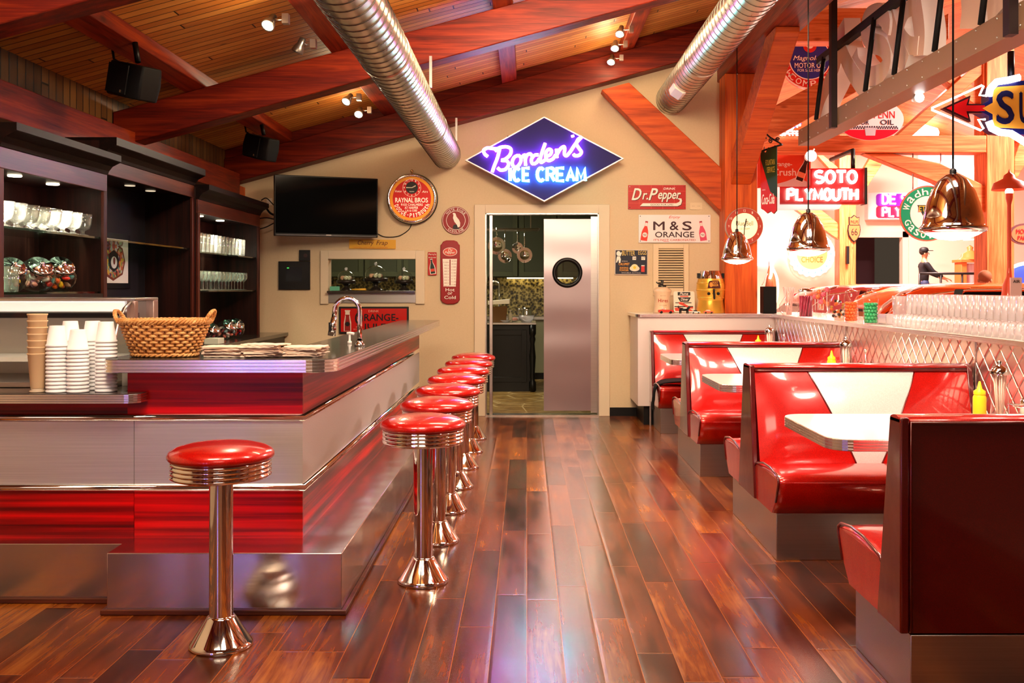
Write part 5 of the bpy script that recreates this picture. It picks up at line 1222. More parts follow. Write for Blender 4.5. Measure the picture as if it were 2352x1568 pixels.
# ---- round lit dealer clock
YC = YB - .1; c = atY(946, 456, YC); f = Fr(c); k_ = YC / F; t = thing('dealer_clock', 'round lit red and yellow dealer clock with chrome ring', 'clock', (c.x, YC, c.z - 57 * k_))
MB().lathe([(58 * k_, .1), (59 * k_, .05), (57 * k_, .03)], (c.x, YC, c.z), 56, 'Y').build('case', M['black'], t)
MB().lathe([(57 * k_, .035), (56.5 * k_, -.01), (54 * k_, -.025), (51 * k_, -.015), (50 * k_, .0)], (c.x, YC, c.z), 56, 'Y').build('chrome_ring', M['chrome'], t)
disc(MB(), f, 0, 0, 51 * k_, -.06, -.002, 56).build('yellow_rim', mat('#e08a1c', .4, emit=.3), t); disc(MB(), f, 0, 0, 44 * k_, -.002, .001, 56).build('red_face', mat('#c01008', .4, emit=.28), t)
m = MB(); ringf(m, f, 0, 25 * k_, 20.3 * k_, 21 * k_, .003); disc(m, f, 0, 25 * k_, 0.001, .002, .003); m.build('dial_ring', mat('#f4dcc0', .4, emit=.3), t)
disc(MB(), f, 0, 25 * k_, 14 * k_, .001, .004, 32).build('dial', mat('#2a2622', .4), t)
m = MB(); poly(m, f, [(-13 * k_, 24 * k_), (-13 * k_, 26.4 * k_), (1 * k_, 26 * k_), (1 * k_, 24.2 * k_)], .006, .008); poly(m, f, [(0, 24 * k_), (9 * k_, 28 * k_), (9 * k_, 31 * k_), (0, 26 * k_)], .006, .008); m.build('hand', mat('#e8e4c8', .4), t)
LW = mat('#f6e6cc', .4, emit=.35)
its = [('RAYNAL', -17 * k_, -3.5 * k_, 42 * k_, 11 * k_, dict(bold=.04)), ('BROS', 22 * k_, -3.5 * k_, 30 * k_, 11 * k_, dict(bold=.04)), ('9103 CHALMERS', 0, -14 * k_, 50 * k_, 5.5 * k_, dict(bold=.02)), ('AT HARPER', -1 * k_, -21 * k_, 31 * k_, 5.5 * k_, dict(bold=.02)), ('LA 6-1300', -1 * k_, -27.5 * k_, 26 * k_, 5 * k_, dict(bold=.02)),
       ('arc', 'DODGE-Plymouth', 0, 0, 38.5 * k_, 9.5 * k_, 205, 338, dict(bold=.05, inside=True, wd=5 * k_)), ('Voice', -31 * k_, 17 * k_, 15 * k_, 5 * k_, dict(bold=0, shear=.3)), ('Airs', 30 * k_, 16 * k_, 14 * k_, 5 * k_, dict(bold=0, shear=.3)), ('TELECHRON', 0, 16 * k_, 11 * k_, 2.4 * k_, dict(bold=0, n=.006))]
its += [(str(i), 17.5 * k_ * math.sin(R(30 * i)), 25 * k_ + 17.5 * k_ * math.cos(R(30 * i)), (5 if i > 9 else 2.5) * k_, 4 * k_, dict(bold=.02)) for i in range(1, 13)]
lett(t, f, LW, its)
MB().tube([(c.x, YC + .02, c.z + 56 * k_), (c.x, YC + .02, c.z + 61 * k_)], .008, 8).ball((c.x, YC, c.z + 63 * k_), .018, 12, 8).build('finial', mat('#e8c88a', .2, .8), t)
tag(MB().tube([Vector(p) for p in catmull([atY(946, 513, YB - .012), atY(938, 528, YB - .012), atY(915, 542, YB - .012), atY(885, 544, YB - .012), atY(866, 536, YB - .012)], 6)], .005, 6).build('power_cable', M['black']), 'thin black cable hanging from the lit dealer clock', 'cable')
# ---- white eagle disc
t, f, a, b = sign('gasoline_sign', 'round dark red gasoline sign with a white eagle', 1015, 1079, 474, 538, YS)
disc(MB(), f, 0, 0, a, -.01, 0, 48).build('disc', mat('#8e0c10', .4), t)
m = MB(); ringf(m, f, 0, 0, a * .93, a * .955, .002); ringf(m, f, 0, 0, a * .66, a * .69, .002); m.build('white_rings', WHT, t)
lett(t, f, WHT, [('arc', 'WHITE EAGLE', 0, 0, a * .805, a * .15, 142, 38, dict(bold=.0)), ('arc', 'GASOLINE', 0, 0, a * .805, a * .15, 232, 308, dict(bold=.0, inside=True))])
def ep(p): return [((x - 815) / 150 * a, (585 - y) / 150 * a) for x, y in p]
m = MB(); poly(m, f, ep([(780, 512), (795, 502), (812, 512), (822, 545), (850, 580), (862, 610), (860, 650), (838, 662), (826, 632), (800, 600), (785, 560), (790, 525)]), .002, .005); m.build('eagle_picture', WHT, t)
m = MB(); poly(m, f, ep([(795, 632), (830, 628), (848, 650), (855, 678), (785, 678), (782, 655)]), .0015, .004); m.build('rock_picture', mat('#2a2022', .5), t)
# ---- thermometer
t, f, a, b = sign('wall_thermometer', 'tall red soda thermometer with white scale', 1012, 1056, 552, 698, YS, 'thermometer')
poly(MB(), f, [(-a, -b * .88), (-a * .9, -b * .9), (-a * .8, -b * .95), (-a * .4, -b), (a * .4, -b), (a * .8, -b * .95), (a * .9, -b * .9), (a, -b * .88), (a, b * .86), (a * .88, b * .88), (a * .75, b * .96), (a * .4, b), (-a * .4, b), (-a * .75, b * .96), (-a * .88, b * .88), (-a, b * .86)], -.015, .012).build('body', mat('#920a10', .35, coat=.2), t, .006)
disc(MB(), f, 0, b * .64, a * .74, .012, .014, 32, b * .135).build('oval_badge', WHT, t); disc(MB(), f, 0, b * .64, a * .68, .014, .0155, 32, b * .12).build('red_badge', mat('#d84a3a', .4), t)
lett(t, f, WHT, [('Dr', a * .05, b * .69, a * .5, b * .1, dict(bold=.03, shear=.2, n=.018)), ('Pepper', 0, b * .61, a * 1.1, b * .1, dict(bold=.03, shear=.2, n=.018)), ('Hot', 0, -b * .55, a * .95, b * .1, dict(bold=.04, n=.015)), ('or', 0, -b * .67, a * .5, b * .075, dict(bold=.04, n=.015)), ('Cold', 0, -b * .79, a * 1.2, b * .1, dict(bold=.04, n=.015))])
poly(MB(), f, [(-a * .68, -b * .45), (a * .6, -b * .45), (a * .72, b * .42), (-a * .78, b * .42)], .012, .0145).build('scale', WHT, t)
its = []
for i in range(9):
    q = b * (.35 - .093 * i); v1 = ['120', '100', '80', '60', '40', '20', '0', '20', '40'][i]; v2 = ['110', '90', '70', '50', '30', '10', '10', '30', '60'][i]
    its += [(v1, a * .48, q, a * .13 * len(v1), b * .035, dict(bold=0, n=.0155)), (v2, -a * .48, q - b * .04, a * .13 * len(v2), b * .035, dict(bold=0, n=.0155)), ('-', a * .2, q, a * .16, b * .008, dict(bold=0, n=.0155)), ('-', -a * .2, q - b * .04, a * .16, b * .008, dict(bold=0, n=.0155))]
lett(t, f, mat('#a03a3a', .5), its, 'scale_numbers'); poly(MB(), f, rect(-a * .05, a * .05, -b * .41, b * .4), .0145, .02).build('glass_tube', mat('#8a1418', .2), t)
# ---- small bottle sign
t, f, a, b = sign('bottle_sign', 'narrow red beverage sign with a green bottle', 983, 1003, 579, 632, YS)
panel(t, f, rrect(-a, a, -b, b, .006), REDP, 'panel', -.01, 0)
lett(t, f, WHT, [("Perry's", 0, b * .8, a * 1.7, b * .2, dict(bold=.02)), ('BEVERAGES', 0, b * .54, a * 1.7, b * .09, dict(bold=.02))])
m = MB().use(WHT); poly(m, f, rotp(bottle_poly(b * 1.33, a * 1.35), .13, a * .2, -b * .9), 0, .001); m.use(mat('#1c2a20', .3)); poly(m, f, rotp(bottle_poly(b * 1.22, a * 1.0), .13, a * .18, -b * .85), .001, .003)
m.use(mat('#d8402a', .4)); poly(m, f, rotp(rect(-a * .45, a * .45, b * .18, b * .42), .13, a * .18, -b * .85), .003, .004); m.build('bottle_picture', None, t)
# ---- yellow strip sign
t, f, a, b = sign('drink_sign', 'small yellow cherry drink sign above the serving hatch', 802, 909, 550, 571, YS, rot=R(-.4))
panel(t, f, rect(-a, a, -b, b), mat('#d8a02a', .35), 'panel', -.01, 0)
lett(t, f, mat('#6a3a10', .4), [('Cherry', -.07, .008, .17, .06, dict(bold=.02, shear=.25)), ('Frap', .1, .008, .12, .06, dict(bold=.02, shear=.25))]); lett(t, f, mat('#b8501c', .4), [('TASTES LIKE FRESH CHERRIES', -.02, -.036, .36, .01, dict(bold=0))], 'small_lettering')
# ---- dark framed soda sign low on the wall
t, f, a, b = sign('framed_sign', 'black framed red orange drink sign behind the counter end', 779, 939, 704, 766, YS)
panel(t, f, rect(-a, a, -b, b), BLK, 'frame', -.01, .012, .004); panel(t, f, rect(-a + .02, a - .02, -b + .02, b - .02), mat('#b81a16', .25, coat=.6), 'panel', .012, .014)
lett(t, f, mat('#16090a', .4), [('O', -.155, .02, .085, .13, dict(bold=.05, n=.018)), ('RANGE-', .08, .03, .36, .075, dict(bold=.05, n=.018)), ('JULEP', .04, -.07, .3, .07, dict(bold=.05, n=.018))]); lett(t, f, mat('#d88a7a', .4), [('DRINK', .0, .095, .11, .022, dict(bold=.02, n=.018)), ('IN', -.17, -.07, .03, .014, dict(bold=0, n=.018)), ('BOTTLES', -.16, -.095, .1, .014, dict(bold=0, n=.018))], 'small_lettering')
m = MB().use(mat('#d8c8b8', .4)); poly(m, f, [(x - .275, y - .115) for x, y in bottle_poly(.22, .075, .5)], .014, .017); m.use(mat('#8a1a16', .4)); poly(m, f, [(x - .275, y - .112) for x, y in bottle_poly(.17, .06, .5)], .017, .018); m.use(BLK); disc(m, f, -.275, -.04, .026, .018, .02, 6); m.build('bottle_picture', None, t)
# ---- wall tablets
t, f, a, b = sign('wall_tablet', 'black framed control screen on the cream wall', 640, 712, 600, 665, YS, 'screen'); panel(t, f, rect(-a, a, -b, b), BLK, 'bezel', -.02, .01, .004); panel(t, f, rect(-a * .52, a * .5, -b * .4, b * .6), mat('#2a2a30', .15), 'screen', .01, .012); panel(t, f, rect(-a * .45, -a * .32, b * .5, b * .56), mat('#40c050', .4, emit=1.5), 'indicator', .012, .014)
t, f, a, b = sign('wall_plate', 'small black wall plate above the control screen', 687, 712, 574, 599, YS, 'plate'); panel(t, f, rect(-a, a, -b, b), BLK, 'plate', -.02, .006, .003); disc(MB(), f, .01, 0, .02, .006, .009, 16).build('dial', mat('#3a2020', .4), t)
# ---- television on its arm
tv = thing('television', 'large black flat television on a wall arm', 'television', (-2.03, 10.15, 1.86))
p0, p1 = atY(630, 541, 9.9), atY(868, 541, 10.3); f = Fr((p0.x, p0.y, p0.z), (p1 - p0).normalized()); w_ = (Vector((p1.x, p1.y, 0)) - Vector((p0.x, p0.y, 0))).length; f = Fr(p0, Vector((p1.x - p0.x, p1.y - p0.y, 0))); h = .61
poly(MB(), f, rect(0, w_, 0, h), -.05, 0).build('cabinet', M['black'], tv, .006); poly(MB(), f, rect(.012, w_ - .012, .028, h - .012), 0, .002).build('screen', mat('#030304', .08), tv)
poly(MB(), f, rect(.02, w_ - .02, .006, .014), 0, .002).build('lower_trim', mat('#5a5658', .3, .6), tv); poly(MB(), f, rect(w_ * .49, w_ * .54, .012, .019), .002, .003).build('badge', mat('#b8b0a8', .3), tv)
q = f.p(w_ / 2, h / 2, -.05); MB().tube([q, (q.x - .1, YB - .12, q.z), (q.x, YB, q.z)], .022, 8).box(q.x - .12, q.x + .12, YB - .02, YB, q.z - .15, q.z + .15).build('wall_arm', M['blackm'], tv)
for i, pts in enumerate(([(600, 460), (612, 455), (628, 470), (640, 480)], [(588, 503), (612, 500), (635, 505)], [(588, 528), (612, 521), (636, 508)], [(612, 478), (622, 490), (640, 497)])):
    tag(MB().tube([p for p in catmull([atY(a_, b_, 10.2) for a_, b_ in pts], 6)], .006 if i != 3 else .012, 6).build('signal_cable', M['black']), ['thin black cable looping from hutch top to the television', 'upper black cable crossing the wall gap to the television', 'lower black cable crossing the wall gap to the television', 'thick black cable bundle beside the television edge'][i], 'cable')
t, f, a, b = sign('cable_plate', 'white cable outlet plate behind the television edge', 612, 624, 455, 471, YS, 'outlet'); panel(t, f, rect(-a, a, -b, b), WHT, 'plate', -.02, -.008)
# ================================================================== kitchen behind the wall
KY = 15.2
ub = thing('wall_cabinet', 'grey green upper kitchen cabinets over the granite splashback', 'cabinet', (-.9, 15, 1.5))
KG = mat('#4c4e3a', .5); x0 = -3.0
bx('carcass', KG, -3.0, 1.6, KY - .34, KY, 1.5, 2.6, ub)
for i in range(8):
    a = -3.0 + .575 * i
    d = MB().box(a + .012, a + .563, KY - .365, KY - .341, 1.515, 2.58).build('cabinet_door', KG, ub, .003)
    m = MB(); 
    for r_ in ((a + .012, a + .08, 1.515, 2.58), (a + .495, a + .563, 1.515, 2.58), (a + .08, a + .495, 1.515, 1.585), (a + .08, a + .495, 2.51, 2.58)): m.box(r_[0], r_[1], KY - .378, KY - .365, r_[2], r_[3])
    m.build('door_moulding', mat('#56583f', .5), d, .004)
ulm = MB().box(-.3, .7, KY - .12, KY - .08, 1.485, 1.499); tag(ulm.build('under_cabinet_light', neon('#ffe9a8', 9)), 'bright strip light below the kitchen wall cabinets', 'strip light')
struct(bx('wall_splashback', M['granite'], kx0, kx1, KY - .02, KY, .92, 1.5))
lc = thing('base_cabinet', 'pale kitchen base cabinet run along the far kitchen wall', 'cabinet', (-.8, 14.9, 0))
bx('cabinet_box', mat('#8a8468', .5), -3.05, 1.6, 14.6, KY - .02, .1, .88, lc); bx('worktop', M['steel'], -3.05, 1.6, 14.56, KY - .02, .88, .918, lc); bx('plinth', M['black'], -3.05, 1.6, 14.66, KY - .02, 0, .1, lc)
isl = thing('kitchen_island', 'black kitchen island with steel top and turned corner post', 'island', (-.7, 13.1, 0))
BK = mat('#0c0b0b', .35)
bx('cabinet_box', BK, -1.6, .06, 12.92, 13.7, .0, .87, isl)
m = MB()
for a, b in ((-1.1, -.55), (-.5, .0)):
    for r_ in ((a, a + .07, .12, .8), (b - .07, b, .12, .8), (a + .07, b - .07, .12, .19), (a + .07, b - .07, .73, .8)): m.box(r_[0], r_[1], 12.905, 12.92, r_[2], r_[3])
m.build('panel_moulding', BK, isl, .004); bx('worktop', M['steel'], -1.65, .12, 12.86, 13.76, .87, .895, isl, .003)
MB().lathe([(.03, 0), (.045, .02), (.045, .12), (.028, .15), (.04, .2), (.03, .25), (.042, .45), (.026, .62), (.04, .68), (.03, .72), (.045, .75), (.045, .868), (.001, .869)], (.075, 12.9, 0), 20).build('corner_column', BK, isl)
kf = thing('kitchen_faucet', 'tall steel gooseneck faucet on the black island', 'faucet', (-.40, 13.2, .895))
MB().tube([(-.365, 13.2, .896), (-.365, 13.2, 1.36)] + [(-.42 + .055 * math.cos(R(a)), 13.2, 1.38 + .055 * math.sin(R(a))) for a in range(0, 181, 15)] + [(-.475, 13.2, 1.2)], .013, 10).build('spout', M['chrome'], kf)
kb = thing('paper_bag', 'brown paper bag standing on the black island', 'bag', (-.36, 12.98, .896))
MB().hexa([(-.46, 12.9, .896), (-.27, 12.9, .896), (-.27, 13.02, .896), (-.46, 13.02, .896), (-.47, 12.89, 1.10), (-.25, 12.91, 1.11), (-.26, 13.03, 1.11), (-.46, 13.03, 1.10)]).build('bag_body', mat('#6a4a28', .8), kb, .004)
kl = MB().hexa([(-.5, 12.85, 1.125), (-.22, 12.85, 1.14), (-.22, 13.08, 1.14), (-.5, 13.08, 1.125), (-.5, 12.85, 1.175), (-.22, 12.85, 1.20), (-.22, 13.08, 1.20), (-.5, 13.08, 1.175)]).build('cardboard_box', mat('#d8cdb8', .6), None, .004); tag(kl, 'flat white box lying on top of the brown paper bag', 'box')
def small(name, lb, cat, px, prof, m, Y=12.98, z=.896, n=18):
    x = (px - 1210) * Y / F; o = MB().lathe(prof, (0, 0, 0), n).build(name, m); o.location = (x, Y, z); return tag(o, lb, cat)
small('soap_bottle', 'slim pale bottle with pump on the black island', 'bottle', 1172, [(.001, 0), (.028, 0), (.028, .11), (.01, .125), (.01, .145), (.018, .15), (.018, .165), (.001, .166)], mat('#cfc6a8', .4))
pt = thing('steel_pitcher', 'polished steel pitcher on the black island', 'pitcher', ((1210 - 1210) * 13.1 / F, 13.1, .896)); x = 0
MB().lathe([(.001, .002), (.055, 0), (.075, .05), (.07, .12), (.06, .16), (.066, .19), (.062, .19), (.055, .16), (.001, .03)], (x, 13.1, .896), 24).build('jug', M['chrome'], pt)
MB().tube([(x - .06, 13.1, .896 + .17), (x - .11, 13.1, .896 + .17), (x - .115, 13.1, .896 + .11), (x - .07, 13.1, .896 + .06)], .008, 8).build('handle', M['chrome'], pt)
small('glass_bowl', 'clear ribbed bowl at the front edge of the black island', 'bowl', 1209, [(.001, .004), (.06, 0), (.1, .05), (.11, .09), (.107, .09), (.095, .05), (.001, .01)], M['tumbler'], 12.97)
small('serving_plate', 'small plate with pink dessert on the black island', 'plate', 1172, [(.001, .004), (.06, 0), (.12, .018), (.12, .022), (.06, .008), (.001, .008)], mat('#d8d0c0', .3), 13.2)
small('dessert', 'pink dessert on the small plate', 'dessert', 1180, [(.001, .0), (.05, 0), (.055, .03), (.03, .045), (.001, .045)], mat('#c88a7a', .5), 13.2, .906)
small('glass_dish', 'small clear dish left on the island beside the paper bag', 'dish', 1160, [(.001, .004), (.05, 0), (.08, .03), (.078, .03), (.05, .008), (.001, .01)], M['tumbler'], 12.95)
pk = thing('pot_rack', 'steel hanging pot rack over the black island', 'pot rack', (-.3, 12.6, 2.3))
m = MB(); 
for y in (12.45, 12.75): m.tube([(-1.2, y, 2.08), (.15, y, 2.08)], .012, 8)
for x in (-1.2, .15, -.5): m.tube([(x, 12.45, 2.08), (x, 12.75, 2.08)], .012, 8)
for x in (-1.1, .05): m.tube([(x, 12.6, 2.08), (x, 12.6, 2.8)], .008, 6)
m.build('rack_frame', M['steel'], pk)
def pan(px, py, r, lb, Y=12.5, tilt=0, handle=.2):
    c = atY(px, py, Y); t = thing('saucepan', lb, 'pan', c, 'pans on the kitchen pot rack')
    MB().lathe([(.001, 0), (r, 0), (r * 1.04, -.01), (r * 1.05, -.09), (r * 1.02, -.09), (r * .98, -.012), (.001, -.01)], c, 28, 'Y').build('pan_body', M['chrome'], t)
    MB().tube([(c.x, c.y - .05, c.z + r), (c.x, c.y - .06, c.z + r + handle * .6), (c.x, c.y - .02, 2.095)], [.011, .009, .006], 8).build('handle', M['chrome'], t)
pan(1141, 565, .105, 'large steel pan hanging by the doorway edge'); pan(1160, 588, .085, 'smaller steel pan half behind the large hanging pan', 12.7); pan(1189, 570, .07, 'tilted little steel pan beside the round open pan', 12.75); pan(1205, 586, .092, 'round shiny steel pan hanging nearest the steel door')
# cake stands in the hatch
def cake(px, w, base_y, plate_y, top_y, lb):
    Y = 10.66; x = (px - 1210) * Y / F; z = 1.317; zp = Z_(plate_y, Y); zt = Z_(top_y, Y); r = w * Y / F / 2
    t = thing('cake_stand', lb, 'cake stand', (x, Y, z), 'domed cake stands in the serving hatch')
    MB().lathe([(.001, 0), (r * .7, 0), (r * .6, .01), (r * .22, .04), (r * .2, zp - z - .03), (r * .5, zp - z - .005), (r, zp - z - .005), (r * 1.05, zp - z + .02), (r, zp - z + .03), (.001, zp - z + .025)], (x, Y, z), 32).build('pedestal', mat('#2a2420', .3, .2), t)
    h = zt - zp - .07; MB().lathe([(r * .9, .032), (r * .9, .04 + h * .2)] + [(r * .9 * math.cos(R(a)), .04 + h * .2 + h * .75 * math.sin(R(a))) for a in range(10, 89, 10)] + [(.001, .04 + h * .95)], (x, Y, zp), 32).build('dome', M['glass'], t)
    MB().ball((x, Y, zp + .05 + h), .018, 12, 8).build('knob', M['tumbler'], t)
    m = MB(); rnd = random.Random(px)
    for i in range(7): a = i * 2.4; m.use(mat(['#8a6a5a', '#c8a080', '#b8c0a0'][i % 3], .6)).ball((x + r * .4 * math.cos(a), Y + r * .4 * math.sin(a), zp + .055), .024, 8, 6)
    m.build('pastries', None, t)['kind'] = 'stuff'
cake(795, 42, 667, 650, 613, 'glass domed cake stand beside the hatch frame, nearest the control screen'); cake(863, 54, 667, 645, 601, 'tallest domed cake stand, in the middle of the hatch'); cake(928, 42, 667, 650, 613, 'domed cake stand at the hatch end nearest the red thermometer')
tag(bx('hatch_card', mat('#5aa88a', .4), X_(758, 10.42), X_(780, 10.42), 10.41, 10.43, 1.3165, 1.3165 + .045), 'small green card at the hatch sill corner', 'card')
o = MB(); fr_ = Fr((X_(824, 10.42), 10.43, 1.329), (1, 0, 0), (0, 0, 1)); tag(MB().tube([fr_.p(-.075, 0, 0), fr_.p(.075, .0, 0)], [.008, .012], 8).build('yellow_utensil', mat('#d8a83a', .4)), 'yellow utensil lying on the hatch sill', 'utensil')

# ================================================================== showroom timbers
TY = 14.0
PST = wood('showroom_timber', '#8a3a14', '#d0703a', '#e89a60', 2, .5); BMX = wood('showroom_timber_level', '#8a3a14', '#d0703a', '#e89a60', 0, .5)
def tim(name, label, pts, Y, d, m=None, cat='beam'): return tag(MB().prism([atY(px, py, Y) for px, py in pts], (0, d, 0)).build(name, m or BMX, bevel=.01), label, cat)
tim('tie_beam', 'level timber beam across the showroom above the oval oil sign', [(1700, 311), (1700, 350), (2266, 350), (2266, 311)], TY, .3)
o = bx('showroom_post', PST, X_(2266, TY), X_(2330, TY), TY, TY + .4, 0, 4.9, bevel=.01); tag(o, 'thick showroom timber post behind the orange car', 'post')
o = bx('showroom_post', PST, X_(1928, 25), X_(1966, 25), 25, 25.4, 0, 5.2, bevel=.01); tag(o, 'far showroom timber post carrying the route shield', 'post')
tim('showroom_brace', 'long curved showroom brace from the level beam down to the thick post', [(1985, 352), (2050, 352), (2160, 375), (2266, 428), (2266, 490), (2150, 418)], TY + .05, .2)
tim('showroom_brace', 'showroom brace beside the thick post, rising off the view edge', [(2330, 420), (2330, 360), (2352, 300), (2400, 250), (2420, 270)], TY + .05, .2)
tim('showroom_brace', 'far brace below the red neon dealer sign', [(1800, 462), (1862, 462), (1928, 515), (1928, 552)], 25.1, .2)
tim('showroom_brace', 'far brace rising from the shield post past the red neon sign', [(1966, 470), (1966, 420), (2005, 352), (2042, 352)], 25.1, .2)
tim('showroom_brace', 'short far brace beside the hanging flood lamp', [(1862, 340), (1890, 355), (1930, 388), (1930, 415)], 25.1, .2)
tim('tie_beam', 'high level timber above the round oil company sign', [(1700, 18), (1700, 95), (2060, 95), (2060, 18)], 11.5, .25)
tim('showroom_brace', 'broad timber brace rising behind the hanging sign channel', [(1720, 275), (1720, 345), (1790, 310), (1960, 215), (2180, 90), (2180, 30), (1960, 145)], 11.3, .2)
tim('showroom_brace', 'pale timber brace crossing behind the yellow arrow sign', [(2130, 150), (2175, 150), (2400, 325), (2400, 375)], TY + .12, .2)
tim('showroom_brace', 'orange timber brace beside the oval oil sign', [(2058, 312), (2095, 312), (2262, 165), (2262, 130)], TY + .05, .2)
tim('king_post', 'upright pale timber over the arrow sign', [(2258, 20), (2278, 20), (2278, 311), (2258, 311)], TY + .03, .2, PST, 'post')
# ---- platform, railing
struct(bx('floor_platform', mat('#a08878', .5), 8.2, 19.9, 22.4, 26.9, 0, .5))
rl = thing('platform_railing', 'black steel railing along the showroom platform', 'railing', (11, 22.6, .5))
BLM = mat('#141214', .4); zt = Z_(628, 22.6)
xa, xb = X_(2112, 22.6), X_(2300, 22.6)
m = MB().tube([(xa, 22.6, zt), (xb, 22.6, zt)], .028, 8).tube([(xa, 22.6, zt - .45), (xb, 22.6, zt - .45)], .02, 8); m.build('rail', BLM, rl)
for px in (2112, 2161, 2210, 2255, 2300): MB().tube([(X_(px, 22.6), 22.6, .5), (X_(px, 22.6), 22.6, zt)], .026, 8).build('post', BLM, rl)
# ---- people
def skin_body(name, pts, edges, rad, m, parent, root=0, sub=1):
    me = bpy.data.meshes.new(name); inv = wmat(parent).inverted()
    me.from_pydata([tuple(inv @ Vector(p)) for p in pts], edges, []); me.update()
    o = bpy.data.objects.new(name, me); COL.objects.link(o); o.parent = parent; me.materials.append(m)
    md = o.modifiers.new('skin', 'SKIN'); md.use_smooth_shade = True
    if not me.skin_vertices:
        bm = bmesh.new(); bm.from_mesh(me); bm.verts.layers.skin.verify(); bm.to_mesh(me); bm.free()
    for i, r_ in enumerate(rad):
        q = me.skin_vertices[0].data[i]; q.radius = r_ if isinstance(r_, tuple) else (r_, r_); q.use_root = (i == root)
    s = o.modifiers.new('sub', 'SUBSURF'); s.levels = s.render_levels = sub
    return o
def person(loc, H, rz, label, shirt, trousers, hair, cap, arms):
    """arms: forward reach of the hands as (forward, up) from the shoulder"""
    t = thing('person', label, 'person', loc); L = Vector(loc); rot = Matrix.Rotation(rz, 3, 'Z'); k = H / 1.75
    def P(f, s, z): return L + rot @ Vector((f * k, s * k, z * k))       # forward, sideways, up
    SK = mat('#b07a5c', .55)
    pts = [P(0, 0, .95), P(0, 0, 1.12), P(.01, 0, 1.3), P(0, 0, 1.44), P(.01, 0, 1.53), P(.02, 0, 1.6), P(.025, 0, 1.7)]; e = [(0, 1), (1, 2), (2, 3), (3, 4), (4, 5), (5, 6)]
    rad = [.08, .08, .08, .06, .052, .085, .082]; rad = [r_ * k for r_ in rad]
    sh = [[P(0, 0, .9)] + list(pts[1:4]), [(0, 1), (1, 2), (2, 3)], [(.105 * k, .155 * k), (.115 * k, .155 * k), (.125 * k, .175 * k), (.08 * k, .13 * k)]]
    tr_ = [[P(0, 0, 1.06), P(0, 0, .9)], [(0, 1)], [(.12 * k, .16 * k), (.12 * k, .16 * k)]]
    for s in (-1, 1):
        f, u = arms; S = P(0, s * .17, 1.42); E = P(f * .35, s * .22, 1.42 + u * .62); Hn = P(f, s * .16, 1.42 + u)
        b = len(pts); pts += [S, E, Hn]; e += [(3, b), (b, b + 1), (b + 1, b + 2)]; rad += [.05 * k, .042 * k, .03 * k]
        d = rot @ Vector((1, 0, -.35)); d.normalize(); sd = rot @ Vector((0, s, 0))
        pal = Hn + d * .06 * k; pts.append(pal); e.append((b + 2, b + 3)); rad.append(.034 * k)
        for i, (w_, l_) in enumerate(((-.03, .07), (-.01, .085), (.01, .08), (.03, .065))):
            q = len(pts); pts += [pal + d * .045 * k + sd * w_ * k, pal + d * (.045 + l_ * .55) * k + sd * w_ * k + Vector((0, 0, -.012 * k)), pal + d * (.04 + l_ * .85) * k + sd * w_ * k + Vector((0, 0, -.035 * k))]
            e += [(b + 3, q), (q, q + 1), (q + 1, q + 2)]; rad += [.011 * k, .0095 * k, .0085 * k]
        q = len(pts); pts += [pal - sd * .035 * k + d * .0 * k, pal - sd * .055 * k + d * .035 * k]; e += [(b + 3, q), (q, q + 1)]; rad += [.012 * k, .0095 * k]
        n = len(sh[0]); sh[0] += [S, E, Hn - (Hn - E) * .12]; sh[1] += [(3, n), (n, n + 1), (n + 1, n + 2)]; sh[2] += [(.07 * k, .07 * k), (.056 * k, .056 * k), (.042 * k, .042 * k)]
        b = len(pts); pts += [P(0, s * .1, .86), P(.015, s * .11, .48), P(-.01, s * .11, .08), P(.1, s * .12, .035)]; e += [(0, b), (b, b + 1), (b + 1, b + 2), (b + 2, b + 3)]; rad += [.08 * k, .055 * k, .04 * k, .034 * k]
        n = len(tr_[0]); tr_[0] += [P(0, s * .1, .82), P(.015, s * .11, .48), P(-.01, s * .11, .07)]; tr_[1] += [(1, n), (n, n + 1), (n + 1, n + 2)]; tr_[2] += [(.095 * k,) * 2, (.07 * k,) * 2, (.06 * k,) * 2]
        MB().ball(P(.05, s * .12, .04), .055 * k, 12, 8, (1.0, 1.0, .8)).ball(P(.11, s * .12, .035), .048 * k, 12, 8, (1.1, 1, .7)).build('shoe', mat('#1a1614', .5), t)
    skin_body('body', pts, e, rad, SK, t); skin_body('shirt', *sh, shirt, t); skin_body('trousers', *tr_, trousers, t)
    m = MB(); m.ball(P(.115, 0, 1.625), .014 * k, 8, 6); m.build('nose', SK, t)
    m = MB()
    for s in (-1, 1): m.ball(P(.0, s * .088, 1.62), .02 * k, 8, 6, (1, .5, 1.5))
    m.build('ears', SK, t)
    m = MB()
    for s in (-1, 1): m.ball(P(.1, s * .03, 1.65), .009 * k, 8, 6)
    m.build('eyes', mat('#1a1412', .3), t); MB().tube([P(.1, -.025, 1.575), P(.106, 0, 1.573), P(.1, .025, 1.575)], .005 * k, 6).build('mouth', mat('#8a4a40', .5), t)
    MB().ball(P(-.01, 0, 1.685), .1 * k, 16, 10, (1, .92, .95)).build('hair', hair, t)
    if cap:
        CP = mat('#0e0e12', .6); MB().lathe([(.106, 0), (.106, .03), (.09, .07), (.05, .095), (.001, .1)], P(.0, 0, 1.69), 24).prism([P(.07 + .14 * math.cos(R(a)), .085 * math.sin(R(a)), 1.695) for a in range(-90, 91, 15)], (0, 0, .012)).build('cap', CP, t)
    return t
x1 = X_(2126, 23.2)
person((x1, 23.3, .5), 1.76, R(-8), 'person in dark cap and black shirt standing at the platform railing', mat('#14141a', .7), mat('#22284a', .7), mat('#2a2220', .7), True, (.42, -.35))
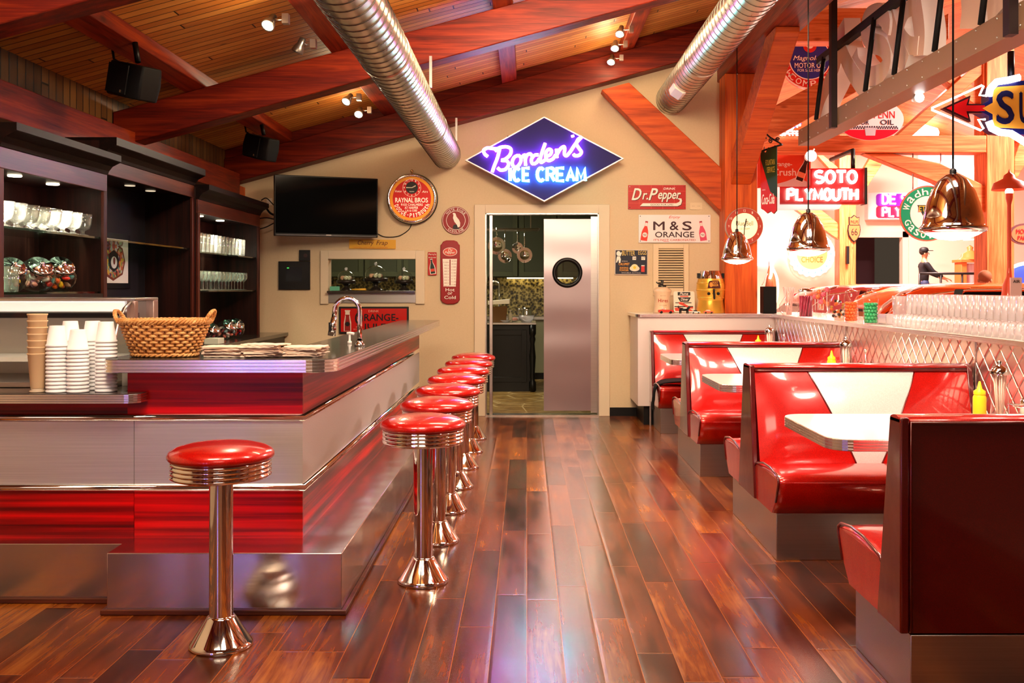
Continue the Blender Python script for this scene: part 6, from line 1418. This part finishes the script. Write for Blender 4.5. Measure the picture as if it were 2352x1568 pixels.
person((X_(2262, 13.55), 13.55, 0), 1.56, R(80), 'person with short brown hair standing behind the orange car', mat('#8a3a30', .7), mat('#2a2a34', .7), mat('#8a5638', .7), False, (.15, -.55))
# ---- cars
def car(x0, y0, s, col, label, W=1.75):
    t = thing('car', label, 'car', (x0 + 2.4, y0 + W / 2, 0)); PT = mat(col, .18, coat=.9, name='car_paint'); 
    def S(pts, ya, yb): return [[(x0 + a, y0 + ya, b) for a, b in pts], [(x0 + a, y0 + yb, b) for a, b in pts]]
    body = [(0, .45), (.05, .75), (.5, .9), (1.3, .95), (3.5, .97), (4.4, .9), (4.85, .78), (4.9, .45), (4.5, .3), (.4, .3)]
    rr = []
    for ya, g in ((0, .06), (.05, .0), (W - .05, .0), (W, .06)): rr.append([(x0 + a + (g if a < 2 else -g), y0 + ya, b - (g * .6 if b > .6 else 0)) for a, b in body])
    MB().loft(rr, True, True, False).build('body_shell', PT, t, .03)
    roof = [(1.0, 1.12), (1.2, 1.27), (1.5, 1.36), (2.0, 1.405), (2.8, 1.41), (3.2, 1.37), (3.45, 1.28)]
    rings = []
    for f, h in ((.1, -.07), (.16, -.03), (.3, -.005), (.5, 0), (.7, -.005), (.84, -.03), (.9, -.07)): rings.append([(x0 + a, y0 + W * f, b + h) for a, b in roof])
    rings2 = [r_ + [(p[0], p[1], p[2] - .035) for p in reversed(r_)] for r_ in rings]
    MB().loft(rings2, True, True, True).build('roof', PT, t)
    gl = mat('#120c14', .06, name='car_glass')
    MB().loft([[(x0 + a, y0 + ya, b) for a, b in ((.85, .94), (1.28, 1.28), (2.0, 1.35), (2.9, 1.355), (3.4, 1.27), (3.75, .96))] for ya in (.2, W - .2)], True, True, False).build('windows', gl, t)
    for ya in (.17, W - .17): 
        MB().tube([(x0 + a, y0 + ya, b) for a, b in ((.95, .95), (1.35, 1.24), (2.0, 1.325), (2.9, 1.335), (3.38, 1.25), (3.72, .96), (.95, .95))], .014, 6).build('window_trim', M['chrome'], t)
        MB().prism([(x0 + a, y0 + ya - .015, b) for a, b in ((1.75, .96), (1.85, .96), (1.95, 1.33), (1.85, 1.33))], (0, .03, 0)).build('side_pillar', M['chrome'], t)
    for ya in (.165, W - .235): MB().prism([(x0 + a, y0 + ya, b) for a, b in ((1.02, .95), (1.8, .95), (1.95, 1.28), (2.05, 1.35), (1.5, 1.35), (1.18, 1.24))], (0, .07, 0)).build('rear_pillar', PT, t, .01)
    MB().tube([(x0 + .92, y0 + .17, .98), (x0 + 1.02, y0 + .17, 1.13), (x0 + 1.25, y0 + .2, 1.29), (x0 + 1.5, y0 + .24, 1.365)], .02, 8).build('rear_window_trim', mat('#f0e4dc', .2, .6), t)
    for a in (.95, 3.95):
        for ya in (.02, W - .2): MB().lathe([(.001, 0), (.2, 0), (.31, .01), (.33, .05), (.33, .14), (.31, .18), (.001, .18)], (x0 + a, y0 + ya, .33), 28, 'Y').build('wheel', M['black'], t)
    return t
car(3.12, 11.4, 1, '#e0501a', 'bright orange classic car parked nearest the shelf of tumblers')
car(3.3, 15.2, 1, '#d87078', 'pink classic car parked behind the orange car')

# ================================================================== showroom signs
def neon_panel(name, label, px0, px1, py0, py1, Y): return sign(name, label, px0, px1, py0, py1, Y)
# hanging channel sign seen from behind
hs = thing('hanging_sign', 'huge hanging letter sign on a steel channel, seen from behind', 'sign', (2.7, 7, 2.7))
CHN = mat('#8a6a50', .45, .3); bx('channel', CHN, 2.6, 2.774, 2.6, 9.54, 2.706, 2.856, hs, .004)
m = MB()
for i in range(26):
    y = 9.4 - i * .26; m.ball((2.598, y, 2.73), .007, 6, 4).ball((2.598, y, 2.835), .007, 6, 4)
m.build('rivets', M['steel'], hs)
for y in (8.37, 5.3):
    MB().box(2.55, 2.6, y - .035, y + .035, 2.69, zc(2.57)).build('hanger_post', mat('#1e1010', .5), hs)
MB().box(2.66, 2.72, 3.0, 9.15, 3.4, 3.46).build('top_rail', M['blackm'], hs)
for y in (8.95, 7.65, 7.05, 6.35, 5.7): MB().tube([(2.6, y, 2.856), (2.67, y, 3.42)], .02, 8).build('strut', M['blackm'], hs)
LB = mat('#d4ae96', .5); LS = mat('#f6ece6', .45)
def ribbon_letter(strokes, name='sign_letter'):
    mb = MB(); n_ = 0
    for pts, wd in strokes:
        P3 = [atX(1840 + x / 4.594, y / 4.594, 2.7) for x, y in pts]; k = len(P3); rings = []
        for i in range(k):
            tg = (P3[min(i + 1, k - 1)] - P3[max(i - 1, 0)]); tg.x = 0; tg.normalize(); nn = Vector((0, -tg.z, tg.y)) * wd * .52
            x0 = 2.7 - .003 * n_ - .0005 * i; x1 = 2.84 + .003 * n_
            rings.append([Vector((x0, P3[i].y, P3[i].z)) + nn, Vector((x0, P3[i].y, P3[i].z)) - nn, Vector((x1, P3[i].y, P3[i].z)) - nn, Vector((x1, P3[i].y, P3[i].z)) + nn])
        for q, m_ in ((0, LB), (1, LS), (2, LS), (3, LS)):
            mb.use(m_); vs = []; fs = []
            for r_ in rings: vs += [r_[q], r_[(q + 1) % 4]]
            fs = [(2 * a_, 2 * a_ + 1, 2 * a_ + 3, 2 * a_ + 2) for a_ in range(k - 1)]; mb.add(vs, fs)
        mb.use(LS).add(rings[0], [(0, 1, 2, 3)]).add(rings[-1], [(0, 1, 2, 3)]); n_ += 1
    return mb.build(name, None, hs)
def sm(pts): return [(p.x, p.y) for p in catmull([Vector(q) for q in pts], 5)]
ribbon_letter([(sm([(415, 250), (425, 420), (400, 600), (330, 800), (240, 1000), (190, 1190)]), .19), (sm([(420, 480), (480, 640), (560, 780), (650, 900), (720, 930)]), .17)])
ribbon_letter([(sm([(560, 560), (590, 700), (700, 800), (850, 770), (920, 640), (880, 500), (760, 440), (690, 330), (720, 190), (850, 140), (930, 230), (920, 340)]), .15), (sm([(900, 60), (950, 260), (1000, 420), (1060, 560), (1120, 690)]), .17)])
ribbon_letter([(sm([(1180, -200), (1215, 60), (1250, 280), (1260, 420), (1250, 590)]), .17), (sm([(1215, 60), (1120, 120), (1060, 330), (1150, 470), (1250, 480)]), .12)])
ribbon_letter([(sm([(1760, -500), (1800, -200), (1820, 60), (1800, 300)]), .3), (sm([(2000, -500), (2040, -200), (2060, 0), (2080, 160)]), .2)])
# round oil company sign
t, f, a, b = sign('oil_company_sign', 'round red and blue oil company sign high behind the hanging sign', 1790, 1930, 65, 205, 12.6)
disc(MB(), f, 0, 0, a, -.03, 0, 48).build('disc', mat('#d02a22', .3, coat=.3), t); m = MB(); ringf(m, f, 0, 0, a * .95, a, .003); ringf(m, f, 0, 0, a * .66, a * .69, .004); m.build('white_rings', WHT, t)
disc(MB(), f, 0, 0, a * .66, .0, .003, 40).build('blue_disc', mat('#2a2f8a', .35), t); disc(MB(), f, 0, a * .42, a * .22, .003, .005, 24).build('red_emblem', mat('#c8281e', .4), t); disc(MB(), f, 0, a * .45, a * .12, .005, .007, 12).build('white_emblem', WHT, t)
lett(t, f, WHT, [('arc', 'MAGNOLIA', 0, 0, a * .82, a * .2, 215, 60, dict(bold=.03)), ('arc', 'COMPANY', 0, 0, a * .82, a * .2, 226, 330, dict(bold=.03, inside=True)), ('Magnolene', 0, a * .0, a * 1.1, a * .2, dict(bold=.02, shear=.3, n=.006)), ('MOTOR OIL', 0, -a * .22, a * 1.0, a * .17, dict(bold=.02, n=.006)), ('FOR SALE HERE', 0, -a * .38, a * .8, a * .09, dict(bold=.0, n=.006))])
# oval motor oil sign
t, f, a, b = sign('motor_oil_sign', 'white oval motor oil sign with checkered band under the channel', 1922, 2076, 226, 322, 13.7)
disc(MB(), f, 0, 0, a, -.03, 0, 48, b).build('oval', mat('#ece6ea', .35), t)
cut = -b * .48; pts = [(a * .99 * math.cos(R(q)), b * .99 * math.sin(R(q))) for q in range(0, 360, 6)]; lo = [p for p in pts if p[1] < cut]; lo = sorted(lo, key=lambda p: math.atan2(p[1], p[0]))
poly(MB(), f, lo, 0, .003).build('red_band', mat('#c8102e', .35, coat=.3), t)
m = MB()
for i in range(-22, 23):
    for j in range(2):
        if (i + j) % 2 == 0: poly(m, f, rect(i * a * .036, (i + 1) * a * .036, cut + b * .02 + j * b * .07, cut + b * .09 + j * b * .07), 0, .003)
m.build('checkered_band', mat('#1a1e3a', .4), t)
lett(t, f, mat('#c01828', .4), [('TRUE', -a * .45, b * .3, a * .5, b * .34, dict(bold=.0)), ('PENN', a * .42, b * .22, a * .62, b * .34, dict(bold=.0))]); lett(t, f, mat('#1a1e3a', .4), [('MOTOR', -a * .35, -b * .14, a * .62, b * .24, dict(bold=.02)), ('OIL', a * .5, -b * .14, a * .4, b * .24, dict(bold=.02))], 'dark_lettering')
MB().box(f.o.x - .05, f.o.x + .05, f.o.y + .025, TY, f.o.z - .2, f.o.z + .2).build('bracket', M['black'], t); poly(MB(), f, [(-a * .14, -b * .78), (a * .14, -b * .78), (a * .17, -b * .4), (-a * .17, -b * .4)], .003, .006).build('cup_picture', mat('#b8bcc8', .4), t)
# orange soda panel
t, f, a, b = sign('orange_soda_sign', 'orange soda panel with a brown bottle on white snow, behind the red neon', 1740, 1862, 352, 432, 14.6)
panel(t, f, rect(-a, a, -b, b), mat('#d8482a', .4)); lett(t, f, WHT, [('Orange-', -a * .1, b * .35, a * .8, b * .34, dict(bold=.04)), ('Crush', a * .0, -b * .08, a * .9, b * .42, dict(bold=.05))])
poly(MB(), f, [(-a, -b), (a, -b), (a, -b * .75), (a * .5, -b * .35), (a * .1, -b * .6), (-a * .5, -b * .85)], 0, .003).build('snow_picture', mat('#d8d4dc', .4), t)
MB().box(f.o.x - a * .8, f.o.x - a * .76, TY + .05, f.o.y + .02, f.o.z + b * .6, f.o.z + b * 1.3).box(f.o.x + a * .76, f.o.x + a * .8, TY + .05, f.o.y + .02, f.o.z + b * .6, f.o.z + b * 1.3).build('bracket', M['black'], t); m = MB().use(WHT); poly(m, f, rotp(bottle_poly(b * 1.35, a * .32, .4), -.35, a * .55, -b * .6), .003, .005); m.use(mat('#3a2422', .3)); poly(m, f, rotp(bottle_poly(b * 1.27, a * .26, .4), -.35, a * .56, -b * .57), .005, .008); m.use(mat('#e0906a', .4)); poly(m, f, rotp(rect(-a * .13, a * .13, b * .2, b * .5), -.35, a * .56, -b * .57), .008, .01); m.build('bottle_picture', None, t)
# stepped red dealer neon
YN = 13.0; c = atY(1888, 428, YN); f = Fr(c); k_ = YN / F; t = thing('dealer_neon_sign', 'stepped red dealer sign with white and aqua neon words', 'neon sign', (c.x, YN, c.z - .3))
poly(MB(), f, [(-100 * k_, -40 * k_), (98 * k_, -40 * k_), (98 * k_, 42 * k_), (-26 * k_, 42 * k_), (-26 * k_, 0), (-100 * k_, 0)], -.2, 0).build('cabinet', mat('#b01a1c', .35), t, .02)
poly(MB(), f, rect(97 * k_, 103 * k_, -41 * k_, 43 * k_), -.22, .02).build('end_trim', M['chrome'], t); poly(MB(), f, [(-104 * k_, -52 * k_), (38 * k_, -52 * k_), (44 * k_, -42 * k_), (-98 * k_, -42 * k_), (-98 * k_, -2 * k_), (-104 * k_, -2 * k_)], -.2, .02).build('white_edge', mat('#ece0e0', .4, emit=.5), t)
m = MB(); neon_word(m, f, 'SOTO', -18 * k_, 8 * k_, 26 * k_, 20 * k_, 5 * k_, .02, .04); m.build('white_tube', neon('#ffd8d0', 12), t)
m = MB(); neon_word(m, f, 'PLYMOUTH', -80 * k_, -31 * k_, 24 * k_, 15 * k_, 5.2 * k_, .02, .04); m.build('aqua_tube', neon('#8affea', 12), t)
MB().tube([f.p(77 * k_, 42 * k_, -.1), f.p(77 * k_, 85 * k_, -.1), f.p(77 * k_, 85 * k_, -1.05)], .03, 8).build('hanger', M['black'], t)
# purple dealer neon
t, f, a, b = sign('purple_neon_sign', 'purple and red dealer neon box on the far wall behind the round green sign', 1994, 2150, 442, 504, 26.7); k_ = 26.7 / F
panel(t, f, rect(-a, a, -b, b), mat('#e8d8dc', .4), 'cabinet', -.3, 0, .02); panel(t, f, rrect(-a + 18 * k_, a - 6 * k_, 0, b - 3 * k_, .08), mat('#6a1a8a', .3, emit=.5), 'purple_face', 0, .02); panel(t, f, rrect(-a + 18 * k_, a - 6 * k_, -b + 4 * k_, 0, .08), mat('#b01a3a', .3, emit=.5), 'red_face', 0, .02)
m = MB(); neon_word(m, f, 'DE SOTO', -a + 32 * k_, 5 * k_, 21 * k_, 13 * k_, 4 * k_, .028, .06); neon_word(m, f, 'PLYMOUTH', -a + 32 * k_, -24 * k_, 20 * k_, 11 * k_, 4 * k_, .028, .06); m.build('letter_tube', neon('#ffe0f0', 10), t)
# round green gasoline sign
YW = 14.1; c = atY(2130, 490, YW); f = Fr(c); a = 64 * YW / F; t = thing('green_gasoline_sign', 'round green and white gasoline sign behind the largest pendant', 'sign', (c.x, YW, c.z - a))
disc(MB(), f, 0, 0, a, -.03, 0, 56).build('disc', mat('#c86a52', .4), t); ringf(MB(), f, 0, 0, 0.0001, a * .95, .003, 56).build('green_face', mat('#1f8a60', .3, coat=.3), t); disc(MB(), f, 0, 0, a * .62, .003, .005, 40).build('white_face', mat('#e8d8d0', .4), t)
poly(MB(), f, [(-a * .36, a * .3), (a * .36, a * .3), (0, -a * .35)], .005, .008).build('dark_triangle', mat('#1c3024', .4), t)
lett(t, f, WHT, [('arc', 'Wadhams', 0, 0, a * .78, a * .24, 163, 30, dict(bold=.06)), ('arc', 'Gasoline', 0, 0, a * .78, a * .24, 205, 330, dict(bold=.06, inside=True))]); lett(t, f, mat('#d8b040', .4), [('ETHYL', 0, a * .17, a * .62, a * .2, dict(bold=.03, n=.011)), ('CORP', 0, -a * .42, a * .4, a * .14, dict(bold=.03, n=.011))], 'yellow_lettering')
for s in (-1, 1): MB().tube([f.p(s * a * .5, a * .8, -.02), f.p(s * a * .5, 142 * YW / F, -.02)], .008, 6).build('hanger', M['steel'], t)
# route shield
t, f, a, b = sign('shield_sign', 'orange shield sign with 66 on the far timber post', 1947, 1977, 493, 556, 24.95)
sh_ = [(-1, -.1), (-.9, .25), (-.75, .3), (-.8, .85), (-.5, .8), (0, 1), (.5, .8), (.8, .85), (.75, .3), (.9, .25), (1, -.1), (.85, -.5), (.4, -.85), (0, -1), (-.4, -.85), (-.85, -.5)]
panel(t, f, [(x * a, y * b) for x, y in sh_], BLK, 'border', -.04, 0); panel(t, f, [(x * a * .88, y * b * .92) for x, y in sh_], mat('#e8663a', .4), 'face', 0, .01); poly(MB(), f, rect(-a * .75, a * .75, b * .22, b * .27), .01, .013).build('cross_line', BLK, t); lett(t, f, BLK, [('66', 0, -b * .25, a * .95, b * .5, dict(bold=.0, n=.014)), ('PHILLIPS', 0, b * .48, a * 1.1, b * .22, dict(bold=.02, n=.014))])
tag(bx('post_gauge', BLK, X_(1945, 24.9), X_(1951, 24.9), 24.9, 25.0, Z_(606, 24.9), Z_(565, 24.9)), 'narrow black strip fixed on the far timber post', 'fixture')
# bottle cap neon
YC = 26.9; c = atY(1865, 583, YC); f = Fr(c); a = 52 * YC / F; t = thing('bottle_cap_sign', 'glowing white bottle cap sign on the far wall behind the middle pendant', 'neon sign', (c.x, YC, c.z - a))
poly(MB(), f, [(a * (1 + .035 * math.cos(21 * q)) * math.cos(q), a * (1 + .035 * math.cos(21 * q)) * math.sin(q)) for q in [2 * math.pi * i / 168 for i in range(168)]], -.1, 0).build('cap', mat('#f4f4f0', .4, emit=.9), t, .02)
m = MB()
for i in range(18):
    q = 2 * math.pi * i / 18; m.add([f.p(a * .88 * math.cos(q - .06), a * .88 * math.sin(q - .06), .004), f.p(a * .88 * math.cos(q + .06), a * .88 * math.sin(q + .06), .004), f.p(a * .76 * math.cos(q), a * .76 * math.sin(q), .004)], [(0, 1, 2)])
m.build('blue_points', mat('#7ac8d8', .4), t); disc(MB(), f, 0, 0, a * .68, 0, .006, 40).build('cream_face', mat('#f0b878', .4, emit=.7), t)
lett(t, f, mat('#e8843a', .4, emit=.6), [('CHOICE', 0, -a * .25, a * .95, a * .26, dict(bold=.04, n=.01)), ("PEOPLE'S", 0, a * .15, a * .9, a * .2, dict(bold=.03, n=.01))]); m = MB(); m.tube([f.p(a * .93 * math.cos(2 * math.pi * i / 40), a * .93 * math.sin(2 * math.pi * i / 40), .08) for i in range(40)], .02, 6, True); m.build('ring_tube', neon('#c8fff0', 9), t)
# hanging arrow sign
YA = 8.5; c = atY(2290, 247, YA); f = Fr(c); k_ = YA / F; t = thing('arrow_sign', 'yellow and navy arrow sign with red arrow and white neon outline', 'neon sign', (c.x, YA, c.z - .25))
Q = lambda pts: [((x - 2290) * k_, (247 - y) * k_) for x, y in pts]
poly(MB(), f, Q([(2240, 249), (2272, 231), (2272, 200), (2288, 190), (2460, 176), (2460, 318), (2288, 304), (2272, 292), (2272, 266)]), -.15, 0).build('navy_border', mat('#14164a', .35), t)
poly(MB(), f, Q([(2256, 249), (2280, 236), (2280, 206), (2291, 200), (2460, 188), (2460, 300), (2291, 293), (2280, 286), (2280, 262)]), 0, .006).build('yellow_face', mat('#e0a030', .4), t)
lett(t, f, mat('#14163a', .4), [('S', (2308 - 2290) * k_, 0, 42 * k_, 78 * k_, dict(bold=.07, n=.009)), ('UNOCO', (2400 - 2290) * k_, 0, 120 * k_, 74 * k_, dict(bold=.07, n=.009))])
poly(MB(), f, Q([(2165, 248), (2231, 218), (2226, 238), (2262, 238), (2262, 259), (2226, 259), (2231, 279)]), -.06, -.01).build('arrow_border', mat('#2a0a10', .4), t); poly(MB(), f, Q([(2175, 248), (2224, 226), (2219, 242), (2262, 242), (2262, 255), (2219, 255), (2224, 271)]), -.01, .004).build('red_arrow', mat('#c8141a', .3, coat=.4), t)
def tb_(pts, r_, m_, nm): return MB().tube([f.p(p[0], p[1], .04) for p in Q(pts)], r_, 7).build(nm, m_, t)
tb_([(2262, 222), (2245, 221), (2254, 200), (2250, 198), (2136, 250), (2136, 254), (2248, 301), (2254, 297), (2242, 276), (2258, 276)], .009, neon('#ffd0c0', 9), 'arrow_tube')
tb_([(2266, 222), (2270, 205), (2284, 190), (2310, 186), (2336, 180)], .03, neon('#e8e0ff', 9), 'border_tube'); tb_([(2266, 280), (2272, 296), (2290, 305), (2316, 308), (2352, 330), (2380, 345)], .03, neon('#e8e0ff', 9), 'border_tube')
MB().tube([f.p(45 * k_, 60 * k_, -.1), f.p(45 * k_, 135 * k_, -.1)], .03, 8).build('hanger', M['black'], t)
# fountain service bracket sign beside the post
YF = 9.85; c = atY(1766, 415, YF); f = Fr(c, (.62, -.78, 0)); k_ = YF / F; t = thing('bracket_sign', 'green and red fountain service sign on a scrolled iron bracket', 'sign', (c.x, YF, c.z - .3))
sx_ = 1 / .62
def G(pts): return [((x - 1766) * k_ * sx_ * .62, (415 - y) * k_) for x, y in pts]
poly(MB(), f, G([(1742, 350), (1748, 343), (1756, 350), (1764, 338), (1776, 342), (1788, 338), (1788, 485), (1780, 492), (1772, 486), (1762, 490), (1752, 482), (1744, 478)]), -.01, .0).build('board', mat('#24361c', .4), t)
poly(MB(), f, G([(1742, 362), (1770, 440), (1788, 455), (1788, 484), (1780, 491), (1772, 485), (1762, 489), (1752, 481), (1744, 477)]), 0, .003).build('red_field', mat('#c82018', .4), t)
lett(t, f, mat('#b89a3a', .4), [('FOUNTAIN', 4 * k_, 42 * k_, 26 * k_, 13 * k_, dict(bold=.0)), ('SERVICE', 6 * k_, 25 * k_, 22 * k_, 13 * k_, dict(bold=.0))]); lett(t, f, WHT, [('Coca-Cola', -1 * k_, -42 * k_, 36 * k_, 24 * k_, dict(bold=.03, shear=.3, n=.006)), ('DRINK', -13 * k_, -20 * k_, 9 * k_, 3 * k_, dict(bold=.0, n=.006))], 'script_lettering')
IR = mat('#2a1c14', .5, .4); w0 = f.p(-26 * k_, 0, 0); m = MB()
zt_ = 78 * k_; pA = f.p(-30 * k_, 62 * k_, -.02); pB = f.p(32 * k_, 92 * k_, -.02)
m.tube([f.p(-32 * k_, 70 * k_, -.02), f.p(34 * k_, 80 * k_, -.02)], .01, 6); m.tube([f.p(-28 * k_, 124 * k_, -.02), f.p(0, 100 * k_, -.02), f.p(30 * k_, 82 * k_, -.02)], .009, 6); m.tube([f.p(-32 * k_, 60 * k_, -.02), f.p(-28 * k_, 128 * k_, -.02)], .01, 6)
for cx_, cy_, r_ in ((-20, 98, 9), (2, 92, 7), (20, 92, 6)): m.tube([f.p((cx_ + r_ * (1 - i / 26) * math.cos(i * .45)) * k_, (cy_ + r_ * (1 - i / 26) * math.sin(i * .45)) * k_, -.02) for i in range(24)], .006, 5)
for q in (-15, 15): m.tube([f.p(q * k_, 66 * k_, -.01), f.p(q * k_, 80 * k_, -.01)], .004, 5)
m.build('iron_bracket', IR, t)
# neon bottle on the end shelf beside the post
nb = thing('neon_bottle', 'glowing pink neon soda bottle in a black box stand beside the post', 'neon sign', (2.45, 9.85, 1.0935))
bx('stand', M['blackm'], 2.33, 2.46, 9.8, 9.95, 1.0935, 1.36, nb, .004)
P_ = lambda pts, Y=9.85: [atY(x, y, Y) for x, y in pts]
MB().tube(catmull(P_([(1777, 578), (1776, 600), (1774, 612), (1785, 640), (1786, 675), (1780, 700), (1780, 718)]), 5), .012, 8).build('bottle_tube', neon('#ff7a5a', 16), nb)
MB().tube(catmull(P_([(1768, 580), (1770, 600), (1772, 625), (1768, 640)]), 5), .012, 8).build('cap_tube', neon('#ffe8e0', 16), nb)
MB().tube(P_([(1750, 655), (1763, 628)]), .004, 6).build('wire', M['white'], nb)
MB().lathe([(.05, 0), (.055, .1), (.03, .25), (.02, .3), (.02, .36), (.001, .36)], (2.43, 9.92, 1.36 - .1), 16).build('bottle', mat('#c86a4a', .3), nb)
t, f, a, b = sign('lit_panel', 'small bright white lit panel beyond the broad post', 1742, 1778, 560, 610, 26.8); panel(t, f, rrect(-a, a, -b, b, .04), mat('#f4ecf8', .4, emit=3), 'face', -.2, 0)
t, f, a, b = sign('neon_word_sign', 'small white neon word above the level beam', 1788, 1836, 300, 312, 13.96); lett(t, f, neon('#fff0f0', 8), [('GATE', 0, 0, a * 2, b * 2, dict(bold=.06))], 'letter_tube'); panel(t, f, rect(-a, a, -b * .3, b * .3), mat('#d8c8c8', .4), 'backing', -.05, -.01)
t, f, a, b = sign('neon_word_sign', 'slanted blue white neon word beside the channel end', 1800, 1840, 272, 298, 13.96); lett(t, f, neon('#f0e8ff', 8), [('Oil', 0, 0, a * 2, b * 2, dict(bold=.06, shear=.2, rot=.5))], 'letter_tube'); panel(t, f, rotp(rect(-a, a, -b * .8, b * .8), .5, 0, 0), mat('#7a70c0', .4), 'backing', -.05, -.01)
def hang(t, pts):
    for i, (x, y, z0, z1) in enumerate(pts): MB().tube([(x, y, z0), (x, y, z1)], .012, 6).build('hanger', M['black'], t)
# neon script window
t, f, a, b = sign('blue_neon_sign', 'white and pale blue neon panel above the long curved brace', 2110, 2262, 352, 470, 26.85)
panel(t, f, rect(-a, a, -b, b), mat('#cfe6f0', .4, emit=.35), 'panel', -.05, 0)
m = MB()
for s in ([(-.3, .9), (.3, .35), (.2, .1), (.5, -.1), (.9, -.4)], [(-.1, .8), (.9, .1)], [(.3, .35), (.6, .45), (.85, .2), (.7, -.1), (.45, .1), (.3, .35)], [(.4, -.2), (.95, -.75)]): m.tube([f.p(x * a, y * b, .05) for x, y in s], .035, 7)
m.build('script_tube', neon('#e8f8ff', 9), t)
# oval parts sign, gas pump, air tower lamp, flood lamps
t, f, a, b = sign('parts_sign', 'oval orange parts sign at the edge of the view beside the lamp pole', 2318, 2388, 513, 562, 13.5)
disc(MB(), f, 0, 0, a, -.03, 0, 40, b).build('oval', mat('#6a4a50', .4), t); disc(MB(), f, 0, 0, a * .85, 0, .004, 40, b * .82).build('orange_face', mat('#e8825a', .4), t); lett(t, f, mat('#c8323a', .4), [('MOPAR', 0, b * .25, a * 1.1, b * .45, dict(bold=.05, n=.007)), ('PARTS', 0, -b * .35, a * .9, b * .4, dict(bold=.05, n=.007))])
gp = thing('gas_pump', 'orange antique gas pump on the showroom platform', 'gas pump', (X_(2228, 24.5), 24.5, .5)); x, y = X_(2228, 24.5), 24.5; OR = mat('#e07038', .35, coat=.4); k_ = 24.5 / F
MB().box(x - .3, x + .3, y - .25, y + .25, .5, .65).box(x - .3, x - .16, y - .2, y + .2, .65, Z_(603, y)).box(x + .2, x + .3, y - .2, y + .2, .65, Z_(603, y)).box(x - .34, x + .34, y - .26, y + .26, Z_(603, y), Z_(596, y)).build('frame', OR, gp, .01)
MB().lathe([(.3, 0), (.22, .06), (.2, .14), (.1, .2), (.06, .24), (.08, .3), (.001, .36)], (x, y, Z_(596, y)), 24).build('top_dome', OR, gp); MB().lathe([(.12, 0), (.12, Z_(605, y) - .66)], (x, y, .66), 20).build('glass_cylinder', mat('#d8b0b0', .1, .2), gp)
MB().lathe([(.001, 0), (.15, .02), (.16, .04), (.15, .06), (.001, .08)], (x, y, Z_(555, y)), 20).build('globe', mat('#f0dcd4', .4, emit=.4), gp)
YL = 10.2; x = X_(2318, YL); lp = thing('air_tower_lamp', 'red service station lamp on a pole with an air meter', 'street lamp', (x, YL, 0)); RP = mat('#d8583a', .35, coat=.4)
MB().lathe([(.09, 0), (.09, .9), (.1, .92), (.1, 1.0), (.085, 1.2), (.06, 1.38), (.028, 1.46), (.02, 1.55), (.02, Z_(470, YL)), (.035, Z_(455, YL)), (.035, Z_(440, YL))], (x, YL, 0), 24).build('pole', RP, lp)
MB().lathe([(.17, Z_(436, YL)), (.15, Z_(420, YL)), (.06, Z_(410, YL)), (.05, Z_(402, YL)), (.012, Z_(396, YL)), (.001, Z_(388, YL))], (x, YL, 0), 28).build('shade', RP, lp); MB().ball((x, YL, Z_(440, YL)), .04, 12, 8).build('bulb', neon('#ffe0b0', 12), lp)
f = Fr((x + .02, YL - .11, Z_(662, YL))); poly(MB(), f, rect(-.055, .055, -.12, .11), -.03, 0).build('meter_plate', mat('#e0d0d0', .4), lp); lett(lp, f, BLK, [('AIR', 0, .07, .07, .03, dict(bold=.04))])
def flood(px, py, Y, lb, s=1):
    c = atY(px, py, Y); t = thing('flood_lamp', lb, 'lamp', c); MB().lathe([(.02, .16 * s), (.06 * s, .12 * s), (.08 * s, 0), (.075 * s, 0)], c, 16, 'Y').build('housing', M['white'], t); disc(MB(), Fr((c.x, c.y + .01, c.z)), 0, 0, .075 * s, 0, .005, 16).build('bulb_face', neon('#ffffff', 10), t); MB().tube([c + Vector((0, .12, 0)), c + Vector((.1, .2, .12))], .012, 6).build('arm', M['white'], t)
flood(2112, 224, 7.0, 'white flood lamp fixed under the sign channel', .45); flood(1863, 358, 13.4, 'white flood lamp hung above the red neon sign')
gl_ = thing('glowing_lamp', 'large glowing white globe light above the level beam', 'lamp', atY(2118, 306, 26)); c = atY(2118, 306, 26); MB().lathe([(.01, .25), (.38, .1), (.42, 0), (.4, -.08), (.3, -.12), (.001, -.14)], c, 24).build('globe', neon('#fff4f0', 5), gl_); MB().tube([c + Vector((0, 0, .24)), c + Vector((0, 0, 1.0))], .02, 6).build('stem', M['black'], gl_)
bl = thing('blue_fender_arch', 'blue arched neon panel at the edge of the view behind the lamp pole', 'neon sign', (X_(2360, 18), 18, 1)); c = atY(2340, 690, 18)  # car fender shape given its own glow and a bright arc
MB().prism([(c.x - .35, 18.05, 1.0)] + [(c.x + .25 + .75 * math.cos(R(a)), 18.05, 1.15 + .65 * math.sin(R(a))) for a in range(180, -1, -15)] + [(c.x + 1.0, 18.05, 1.0)], (0, .2, 0)).build('blue_panel', mat('#3a50c8', .4, emit=.5), bl)
MB().tube([(c.x + .25 + .75 * math.cos(R(a)), 18.0, 1.15 + .65 * math.sin(R(a))) for a in range(180, -1, -10)], .03, 8).build('arch_tube', neon('#f0f0ff', 8), bl)
